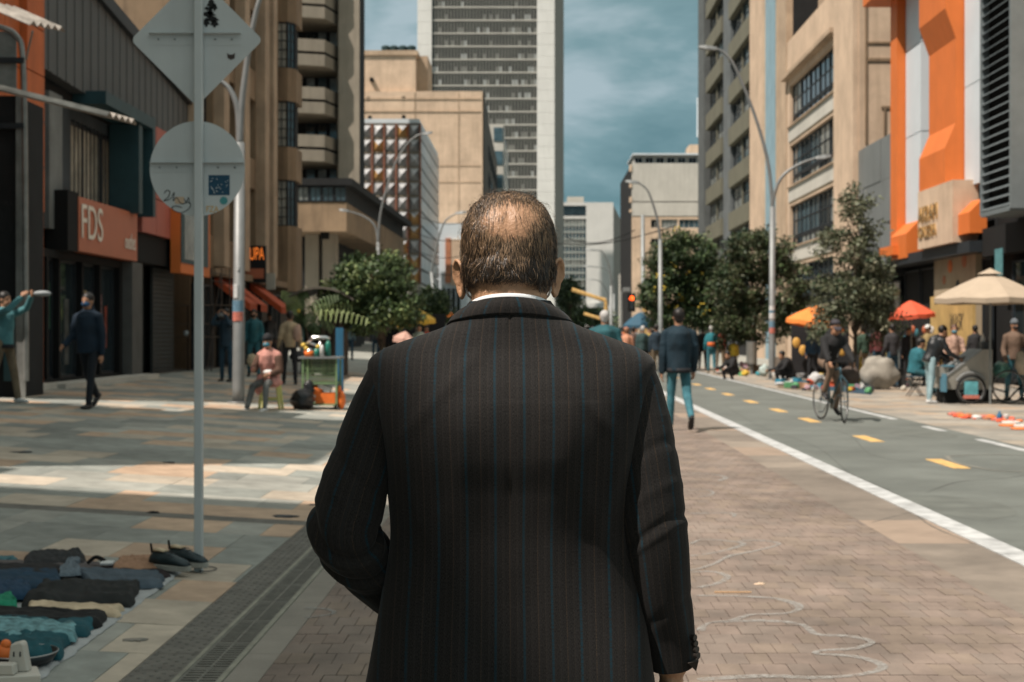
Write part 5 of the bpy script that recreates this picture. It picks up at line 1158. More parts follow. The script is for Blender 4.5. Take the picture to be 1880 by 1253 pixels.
# parked bicycle at the picture edge
def bicycle(label, base, heading, col, steer=0.0, bars='drop', s=1.0):
    t = thing('bicycle', label, 'bicycle', base); H_ = Vector((math.sin(heading), math.cos(heading), 0)); U_ = Vector((0,0,1)); r = .34*s
    A = Vector(base)+U_*r; Fw = A+H_*1.0*s; Bk = A; side = H_.cross(U_)
    hs = heading+steer; Hs = Vector((math.sin(hs), math.cos(hs), 0))
    wheel(t, Fw, r, Hs.cross(U_), .014, 24); wheel(t, Bk, r, side, .014, 24)
    bb = A+H_*.42*s-U_*.06*s; seat = bb-H_*.14*s+U_*.56*s; head = Fw-H_*.17*s+U_*.52*s; hd2 = head-U_*.10*s+H_*.03*s
    fm = M('bike_frame_'+label[:5].strip(), col, .35, .1, metal=.2); b = mb()
    for a, c, rr in ((bb,seat,.016),(seat-U_*.06,head,.015),(bb,hd2,.018),(bb,Bk,.010),(seat-U_*.08,Bk,.009),(head+U_*.04,hd2-U_*.03,.020)): b.tube([a,c], rr*s, 8)
    b.build('frame', fm, t, smooth=True)
    b = mb(); sd = Hs.cross(U_); b.tube([hd2, Fw+U_*r*.9*0+sd*.05+U_*.3*s, Fw+sd*.05], .011*s, 6); b.tube([hd2, Fw-sd*.05+U_*.3*s, Fw-sd*.05], .011*s, 6); b.build('fork', fm, t)
    b = mb(); st_ = head+U_*.10*s+Hs*.05; b.tube([head, st_], .013, 6)
    for k in (-1, 1): b.tube(arc([st_, st_+sd*.20*k, st_+sd*.22*k+Hs*.10, st_+sd*.22*k+Hs*.11-U_*.10, st_+sd*.22*k+Hs*.02-U_*.13] if bars == 'drop' else [st_, st_+sd*.12*k+U_*.03, st_+sd*.28*k-Hs*.04], 6), .013, 7)
    b.build('handlebar', m_black, t)
    b = mb(); b.tube([seat-H_*.10+U_*.10, seat+U_*.10, seat+H_*.16+U_*.10], [.07,.05,.02], 8); b.tube([seat, seat+U_*.09], .012, 6); b.build('saddle', m_black, t)
    b = mb(); b.tube([bb-side*.02, bb-side*.03], .09*s, 20); b.build('chainring', m_galvd, t)
    for k, a in ((-1, .9), (1, .9+math.pi)):
        b = mb(); e = bb+side*.08*k+(H_*math.cos(a)+U_*math.sin(a))*.17*s; b.tube([bb+side*.06*k, e], .010, 6); b.tube([e, e+side*.09*k], .018, 6); b.build('crank', m_galvd, t)
    return t, bb, seat, st_, H_, side
# ---------------------------------------------------------------- people
m_skin = M('skin_warm', (.36,.19,.115), .55, .12, 9, spec=.4); m_skind = M('skin_brown', (.25,.13,.08), .55, .12, 9, spec=.4)
m_hairb = M('hair_black', (.012,.010,.009), .5, .3, 60); m_hairg = M('hair_grey', (.42,.41,.40), .6, .2, 60)
m_shoe = M('shoe_black', (.015,.015,.016), .5, .1); m_shoew = M('shoe_white', (.55,.55,.54), .5, .1)
m_mask = M('mask_blue', (.05,.22,.30), .7, .05); m_maskb = M('mask_black', (.01,.01,.012), .7, .05); m_maskd = M('mask_dark_blue', (.015,.07,.16), .7, .05)
def remesh(b, name, mats, parent, voxel, it=3, fac=.6, local=True):
    me = bpy.data.meshes.new('r'); me.from_pydata([tuple(v) for v in b.v], [], b.f); o = bpy.data.objects.new('r', me); TMP.collection.objects.link(o)
    md = o.modifiers.new('r', 'REMESH'); md.mode = 'VOXEL'; md.voxel_size = voxel
    if it: ms = o.modifiers.new('s', 'SMOOTH'); ms.iterations = it; ms.factor = fac
    m2 = bake(o)
    m2.name = name; m2.materials.clear(); m2.materials.append(mats); m2.polygons.foreach_set('use_smooth', [True]*len(m2.polygons))
    return link(name, m2, parent)
def ik(a, t, l1, l2, pole):
    a = Vector(a); t = Vector(t); d = t-a; L_ = min(d.length, (l1+l2)*.999); d.normalize(); t = a+d*L_
    x = (l1*l1-l2*l2+L_*L_)/(2*L_); h = math.sqrt(max(0, l1*l1-x*x)); p = Vector(pole); p -= d*p.dot(d)
    p.normalize(); return a+d*x+p*h, t
def hand(b, w, d, up, side, s=1.0, curl=.5):
    """palm and five fingers: w wrist, d pointing direction, up = back of hand normal"""
    d = d.normalized(); up = (up-d*up.dot(d)).normalized(); lat = d.cross(up)*side
    b.capsule(w-d*.01*s, w+d*.055*s+lat*.012*s, .021*s, .020*s, 8); b.capsule(w+d*.015*s-lat*.01*s, w+d*.058*s-lat*.016*s, .020*s, .019*s, 8)
    for k, (o, l) in enumerate(((.030,.068), (.010,.078), (-.011,.072), (-.030,.056))):
        p0 = w+d*.065*s+lat*o*s; a = curl; d1 = (d*math.cos(a*.6)-up*math.sin(a*.6)); d2 = (d*math.cos(a*1.7)-up*math.sin(a*1.7))
        p1 = p0+d1*l*.5*s; p2 = p1+d2*l*.5*s
        b.capsule(p0, p1, .0095*s, .009*s, 6); b.capsule(p1, p2, .009*s, .0078*s, 6)
    p0 = w+d*.02*s+lat*.028*s; p1 = p0+(d*.7+lat*.7-up*.2).normalized()*.035*s; p2 = p1+(d*.9+lat*.2-up*.35).normalized()*.03*s
    b.capsule(p0, p1, .0115*s, .010*s, 6); b.capsule(p1, p2, .010*s, .0085*s, 6)
def person(label, base, heading=0.0, H=1.72, legs=((0,0,3),(0,0,3)), arms=((0,8,10),(0,8,10)), lean=0, head=(0,0), hip_z=None, top=None, pants=None, shoes=None, hair=None, skin=None,
           mask=None, hat=None, hands_t=(None,None), feet_t=(None,None), puffy=1.0, hem=.0, hem_mat=None, extra=None, group=None, vox=None, pole=(0,-.4,-.9), lower=True, girth=1.0, long_hair=False, hood=False, back_panel=None, lod=None):
    t = thing('person', label, 'person', base, group, heading); s = H/1.75; Yd = Vector(base).length
    vx = vox or min(.03, max(.009, .00055*Yd)); vc = vox or min(.032, max(.014, .0008*Yd)); skin = skin or m_skin
    V = Vector; P0 = V((0,0,0)); J = {}
    up = V((0, math.sin(math.radians(lean)), math.cos(math.radians(lean)))); fw = V((0, up.z, -up.y))
    for i, sd in enumerate((-1, 1)):
        hp = V((sd*.085, 0, 0)); a, k, o = [math.radians(x) for x in legs[i]]
        if feet_t[i] is not None: continue
        d = V((sd*math.sin(o), math.sin(a), -math.cos(a))).normalized(); kn = hp+d*.44; d2 = V((sd*math.sin(o)*.6, math.sin(a-k), -math.cos(a-k))).normalized(); an = kn+d2*.42
        J[i] = [hp, kn, an, a-k]
    if hip_z is None: hz = -min(J[i][2].z for i in J)+.075 if J else .9
    else: hz = hip_z/s
    off = V((0,0,hz)); pel = off.copy()
    for i in list(J): J[i] = [J[i][0]+off, J[i][1]+off, J[i][2]+off, J[i][3]]
    for i in (0, 1):
        if feet_t[i] is not None:
            hp = V(((-1,1)[i]*.085,0,0))+off; kn, an = ik(hp, V(feet_t[i])/s, .44, .42, (0,1,.1)); J[i] = [hp, kn, an, 0]
    chest = pel+up*.30; shc = pel+up*.47; nk = pel+up*.545; hd_dir = (up+V((0,math.sin(math.radians(head[0]))*.9,0))).normalized()
    hc = nk+hd_dir*.125+fw*.015; A = {}
    for i, sd in enumerate((-1, 1)):
        sh = shc+V((sd*.165*girth,0,-.030)); f, o, e = [math.radians(x) for x in arms[i][:3]]; inn = math.radians(arms[i][3]) if len(arms[i]) > 3 else 0
        if hands_t[i] is not None: el, wr = ik(sh, V(hands_t[i])/s, .29, .26, V((sd*.5, pole[1], pole[2])))
        else:
            d = V((sd*math.sin(o), math.cos(o)*math.sin(f), -math.cos(o)*math.cos(f))); el = sh+d*.29; d2 = V((sd*(math.sin(o)*.4-math.sin(inn)), math.sin(f+e)*math.cos(inn), -math.cos(f+e))).normalized(); wr = el+d2*.26
        A[i] = (sh, el, wr)
    yaw = math.radians(head[1]); hr = Matrix.Rotation(yaw, 3, 'Z'); hf = hr @ fw; hs = hr @ V((1,0,0))
    def sc(b): b.v = [tuple(V(v)*s) for v in b.v]; return b
    low = lod or (Yd > 38)
    # body (skin): one continuous mesh
    b = mb(); b.ball(hc+V((0,0,.03))-hf*.012, .080, .098, .104, 14, 10, rot=hr); b.ball(hc-V((0,0,.045))+hf*.025, .061, .066, .072, 12, 8, rot=hr)
    b.capsule(nk-up*.05, hc-V((0,0,.05))-hf*.015, .062, .057)
    if not low:
        b.capsule(hc+hf*.09+V((0,0,.005)), hc+hf*.108-V((0,0,.022)), .010, .014, 6)
        for sd in (-1, 1): b.ball(hc+hs*sd*.077-hf*.005, .012, .022, .032, 8, 6, rot=hr)
    b.tube([pel-up*.05, pel+up*.15, chest, shc, nk], [(.13,.10),(.12,.09),(.14,.10),(.15,.08),(.05,.05)], 12)
    for i, sd in enumerate((-1, 1)):
        sh, el, wr = A[i]; b.capsule(sh, el, .045, .036); b.capsule(el, wr, .036, .025)
        hand(b, wr+(wr-el).normalized()*.012, wr-el, V((sd,0.2,.1)) if abs((wr-el).normalized().x) < .8 else V((0,0,1)), sd*-1, 1.0)
        if lower: hp, kn, an, _ = J[i]; b.capsule(hp, kn, .065, .045); b.capsule(kn, an, .042, .030)
    remesh(sc(b), 'body', skin, t, vx*s, 2)
    # clothes
    g_ = girth*puffy
    b = mb(); b.tube([pel-up*(.06+hem), pel+up*.08, pel+up*.2, chest, shc-up*.02, shc+up*.045, nk+up*.015], [(.155*g_,.125*g_),(.150*g_,.122*g_),(.150*g_,.120*g_),(.172*g_,.130*g_),(.172*g_,.116*g_),(.135*puffy,.092*puffy),(.074,.070)], 18)
    for i in (0, 1):
        sh, el, wr = A[i]; b.capsule(sh, el, .059*puffy, .052*puffy); b.capsule(sh, nk-up*.01, .055*puffy, .055); b.capsule(el, el.lerp(wr, .93), .054*puffy, .042*puffy)
        d = (el-sh).normalized(); b.ball(sh.lerp(el,.55)+d.cross(V((1,0,0)))*.006, .060*puffy)
    if hood: b.ball(nk-fw*.05, .10, .08, .09)
    n0 = [V(v) for v in b.v]
    b.v = [tuple(v+V((noise.noise(v*9+V((Yd,0,0))), noise.noise(v*9+V((7,Yd,0))), 0))*.026) for v in n0]
    remesh(sc(b), 'jacket' if puffy > 1 else 'shirt', top, t, vc*s, 2)
    if hem_mat:
        b = mb(); b.tube([pel-up*(.075+hem), pel-up*(.01+hem)], [(.158*g_,.128*g_),(.160*g_,.130*g_)], 20); sc(b).build('waistband', hem_mat, t, smooth=True, local=True)
    if back_panel:
        b = mb(); b.tube([pel+up*.05, pel+up*.20], [(.163*g_,.134*g_),(.163*g_,.134*g_)], 20); sc(b).build('colour_panel', back_panel, t, smooth=True, local=True)
    if lower:
        b = mb(); b.ball(pel, .145*girth, .115*girth, .11)
        for i in (0, 1):
            hp, kn, an, _ = J[i]; b.capsule(hp, kn, .084, .062); b.capsule(kn, kn.lerp(an, .97), .062, .050)
        b.v = [tuple(V(v)+V((noise.noise(V(v)*8), noise.noise(V(v)*8+V((9,1,1))), 0))*.012) for v in b.v]
        remesh(sc(b), 'trousers', pants, t, vc*s, 2)
        for i in (0, 1):
            hp, kn, an, sa = J[i]; flat_ = an.z < .12
            sh_ = (an-kn).normalized(); fd = V((0,1,0)) if flat_ else (V((0,1,0))-sh_*sh_.y).normalized(); nr = V((1,0,0)).cross(fd); nr = nr if nr.z > 0 else -nr
            b = mb(); c = an-nr*.035; pts = [c-fd*.07, c-fd*.03, c+fd*.06, c+fd*.14, c+fd*.185]
            b.tube([p-nr*q for p, q in zip(pts, (0,0,.004,.012,.018))], [(.028,.030),(.040,.038),(.036,.042),(.026,.044),(.012,.028)], 10); b.capsule(an+sh_*-.03, c, .042, .036, 8)
            sc(b).build('shoe', shoes or m_shoe, t, smooth=True, local=True)
    # hair and headgear
    if hair:
        b = mb(); b.ball(hc+V((0,0,.045))-hf*.022, .088, .103, .100, 16, 12, rot=hr)
        b.ball(hc-hf*.055+V((0,0,-.01)), .068, .05, .07, 12, 8, rot=hr)
        if long_hair: b.capsule(hc-hf*.06, nk-fw*.07-up*.12, .075, .05)
        remesh(sc(b), 'hair', hair, t, vx*s, 1)
    if hat:
        kind, hm = hat; b = mb()
        if kind == 'cap':
            b.tube([hc+V((0,0,.055)), hc+V((0,0,.09)), hc+V((0,0,.125)), hc+V((0,0,.142))], [(.098,.085),(.095,.082),(.07,.06),(.02,.02)], 18)
            q = hc+hf*.08+V((0,0,.06)); b.tube([q, q+hf*.05-V((0,0,.004)), q+hf*.085-V((0,0,.016))], [(.008,.075),(.007,.068),(.005,.03)], 14)
        elif kind == 'beanie':
            b.tube([hc+V((0,0,.035))-hf*.01, hc+V((0,0,.09))-hf*.01, hc+V((0,0,.14))-hf*.015, hc+V((0,0,.165))-hf*.02], [(.105,.086),(.100,.085),(.07,.06),(.02,.02)], 18)
        elif kind == 'helmet': b.ball(hc+V((0,0,.075)), .098, .115, .075, 18, 10, rot=hr)
        sc(b).build('hat', hm, t, smooth=True, local=True)
    if mask:
        b = mb(); b.ball(hc-V((0,0,.035))+hf*.040, .062, .070, .050, 16, 10, rot=hr); sc(b).build('face_mask', mask, t, smooth=True, local=True)
    if not low:
        b = mb()
        for sd in (-1, 1): b.ball(hc+hf*.083+hs*sd*.030+V((0,0,.018)), .011, .006, .007, 8, 6, rot=hr)
        sc(b).build('eyes', m_hairb, t, smooth=True, local=True)
        if not mask:
            b = mb(); b.ball(hc+hf*.088-V((0,0,.052)), .022, .006, .006, 8, 6, rot=hr); sc(b).build('mouth', M('lips', (.25,.09,.07), .5), t, smooth=True, local=True)
    t['_s'] = s
    R3 = Matrix.Rotation(heading, 4, 'Z')
    def wp(p): return Vector(base)+R3 @ (V(p)*s)      # local joint -> world
    return t, dict(A=A, J=J, hc=hc, pel=pel, sh=shc, wp=wp, s=s, up=up, fw=fw, nk=nk)
del_key = lambda t: t.pop('_s', None)
def cloth(name, rgb, var=.25, rough=.85, scale=6): return M(name, rgb, rough, var, scale, bump=.35, bscale=45)
m_jean = cloth('denim_teal', (.04,.145,.18), .4); m_jeanl = cloth('denim_pale', (.24,.35,.38), .25); m_jeand = cloth('denim_dark', (.022,.055,.085), .3); m_trk = cloth('trousers_black', (.017,.018,.021)); m_kha = cloth('trousers_khaki', (.15,.115,.075))
PI = math.pi
# 1 man in dark bomber jacket walking away
b0 = gp(1246, 791)
person('man in a dark teal bomber jacket and pale blue jeans walking away on bricks', b0, 0.06, 1.80, legs=((8,2,2),(-16,28,2)), arms=((-8,6,16),(6,6,18)), top=cloth('jacket_dark_teal', (.005,.020,.032)), pants=m_jean, hair=m_hairb, puffy=1.16, hem_mat=m_trk, hem=.03, girth=1.2)
# 2 orange and teal jacket
person('walker in a teal jacket with a broad orange band on the cycle road', gp(1306, 686), -.1, 1.70, legs=((6,0,2),(-6,8,2)), arms=((0,12,20),(4,12,20)), top=cloth('jacket_teal_bright', (.02,.15,.18)), pants=m_jean, hair=m_hairg, puffy=1.15, back_panel=cloth('orange_cloth', (.60,.13,.03)), shoes=m_kha)
# 3 man in blue puffer and mask walking to the camera
b0 = gp(163, 750)
t, j = person('man in a dark blue quilted jacket and blue face mask striding across the plaza', b0, PI-.25, 1.76, legs=((14,4,2),(-18,22,2)), arms=((-6,7,10),(14,8,44)), lean=2, top=cloth('puffer_navy', (.004,.015,.030)), pants=cloth('trousers_navy', (.008,.012,.018)), hair=m_hairb, mask=m_maskd, puffy=1.22, hem=.03, hood=True, skin=m_skin, girth=1.05)
# 4 leftmost man with raised arm and cap
b0 = gp(8, 740)
t, j = person('man in teal sweater and khaki trousers raising an arm with a cap', b0, -PI*.62, 1.70, legs=((12,2,3),(-14,12,3)), arms=((0,10,10),(0,10,10)), hands_t=((-.10,.42,1.60),(.10,.40,1.58)), pole=(0,.1,-.5), top=cloth('sweater_teal', (.07,.20,.22)), pants=m_kha, hair=m_hairb, hat=None, shoes=m_shoew, hem_mat=m_trk)
item('cap', 'pale grey cap held up in the hand of the man at the picture edge', 'cap', lambda b: (b.ball(j['wp'](j['A'][0][2])+Vector((.17,-.02,.04)), .14,.10,.045,14,8)), cloth('cap_grey', (.25,.27,.28)))
# 5 photographer and 6 teal sweater by the lamp
b0 = gp(415, 701); t, j = person('photographer in a navy jacket and jeans raising a camera to the eye', b0, PI-.2, 1.68, legs=((4,0,4),(-4,0,4)), hands_t=((-.08,.22,1.52),(.10,.24,1.54)), pole=(0,0,-1), top=cloth('jacket_navy', (.015,.035,.055)), pants=m_jeand, hair=m_hairb, puffy=1.1, hem=.05)
item('camera', 'small camera with a pale lens held by the photographer', 'camera', lambda b: (b.cbox(j['wp']((0,.20,1.58)), .14,.07,.09), b.tube([j['wp']((0.02,.22,1.58)), j['wp']((0.02,.34,1.58))], .04, 12)), m_galv, smooth=False)
person('person in a teal hoodie and dark mask standing behind the stickered lamp post', gp(466, 692), PI+.1, 1.72, legs=((6,0,4),(-6,4,4)), arms=((2,12,30),(2,12,20)), top=cloth('hoodie_teal', (.02,.10,.12)), pants=m_jean, hair=m_hairb, mask=m_maskb, puffy=1.14, hood=True)
item('striped_bag', 'cream striped bag held in front of the teal hoodie', 'bag', lambda b: bagshape(b, P(463,662,gp(466,692).y-.30), .13,.07,.17,2,.1), M('striped_cream', (.55,.45,.30), .8, .4, 16))
b0 = gp(532, 706); person('person in a beige jacket and black trousers standing with the back turned near the newsstand', b0, .25, 1.72, legs=((4,0,4),(-4,0,4)), arms=((0,14,30),(0,14,34)), top=cloth('jacket_beige', (.40,.31,.20)), pants=m_trk, hair=m_hairb, puffy=1.1)
item('pink_bag', 'pale pink shoulder bag on the beige jacket', 'bag', lambda b: bagshape(b, P(546,612,b0.y-.16), .10,.08,.20,3,.12), cloth('bag_pink', (.42,.28,.22)))
item('duffel_bag', 'black duffel bag carried beside the black trousers of the beige jacketed person', 'bag', lambda b: bagshape(b, P(548,655,b0.y+.1), .20,.12,.14,5,.15), m_bag)
# 7 seated fruit vendor
t, j = person('fruit vendor in pink vest and blue mask seated on the lime stool', st+Vector((.0,.10,0)), PI-.35, 1.62, legs=((78,62,10),(74,50,4)), arms=((12,14,62,20),(24,14,66,35)), lean=6, head=(16,8), hip_z=.50, top=cloth('vest_pink', (.50,.24,.20)), pants=cloth('trousers_grey_check', (.12,.125,.12), .5), hair=m_hairb, mask=m_mask, hat=('beanie', m_trk), puffy=1.18, shoes=m_shoew, girth=1.05)
b = mb()
for i in (0, 1):
    sh_, el_, wr_ = j['A'][i]; s_ = j['s']; b.capsule(sh_.lerp(el_, .25)*s_, el_*s_, .078, .066); b.capsule(el_*s_, el_.lerp(wr_, .8)*s_, .066, .055)
remesh(b, 'sleeves', cloth('sleeve_brown', (.085,.045,.03)), t, .018, 2)
item('pink_jacket', 'pink jacket tied round the vendor and hanging from the stool', 'jacket', lambda b: (bagshape(b, st+Vector((-.17,-.02,.40)), .07,.08,.17,3,.3), bagshape(b, st+Vector((.10,-.12,.46)), .12,.09,.10,5,.3)), cloth('cloth_pink', (.52,.24,.20)))
item('face_mask_in_hand', 'white cloth bundle held in the lap of the fruit vendor', 'cloth', lambda b: b.ball(st+Vector((.02,-.20,.62)), .09,.06,.045), m_plw)
# 8 shadowy shoppers
person('shopper in a rust red top at the shutters of the recessed shop', gp(300, 672), .6, 1.66, legs=((3,0,4),(-3,0,4)), arms=((10,10,60),(4,10,30)), top=cloth('top_rust', (.16,.035,.02)), pants=m_jeand, hair=m_hairb)
person('person in a pale blue shirt walking in the dark behind the newsstand', gp(642, 662), 0, 1.66, legs=((6,0,3),(-8,8,3)), top=cloth('shirt_pale_blue', (.15,.22,.24)), pants=m_jeand, hair=m_hairb)
person('person in a salmon top sorting goods behind the steel display rack', gp(385, 664), PI*.5, 1.6, legs=((4,0,4),(-4,0,4)), arms=((40,10,30),(40,10,30)), lean=18, top=cloth('top_salmon', (.30,.15,.10)), pants=m_trk, hair=m_hairb)
# 9 cyclist and bicycle
fb = Vector((XX(1544,22.6), 22.6, 0)); rb = Vector((XX(1507,23.45), 23.45, 0)); hd = math.atan2((fb-rb).x, (fb-rb).y)
t, bb_b, seat, bars, H_, side = bicycle('slim dark road bicycle ridden towards the camera along the cycle road', rb, hd, (.03,.07,.09), steer=.55)
BZ = seat.z+.12
R3i = Matrix.Rotation(hd, 4, 'Z').inverted() if False else None
def to_local(p, base, heading): return Matrix.Rotation(-heading, 4, 'Z') @ (Vector(p)-Vector(base))
hd_p = -hd     # Blender z rotation that turns +Y onto the heading
base = Vector((seat.x, seat.y, 0))
lp = lambda p: to_local(p, base, hd_p)
pedR = bb_b+side*.14+(H_*math.cos(.9)+Vector((0,0,1))*math.sin(.9))*.17; pedL = bb_b-side*.14-(H_*math.cos(.9)+Vector((0,0,1))*math.sin(.9))*.17
s_ = 1.70/1.75
t, j = person('cyclist in a black hooded top, cap and tan trousers riding towards the camera', base, hd_p, 1.70, lean=34, head=(-20,4), hip_z=BZ, feet_t=(tuple(lp(pedL)+Vector((0,-.02,.07))), tuple(lp(pedR)+Vector((0,-.02,.07)))),
    hands_t=(tuple(lp(bars-side*.20+H_*.06)), tuple(lp(bars+side*.20+H_*.06))), pole=(0,-.2,-1), top=cloth('hoodie_black', (.012,.012,.013)), pants=cloth('trousers_tan', (.17,.115,.08)), hair=m_hairb, hat=('cap', cloth('cap_plum', (.05,.045,.055))), puffy=1.2, hood=True, mask=None)
cpos = j['wp'](j['pel']+j['up']*.30+j['fw']*.185)
cpr = text('chest_print', '01', m_stkw, t, (0,0,0), (1,0,0), (0,0,1), .13, .17, depth=.004, local=True)
o = cpr
for v in o.data.vertices:
    c = v.co.copy(); q = (j['pel']+j['up']*(.20+c.z)+j['fw']*.172)*j['s']; v.co = q+Vector((.085-c.x, 0, 0))
item('pannier_bag', 'brown bag hanging beside the rear wheel of the ridden bicycle', 'bag', lambda b: bagshape(b, Vector((XX(1560,23.4), 23.4, .72)), .17,.16,.15,6,.2), cloth('bag_brown', (.07,.05,.04)))
# 10 customer in leather jacket and seated vendor by the food cart
b0 = gp(1708, 741); person('customer in a black leather jacket and pale jeans bending over the food cart', b0, -PI*.42, 1.66, legs=((4,2,4),(-6,0,4)), arms=((30,8,32),(26,8,36)), lean=24, head=(20,0), top=M('leather_black', (.016,.018,.020), .35, .3, 6, bump=.5, bscale=25), pants=m_jeanl, hair=m_hairb, shoes=m_shoew, puffy=1.12, hem=.02)
b1 = gp(1680, 728); person('vendor in a teal jacket and black cap sitting beside the cart', b1, -PI*.5, 1.66, legs=((82,75,6),(78,70,6)), arms=((30,8,60),(26,8,56)), lean=10, head=(10,0), hip_z=.56, top=cloth('jacket_teal2', (.02,.12,.15)), pants=cloth('trousers_teal', (.02,.09,.11)), hair=m_hairb, hat=('cap', m_trk), puffy=1.2)
t = thing('folding_stool', 'small black folding stool under the vendor in teal', 'stool', b1); b = mb()
for a, c in ((-1,1),(1,-1)):
    for yy in (-.12, .12): b.tube([b1+Vector((a*.17,yy,0)), b1+Vector((c*.15,yy,.44))], .012, 6)
b.build('leg', m_black, t); b = mb(); b.box(b1.x-.17,b1.x+.17,b1.y-.14,b1.y+.14,.44,.47); b.build('seat', m_jeand, t)
person('woman with long hair and pale blue mask behind the food cart', Vector((XX(1752,31.5),31.5,0)), PI-.2, 1.62, arms=((20,10,60),(20,10,60)), top=cloth('top_floral', (.34,.22,.17), .6, .85, 14), pants=m_trk, hair=M('hair_brown', (.09,.045,.03), .5), long_hair=True, mask=m_mask)
person('man in a brown sweater, grey knit hat and black mask beside the food cart', Vector((XX(1862,30),30,0)), PI+.15, 1.72, legs=((4,0,5),(-4,0,5)), arms=((2,14,30),(2,14,30)), top=cloth('sweater_brown', (.13,.085,.06)), pants=m_jean, hair=m_hairb, hat=('beanie', cloth('knit_grey', (.11,.125,.14), .5, .9, 20)), mask=m_maskb, girth=1.1, puffy=1.08)
person('person in dark grey jacket and blue jeans standing near the boulder', Vector((XX(1638,37),37,0)), .4, 1.68, legs=((3,0,4),(-3,0,4)), arms=((0,12,30),(20,12,50)), top=cloth('jacket_charcoal', (.03,.028,.03)), pants=m_jeand, hair=m_hairb, puffy=1.1)
person('stall keeper in dark clothes half hidden below the red parasol', Vector((XX(1668,42.5),42.5,0)), PI, 1.6, top=cloth('coat_black_b', (.012,.012,.014)), pants=m_trk, hair=m_hairb)
person('small figure in a white cap and mustard top behind the leather jacket', Vector((XX(1704,38),38,0)), PI-.6, 1.66, top=cloth('top_mustard', (.30,.22,.10)), pants=m_trk, hair=m_hairb, hat=('cap', m_plw))
# vendors sitting on the pavement in front of the trees
person('vendor in black clothes crouching by the foot of the tall street lamp', Vector((XX(1452,40),40,0)), PI*.6, 1.62, legs=((105,125,8),(100,120,8)), arms=((40,8,40),(40,8,40)), lean=25, head=(15,0), hip_z=.25, top=cloth('coat_black', (.014,.014,.015)), pants=m_trk, hair=m_hairb, puffy=1.2)
person('second vendor in black crouching between the steel bin and the orange walker', Vector((XX(1350,44),44,0)), PI*.7, 1.62, legs=((105,125,8),(100,120,8)), arms=((40,8,40),(40,8,40)), lean=30, head=(15,0), hip_z=.22, top=cloth('coat_black', (.014,.014,.015)), pants=m_trk, hair=m_hairb, puffy=1.2)
person('vendor in a dark blue top standing under the orange parasol', Vector((XX(1492,42),42,0)), PI, 1.6, top=cloth('top_dark_blue', (.02,.05,.09)), pants=m_trk, hair=m_hairb)
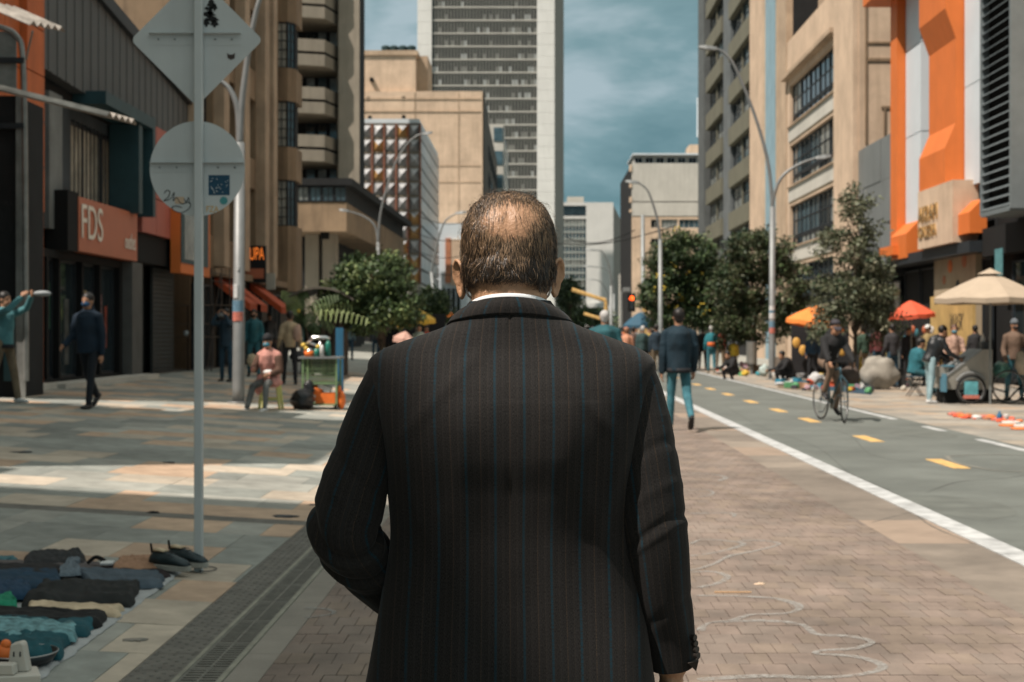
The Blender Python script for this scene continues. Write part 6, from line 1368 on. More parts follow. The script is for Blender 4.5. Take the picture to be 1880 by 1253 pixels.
# 11 walkers seen over the suited man's shoulders
person('grey haired man in a teal sweater walking away beyond the suited shoulder', Vector((XX(1110,26),26,0)), 0, 1.86, legs=((10,0,2),(-12,14,2)), top=cloth('sweater_petrol', (.018,.085,.10)), pants=m_jeand, hair=m_hairg, girth=1.35, puffy=1.12)
crowd = [(1046,44,1.62,'walker with a bald head and grey jacket close above the suited shoulder',(.12,.12,.13),m_skin,None,0), (1062,56,1.74,'far walker in a blue hood between the curly head and the white cap',(.03,.07,.14),m_hairb,None,0), (1088,58,1.72,'far walker in a cream coat behind the grey haired man',(.45,.38,.28),m_hairb,None,0), (1130,50,1.66,'walker in a plum coat beside the grey haired man',(.10,.03,.06),m_hairb,None,0), (1144,64,1.7,'far walker in a rust orange jacket below the camera box',(.45,.13,.04),m_hairb,None,0), (1198,52,1.6,'walker in a pale pink coat ahead of the navy one',(.45,.28,.26),m_hairb,None,0), (1214,64,1.7,'far walker in grey wool beside the mustard coat',(.16,.15,.14),m_hairb,None,PI), (1290,56,1.66,'far walker in black ahead of the orange banded walker',(.015,.015,.015),m_hairb,None,0), (1322,58,1.64,'far shopper in red near the flowered tree trunk',(.30,.04,.03),m_hairb,None,PI), (730,56,1.68,'far walker in olive beyond the leafy tree trunk',(.09,.09,.05),m_hairb,None,0), (756,60,1.7,'far walker in white between the yellow parasol and the trunk',(.5,.5,.48),m_hairb,None,PI), (790,64,1.7,'far walker in teal past the yellow parasol',(.03,.16,.18),m_hairb,None,0), (826,68,1.7,'far walker in black by the multicoloured umbrella',(.015,.015,.015),m_hairb,None,0), (495,46,1.68,'passer by in a grey hoodie in front of the brown shop doors',(.09,.09,.09),m_hairb,None,PI), (360,42,1.66,'passer by in dark clothes behind the steel display rack',(.02,.02,.02),m_hairb,None,0), (1522,44,1.66,'stall keeper in a wine red top behind the cyclist',(.20,.03,.03),m_hairb,None,PI), (1545,45,1.62,'shopper in grey bending near the orange parasol',(.14,.15,.15),m_hairb,None,0), (1585,43,1.64,'shopper in a dark green parka beyond the boulder',(.03,.06,.04),m_hairb,None,.5), (1612,44,1.7,'shopper in a maroon coat between the boulder and the red parasol',(.12,.03,.03),m_hairb,None,0), (1728,40,1.64,'passer by in black behind the mustard hoarding edge',(.012,.012,.014),m_hairb,None,PI), (1790,39,1.66,'passer by in dark clothes in the shade behind the beige parasol',(.02,.02,.022),m_hairb,None,0), (690,58,1.7,'far passer by in charcoal beyond the leafy tree',(.05,.05,.055),m_hairb,None,0), (575,46,1.66,'passer by in dark clothes in the podium shade',(.02,.02,.025),m_hairb,None,PI), (598,52,1.7,'passer by in a blue top deep in the podium shade',(.03,.08,.14),m_hairb,None,0), (1238,58,1.66,'walker in a black coat just beyond the bomber jacket',(.012,.012,.012),m_hairb,None,0), (1138,56,1.68,'walker in a pink scarf and grey coat under the traffic light',(.30,.14,.15),m_hairb,None,0), (1060,66,1.72,'far walker in olive below the distant dark tree',(.10,.10,.05),m_hairb,None,0), (1128,62,1.7,'far walker in sky blue near the lamp row',(.12,.22,.28),m_hairb,None,0), (1192,58,1.66,'far walker with a mustard scarf beside the blue parasol pole',(.4,.28,.06),m_hairb,None,PI), (1052,48,1.70,'woman with big curly black hair among the distant walkers',(.02,.02,.02),m_hairb,None,PI*0), (1078,52,1.72,'walker in a white cap beside the curly haired head',(.06,.06,.06),m_hairb,'w',0), (1071,42,1.55,'walker in a tan top just above the suited shoulder',(.30,.16,.11),m_hairb,None,0),
 (1150,44,1.62,'blond walker in an orange pink top and orange cap',(.50,.24,.15),m_skind,'o',0), (1163,50,1.66,'walker in a brown coat under the blue parasol',(.08,.05,.04),m_hairb,None,0), (1180,47,1.68,'walker in a dark green coat with a round grey head beside the blue parasol',(.03,.06,.06),m_hairg,None,0),
 (1205,46,1.72,'walker in dark navy just ahead of the bomber jacket man',(.015,.03,.045),m_hairb,None,0), (1222,56,1.68,'distant person in a mustard yellow coat beside the flowered tree',(.50,.36,.06),m_hairb,None,PI), (1168,60,1.7,'far walker in grey with a white mask in the crowd',(.2,.2,.2),m_hairb,None,PI),
 (1347,50,1.25,'vendor in a bright yellow vest behind the orange banded walker',(.60,.42,.05),m_hairb,None,PI), (1038,60,1.68,'far walker in a grey cap nearest the white tower base',(.05,.07,.08),m_hairg,None,0), (1095,64,1.7,'far walker in a brick red jacket between two heads',(.3,.08,.05),m_hairb,None,0),
 (770,40,1.62,'person in a pale green shirt below the yellow parasol',(.42,.47,.40),m_hairb,None,PI), (783,44,1.60,'person in a bright red jacket below the yellow parasol',(.42,.05,.03),m_hairb,None,PI), (797,50,1.66,'person in dark blue beside the red jacket',(.02,.03,.05),m_hairb,None,0), (722,46,1.66,'person in black behind the leafy tree trunk',(.015,.015,.018),m_hairb,None,0), (748,52,1.66,'person in navy at the stall of the yellow parasol',(.02,.04,.07),m_hairb,None,PI), (812,62,1.7,'far walker in a grey coat near the multicoloured umbrella',(.10,.10,.11),m_hairb,None,0), (706,50,1.7,'person in a brown coat in the shade by the slim lamp post',(.10,.06,.04),m_hairb,None,0)]
for k, (px, Y, H, lab, c, hr_, hat, hdg) in enumerate(crowd):
    person(lab, Vector((XX(px,Y), Y, g(XX(px,Y)))), hdg, H, legs=((6,0,3),(-6,4,3)), top=cloth('crowd_top_%s' % chr(97+k//26)+chr(97+k%26), c), pants=[m_jeand, m_trk, m_kha][k % 3], hair=hr_, hat=('cap', m_plw if hat == 'w' else m_or) if hat else None, puffy=1.15, vox=.03)
# ---------------------------------------------------------------- goods, bin, rock on the vendors' pavement
bn = gp(1380, 688); t = thing('litter_bin', 'brushed steel litter bin on a post next to the street lamp', 'litter bin', bn)
m_st = M('brushed_steel', (.42,.41,.38), .35, .12, 5, metal=.8)
zb0, zb1 = ZZ(668,bn.y), ZZ(629,bn.y); b = mb(); b.tube([(bn.x,bn.y,zb0),(bn.x,bn.y,zb1)], .185, 24); b.build('drum', m_st, t, smooth=False)
b = mb(); b.tube([(bn.x,bn.y,zb1),(bn.x,bn.y,zb1+.03)], .195, 24); b.build('rim', m_galvd, t); b = mb(); b.tube([(bn.x,bn.y,0),(bn.x,bn.y,zb0)], .05, 10); b.tube([(bn.x,bn.y,0),(bn.x,bn.y,.02)], .14, 14); b.build('post', m_galvd, t)
item('boulder', 'grey rounded concrete boulder beside the dark stall', 'boulder', lambda b: bagshape(b, gp(1618,716)+Vector((0,.2,.40)), .48,.36,.44,2,.22), M('boulder_grey', (.27,.25,.215), .95, .2, 5, bump=.8, bscale=25))
def goods(nm, lab, cat, px, py, w, h, rgb, shape='box', rot=0, rough=.7, var=.25, dy=0):
    p = gp(px, py); S_ = F/p.y; w /= S_; h /= S_; m_ = M('goods_%02x%02x%02x' % tuple(int(c*255) for c in rgb), rgb, rough, var, 12)
    b = mb()
    if shape == 'box': b.cbox(p+Vector((0,w*.4,h/2)), w, w*.8, h, Matrix.Rotation(rot, 3, 'Z'))
    elif shape == 'bag': bagshape(b, p+Vector((0,w*.4,h*.45)), w/2, w*.42, h*.5, px % 17, .3)
    elif shape == 'cyl': b.tube([p+Vector((0,w*.5,0)), p+Vector((0,w*.5,h*.95)), p+Vector((0,w*.5,h))], [w*.46, w*.5, w*.48], 16)
    elif shape == 'cloth':
        bagshape(b, p+Vector((0,w*.3,h*.45)), w/2, w*.45, h*.5, px % 13, .35)
    elif shape == 'bottle': b.tube([p, p+Vector((0,0,h*.65)), p+Vector((0,0,h*.8)), p+Vector((0,0,h))], [w/2, w/2, w*.2, w*.2], 12)
    return tag(b.build(nm, m_, None, smooth=shape != 'box'), lab, cat)
for a in [('bucket','white paint bucket standing at the foot of the tall street lamp','bucket',1425,700,13,18,(.55,.55,.53),'cyl'), ('shoe_box','white box of goods just behind the paint bucket','box',1443,695,20,12,(.5,.5,.5),'box'),
 ('plastic_tub','orange tub stacked on a blue lid among the white bags','tub',1463,703,20,9,(.02,.12,.16),'cyl'), ('plastic_tub','orange lidded tub beside the white bags of goods','tub',1462,693,20,9,(.75,.16,.02),'cyl'), ('plastic_bag','large white plastic bag heaped behind the orange tub','bag',1480,695,34,26,(.5,.52,.54),'bag'),
 ('plastic_bag','white bag of goods touching the ridden bicycle in view','bag',1500,706,26,22,(.5,.5,.5),'bag'), ('yellow_sack','yellow sack with an orange top beside the crouching vendor','sack',1473,674,20,26,(.62,.50,.14),'bag'), ('orange_bundle','orange bundle on top of the yellow sack','bundle',1474,652,16,8,(.75,.2,.04),'bag'),
 ('plastic_toy','yellow glove shaped toy hanging under the orange parasol','toy',1457,630,12,22,(.62,.50,.08),'bag'), ('plastic_bag','green and white shopping bag left of the lamp foot','bag',1404,692,18,24,(.38,.46,.44),'bag'), ('blue_cloth','teal cloth folded on the pavement by the litter bin','cloth',1394,690,14,8,(.03,.22,.26),'cloth'),
 ('teal_box','small teal box in front of the bicycle rider\'s goods','box',1491,716,10,8,(.05,.3,.38),'box'), ('merch_pile','white papers and packets spread before the orange tub','packets',1448,708,44,7,(.45,.46,.46),'cloth'), ('merch_pile','low pile of small dark goods between the tub and the bicycle','goods',1484,712,22,7,(.08,.04,.045),'cloth'),
 ('yellow_bottle','tall yellow plastic figure standing beside the boulder','toy',1580,708,10,52,(.66,.42,.04),'bottle'), ('yellow_bottle','shorter yellow plastic figure beside the tall one','toy',1568,706,12,44,(.68,.45,.05),'bottle'), ('black_stand','slim black display stand between the yellow toys and the boulder','stand',1575,712,5,60,(.02,.02,.02),'box'),
 ('doll','small cream doll on top of the boulder','doll',1608,668,12,30,(.45,.36,.22),'bottle'), ('umbrella_roll','rolled pale blue umbrella propped over the boulder','umbrella',1593,676,12,44,(.16,.25,.32),'bottle'), ('brown_bags','pile of brown bags behind the bicycle','bags',1552,690,34,34,(.07,.045,.03),'bag'), ('teal_mat','teal mat edge on the ground behind the bicycle wheel','mat',1566,716,26,5,(.02,.16,.22),'cloth'),
 ('dark_heap','dark heap of goods at the foot of the black stand','goods',1598,714,40,8,(.05,.03,.02),'cloth'), ('blue_packet','pale blue conical packet behind the rider\'s hand','packet',1548,672,9,20,(.2,.36,.42),'bottle'), ('board','grey board leaning between the crouching vendor and the lamp','board',1432,690,26,34,(.20,.17,.14),'box'),
 ('small_goods','scatter of white and red packets near the yellow vest vendor','packets',1338,684,34,12,(.5,.42,.38),'cloth'), ('small_goods','low grey heap of goods before the litter bin','goods',1330,688,30,8,(.22,.2,.18),'cloth'), ('small_goods','white packet beside the second crouching vendor','packet',1349,672,12,26,(.45,.5,.52),'bag'), ('dark_crate','black crates stacked by the jeans of the charcoal jacket person','crate',1655,712,18,34,(.02,.02,.02),'box'),
 ('white_bag','small pale bag on the ground under the folding stool','bag',1660,718,10,10,(.45,.42,.36),'bag'), ('orange_rag','small orange rag by the teal vendor','rag',1663,704,8,10,(.7,.15,.03),'bag'), ('blue_crate','blue jug below the front tray of the food cart','jug',1729,738,12,20,(.05,.25,.35),'cyl')]:
    goods(*a)
# cloth of trinkets near the picture edge
t = thing('trinket_cloth', 'red and orange trinkets spread in a long row on the vendors\' pavement', 'goods', gp(1800, 770)); rt = random.Random(4)
for k in range(34):
    u = k/33; p = gp(1742+u*130, 763+u*14+rt.uniform(-3,3)); b = mb(); r_0 = rt.uniform(.02,.055)
    bagshape(b, p+Vector((0,0,r_0*.5)), r_0*1.6, r_0*1.4, r_0*.7, k, .3); b.build('trinket', rt.choice([m_stkr, m_or, m_umr, m_kha, m_plw, m_rust]), t)
goods('blue_jar','dark blue capped jar standing among the trinkets','jar',1835,774,10,19,(.02,.10,.2),'bottle'); goods('white_cup','white cup at the end of the trinket row','cup',1849,775,10,14,(.55,.55,.53),'cyl')
for k, (px, py) in enumerate(((1862,782),(1884,788))): goods('plate_stack','white plate on an orange tray, %s the picture edge' % ['further from','cut by'][k],'plate',px,py,34,7,(.6,.57,.53),'cyl'); goods('orange_tray','orange tray under the white plate %s the picture edge' % ['further from','cut by'][k],'tray',px-2,py+2,40,3,(.75,.2,.05),'cyl')
bicycle('black bicycle leaning behind the food cart at the picture edge', Vector((XX(1852,28.6),28.6,0)), PI*.5, (.02,.02,.02), bars='flat')
item('beige_bag', 'beige bag hanging on the bicycle beside the brown sweater man', 'bag', lambda b: bagshape(b, P(1876,668,28.3), .13,.12,.24,4,.2), cloth('bag_beige', (.30,.26,.20)))
m_canc = M('dark_stall', (.02,.02,.022), .9); t = thing('market_stall', 'dark covered stall with small hanging goods below the red parasol', 'stall', (XX(1690,43),43,0))
b = mb(); b.box(XX(1655,43), XX(1722,43), 43, 44.1, .9, 1.0); b.build('table', m_canc, t); b = mb(); b.box(XX(1650,43), XX(1712,43), 44, 44.1, 1.0, 2.0); b.build('back_cloth', m_canc, t)
for k in range(9): b = mb(); b.ball(P(1655+k*7, 610+rt.uniform(-6,14), 43), .07,.05,.12); b.build('hanging_goods', rt.choice([m_plw, m_sgn, m_jean, m_trk, m_trk]), t)
t = thing('market_stall', 'dark stall with hanging clothes below the orange parasol', 'stall', (XX(1500,43),43,0)); b = mb(); b.box(XX(1455,43.4), XX(1560,43.4), 43.5, 43.6, .2, 1.8); b.build('back_cloth', m_canc, t)
for k in range(8): b = mb(); b.ball(P(1462+k*12, 640+rt.uniform(-12,14), 43.2), .12,.06,.16); b.build('hanging_goods', rt.choice([m_jeand, m_stor, m_jean, m_kha, m_plw]), t)
t = thing('market_stall', 'low dark stall of small goods under the yellow parasol', 'stall', (XX(765,44),44,g(-4)))
b = mb(); b.box(XX(738,44), XX(806,44), 44, 45, g(-4)+.6, g(-4)+.85); b.build('table', m_kio, t); b = mb(); b.box(XX(735,44), XX(812,44), 45.5, 45.6, g(-4), g(-4)+1.9); b.build('back_cloth', m_canc, t)

# spreads of small goods on cloths along the vendors' kerb
rg = random.Random(77); gm = [M('trinket_%d' % i, c, .6, .3, 20) for i, c in enumerate(((.5,.5,.48), (.6,.1,.04), (.03,.2,.3), (.6,.42,.06), (.05,.05,.06), (.35,.2,.12), (.1,.3,.14), (.45,.3,.35)))]
for k, (pa, pb, py0, py1, lab) in enumerate(((1318,1372,679,686,'small bright goods on a cloth beside the crouching vendor near the steel bin'), (1428,1500,701,713,'bright packets and boxes on a cloth at the foot of the street lamp'), (1505,1600,700,716,'toys and bags on a dark cloth between the bicycle and the boulder'), (1440,1520,680,692,'household goods heaped behind the white bags'), (1335,1400,668,676,'goods on a mat further down the kerb from the steel bin'), (1620,1668,694,706,'dark shoes and boxes in a heap behind the boulder'))):
    o0 = gp((pa+pb)/2, py1); t = thing('goods_spread', lab, 'goods', o0, 'goods spread on the pavement')
    q = [gp(pa,py1), gp(pb,py1+ (pb-pa)*.10), gp(pb,py0+(pb-pa)*.10), gp(pa,py0)]; b = mb(); b.add([p+Vector((0,0,.006)) for p in q], [(0,1,2,3)]); b.build('ground_cloth', [m_canc, m_kha, m_jeand][k % 3], t)
    for i in range(26):
        u, v = rg.random(), rg.random(); p = (q[0]*(1-u)+q[1]*u)*(1-v)+(q[3]*(1-u)+q[2]*u)*v; r_0 = rg.uniform(.05,.13); b = mb()
        if rg.random() < .5: b.cbox(p+Vector((0,0,r_0*.6)), r_0*1.8, r_0*1.4, r_0*1.2, Matrix.Rotation(rg.uniform(0,3),3,'Z'))
        else: bagshape(b, p+Vector((0,0,r_0*.8)), r_0, r_0*.9, r_0*.85, i, .4)
        b.build('goods_item', rg.choice(gm), t)
# ---------------------------------------------------------------- clothes laid out on a white sheet (foreground)
def drape(name, label, poly, base_z, h, mat, cat='clothing', seed=0, n=44, fold=(0, 1), freq=7.0, amp=.5, layer=0):
    """poly: four photo points (near-left, near-right, far-right, far-left) of a folded garment lying on the sheet"""
    h = h*.8; c = [gp(*p) for p in poly]; b = mb(); vs = []; N = n
    def q(u, v): return (c[0]*(1-u)+c[1]*u)*(1-v)+(c[3]*(1-u)+c[2]*u)*v
    for j in range(N+1):
        for i in range(N+1):
            u, v = i/N, j/N; eu = min(u, 1-u); ev = min(v, 1-v)
            p = q(u, v); wob = Vector((noise.noise(Vector((u*3, v*3, seed))), noise.noise(Vector((u*3+9, v*3, seed))), 0))*.035*(1 if True else 0)
            prof = min(1, eu/.05)**.5*min(1, ev/.16)**.5
            f = noise.noise(Vector((u*freq*.5, v*2.2, seed+3)))*.6+noise.noise(Vector((u*freq*1.6+4, v*4, seed)))*.35+noise.noise(Vector((u*freq*2.2, v*3+7, seed)))*.18+math.sin((v*5+u*1.2+noise.noise(Vector((u*2,v*2,seed)))*2)*2.2)*.16 - abs(noise.noise(Vector((u*freq*1.3+v*3, v*3.5-u*2, seed+5))))*.75 + .18
            z = base_z+g(p.x)+h*prof*(1+amp*f) if prof > 0 else base_z+g(p.x)-.004
            vs.append(Vector((p.x+wob.x, p.y+wob.y, max(z, g(p.x)+base_z-.004))))
    fs = [(j*(N+1)+i, j*(N+1)+i+1, (j+1)*(N+1)+i+1, (j+1)*(N+1)+i) for j in range(N) for i in range(N)]
    b.add(vs, fs); o = b.build(name, mat, None, smooth=True); return tag(o, label, cat, 'clothes laid out on the white sheet')
def cl(name, c, var=.25, sc=9): return M(name, c, .9, var, sc, bump=.15, bscale=200)
sh = [gp(*p) for p in ((90,1262),(345,1048),(360,1020),(100,1012),(-260,1012),(-420,1262))]
b = mb(); pts = [Vector((p.x, p.y, g(p.x)+.003)) for p in sh]
# crumpled edge of the sheet
edge = []
A_, B_ = gp(62, 1253), gp(330, 1052)
for i in range(61):
    u = i/60; p = A_.lerp(B_, u); n_ = Vector((B_.y-A_.y, A_.x-B_.x, 0)).normalized(); w = .018*noise.noise(Vector((u*14,1,0)))+.012*noise.noise(Vector((u*40,2,0))); edge.append(Vector((p.x, p.y, 0))+n_*(w+.012))
vs = []; 
for i, p in enumerate(edge):
    inn = p-Vector((1.6, 0, 0)); mid = p-Vector((.06, 0, 0)); vs += [Vector((p.x,p.y,g(p.x)+.004)), Vector((p.x-.012,p.y,g(p.x)+.014+.008*noise.noise(p*30))), Vector((mid.x,mid.y,g(mid.x)+.010+.008*noise.noise(p*22))), Vector((inn.x,inn.y,g(inn.x)+.006))]
b.add(vs, [(4*i+k, 4*i+k+1, 4*i+k+5, 4*i+k+4) for i in range(60) for k in range(3)])
tag(b.build('ground_sheet', M('white_tarp', (.34,.35,.35), .7, .12, 9, bump=.4, bscale=60), None, smooth=True), 'crumpled white sheet spread under the rows of clothes', 'sheet')
D = drape
D('folded_trousers', 'near black charcoal garment curled at the far end of the sheet', [(40,1050),(160,1045),(150,1018),(50,1022)], .012, .045, cl('cloth_charcoal', (.014,.016,.018)), seed=1)
D('grey_scarf', 'long mauve grey scarf at the far edge of the sheet', [(-40,1062),(200,1062),(185,1036),(-40,1034)], .01, .03, cl('cloth_mauve', (.08,.07,.07)), seed=2)
D('teal_rag', 'small teal cloth at the far left of the sheet', [(-30,1040),(30,1038),(26,1029),(-30,1030)], .02, .02, cl('cloth_teal_l', (.05,.13,.15)), seed=22)
D('folded_shirt', 'black knitted top beneath the mauve scarf', [(-60,1078),(118,1072),(110,1046),(-60,1044)], .02, .035, cl('cloth_black', (.009,.009,.010)), seed=3)
D('folded_shirt', 'dark plum garment beside the caramel one', [(150,1080),(312,1066),(300,1042),(160,1046)], .012, .03, cl('cloth_plum', (.016,.010,.011)), seed=4)
D('folded_shirt', 'caramel brown folded top near the pair of shoes', [(205,1056),(300,1056),(285,1034),(222,1032)], .03, .035, cl('cloth_caramel', (.29,.165,.10)), seed=5)
D('blue_sweater', 'deep blue sweater at the picture edge, further one', [(-60,1098),(112,1090),(110,1058),(-60,1056)], .03, .035, cl('cloth_deep_blue', (.006,.032,.062)), seed=6)
D('blue_shirt', 'deep blue shirt crumpled in front of the blue sweater', [(-60,1114),(62,1110),(52,1080),(-60,1078)], .03, .045, cl('cloth_blue2', (.008,.036,.075)), seed=7)
D('slate_jeans', 'slate blue jeans running under the black trousers', [(170,1092),(298,1084),(296,1058),(130,1050)], .018, .038, cl('cloth_slate', (.055,.078,.10)), seed=8)
D('slate_sleeve', 'slate blue knitted cuff folded over the plum garment', [(108,1074),(150,1070),(140,1040),(126,1042)], .045, .03, cl('cloth_slate2', (.10,.13,.155), .3, 40), seed=9)
D('black_trousers', 'pair of wide black trousers folded across the middle of the sheet', [(40,1122),(240,1122),(262,1080),(80,1076)], .02, .05, cl('cloth_black2', (.010,.012,.012)), seed=10, amp=.7)
D('folded_shirt', 'emerald green garment at the picture edge', [(-60,1128),(32,1126),(22,1102),(-60,1100)], .02, .045, cl('cloth_emerald', (.01,.20,.11)), seed=11)
D('cloth_roll', 'cream roll of cloth between two black garments', [(50,1132),(216,1140),(222,1124),(52,1116)], .018, .035, cl('cloth_cream', (.52,.41,.28)), seed=12)
D('black_leggings', 'black leggings in front of the cream roll', [(-60,1160),(180,1160),(205,1134),(-60,1124)], .018, .045, cl('cloth_black3', (.006,.0065,.007)), seed=13)
D('teal_jeans', 'dark teal jeans beyond the acid washed ones', [(-60,1182),(160,1176),(180,1152),(-60,1144)], .018, .045, cl('cloth_teal_d', (.012,.075,.095)), seed=14)
D('pale_teal_jeans', 'acid washed pale teal jeans with a speckled waistband', [(-60,1196),(140,1190),(148,1162),(-60,1148)], .03, .045, cl('cloth_teal_p', (.12,.25,.27), .6, 22), seed=15)
D('teal_trousers', 'petrol teal trousers nearest the frying pan', [(-60,1222),(112,1220),(130,1180),(-60,1178)], .02, .055, cl('cloth_petrol', (.006,.065,.082)), seed=16)
# small black watch-like item with white tag
p = gp(180, 1050); b = mb(); b.tube(arc([p+Vector((-.06,0,.05)), p+Vector((-.02,.03,.08)), p+Vector((.04,0,.06))], 5), .012, 6); tag(b.build('belt', m_black), 'small black belt coiled beside the caramel top', 'belt')
b = mb(); b.cbox(p+Vector((.06,-.02,.055)), .07,.05,.01, Matrix.Rotation(.2,3,'X')); tag(b.build('price_tag', m_stkw), 'small white card tag beside the coiled belt', 'tag')
# shoes
def shoe(label, px, py, ang, scl=1.0):
    p = gp(px, py); t = thing('shoe', label, 'shoe', p+Vector((0,0,.03)), 'pair of dark sneakers', ang)
    prof = [(-.13,.030,.060),(-.10,.036,.085),(-.04,.036,.080),(.02,.038,.066),(.07,.044,.050),(.11,.040,.036),(.135,.022,.020)]
    b = mb(); rings = []; seg = 14
    for (x, w, h) in prof:
        r = []
        for k in range(seg):
            a = 2*math.pi*k/seg; yy = math.cos(a)*w*(1.0 if math.sin(a) < .2 else .78); zz_ = .026+(math.sin(a)*.5+.5)*h; r.append(Vector((x*scl, yy*scl, zz_*scl)))
        rings.append(r)
    vs = [v for r in rings for v in r]; fs = []
    for i in range(len(rings)-1):
        for k in range(seg): a = i*seg+k; c = i*seg+(k+1) % seg; fs.append((a, c, c+seg, a+seg))
    fs += [tuple(range(seg-1,-1,-1)), tuple(range((len(rings)-1)*seg, len(rings)*seg))]; b.add(vs, fs); b.build('upper', M('shoe_navy', (.014,.030,.036), .5, .3, 30), t, smooth=True, local=True)
    b = mb(); n = 24; pts = []
    def outline(i): 
        a = 2*math.pi*i/n; x = .148*math.cos(a); w = .052-.010*(1-math.cos(a))*.5; return Vector((x*scl, w*math.sin(a)*scl, 0))
    b.prism([outline(i) for i in range(n)], (0,0,.030*scl)); so_ = b.build('sole', M('sole_grey', (.30,.30,.27), .7, .15, 9), t, local=True, bevel=.003)
    b = mb(); b.tube([Vector((-.105,0,.108)), Vector((-.09,.0,.112)), Vector((-.03,0,.106))], [(.012,.026),(.012,.030),(.006,.024)], 10); b.build('lining', M('lining_gold', (.50,.38,.24), .4, .3, 20), t, smooth=True, local=True)
    b = mb(); b.tube([Vector((-.128,0,.09)), Vector((-.138,0,.145))], [(.003,.010),(.003,.008)], 8); b.build('pull_tab', m_black, t, local=True)
    b = mb()
    for k in range(4): b.tube([Vector((-.01+k*.022,-.028,.100-k*.010)), Vector((-.01+k*.022,.0,.107-k*.011)), Vector((-.01+k*.022,.028,.100-k*.010))], .0028, 5)
    b.build('laces', m_sfr, t, local=True); return t
shoe('dark sneaker with a grey sole, the nearer of the pair by the sign post', 312, 1056, -.42, 1.0)
shoe('dark sneaker with a grey sole, the further of the pair touching the sign post', 344, 1049, -.42, 1.0)
# wire ring at post foot
b = mb(); q = arc([gp(366,1052)+Vector((0,0,.01)), gp(385,1052)+Vector((0,0,.01)), gp(398,1048)+Vector((0,0,.012)), gp(385,1044)+Vector((0,0,.01)), gp(368,1046)+Vector((0,0,.01))], 6); b.tube(q, .003, 5); tag(b.build('wire_loop', m_sfr), 'loop of thin wire on the paving at the foot of the sign post', 'wire')
# frying pan, white appliance base, orange toy
p = gp(44, 1222); t = thing('frying_pan', 'dark frying pan with a brown outside lying at the sheet corner', 'pan', p)
b = mb(); n = 40; prof = [(.0,.012),(.11,.012),(.135,.045),(.139,.045),(.116,.004),(.0,.004)]; vs = []
for (r, z) in prof: vs += [p+Vector((r*math.cos(2*math.pi*k/n), r*math.sin(2*math.pi*k/n), z+.012)) for k in range(n)]
b.add(vs, [(i*n+k, i*n+(k+1) % n, (i+1)*n+(k+1) % n, (i+1)*n+k) for i in range(5) for k in range(n)]); b.build('bowl', M('pan_dark', (.02,.022,.024), .3, .2, 6), t, smooth=True)
b = mb(); b.tube([p+Vector((.137*math.cos(2*math.pi*k/n), .137*math.sin(2*math.pi*k/n), .058)) for k in range(n+1)], .003, 6, caps=False); b.build('rim', M('rim_steel', (.4,.4,.4), .3, .1, metal=.9), t)
b = mb(); b.tube([p+Vector((-.11,.08,.055)), p+Vector((-.20,.16,.09)), p+Vector((-.26,.21,.105))], [.012,.014,.012], 8); b.build('handle', m_black, t)
p = gp(28, 1262); t = thing('white_appliance', 'white plastic appliance base with an upright socket lying on the sheet', 'appliance', p)
m_ivory = M('ivory_plastic', (.55,.52,.46), .4, .08, 6)
b = mb(); b.prism([p+Vector((-.10,-.02,.01)), p+Vector((.095,.02,.01)), p+Vector((.03,.17,.01)), p+Vector((-.12,.15,.01))], (0,0,.035)); b.build('base', m_ivory, t, bevel=.006)
b = mb(); b.prism([p+Vector((-.055,.06,.046)), p+Vector((.03,.06,.046)), p+Vector((.01,.06,.155)), p+Vector((.0,.06,.165)), p+Vector((-.042,.06,.155))], (0,.05,0)); b.build('socket', m_ivory, t, bevel=.005)
b = mb(); b.prism([p+Vector((-.09,-.0,.046)), p+Vector((-.005,-.0,.046)), p+Vector((-.01,-.0,.090)), p+Vector((-.08,-.0,.090))], (0,.05,0)); b.build('socket', m_ivory, t, bevel=.005)
for dx in (-.03,-.005): b = mb(); b.box(p.x+dx, p.x+dx+.006, p.y+.058, p.y+.0605, .125, .145); b.build('slot', m_sfr, t)
p = gp(6, 1228); b = mb(); b.ball(p+Vector((0,0,.06)), .035,.035,.045); b.ball(p+Vector((.01,0,.10)), .022); tag(b.build('orange_toy', m_or, None, smooth=True), 'small orange plastic toy beside the white appliance', 'toy')
# scraps on the paving
rs = random.Random(21)
for k, (px, py, lab, mt) in enumerate(((715,0,'',None),)): pass
for (px, py, lab, mt, w) in ((281,942,'crumpled dark scrap on the slabs behind the sign post', m_black, .05), (520,949,'flat black patch of litter on the dark brick band', m_sfr, .12), (573,928,'small dark pebble of litter near the drain', m_sfr, .03), (38,831,'dark leaf on the far slabs', m_sfr, .10), (310,850,'dark scrap in the sunlit patch', m_sfr, .06), (246,1177,'greyish smear of mortar on the peach slab', m_band, .05), (1395,1074,'small pale leaf on the brick paving', m_tan2, .03), (760,1,'',None,0)):
    if mt is None: continue
    p = gp(px, py); b = mb(); bagshape(b, p+Vector((0,0,.004)), w, w*.6, .008, px % 11, .5); tag(b.build('litter_scrap', mt, None, smooth=True), lab, 'litter')
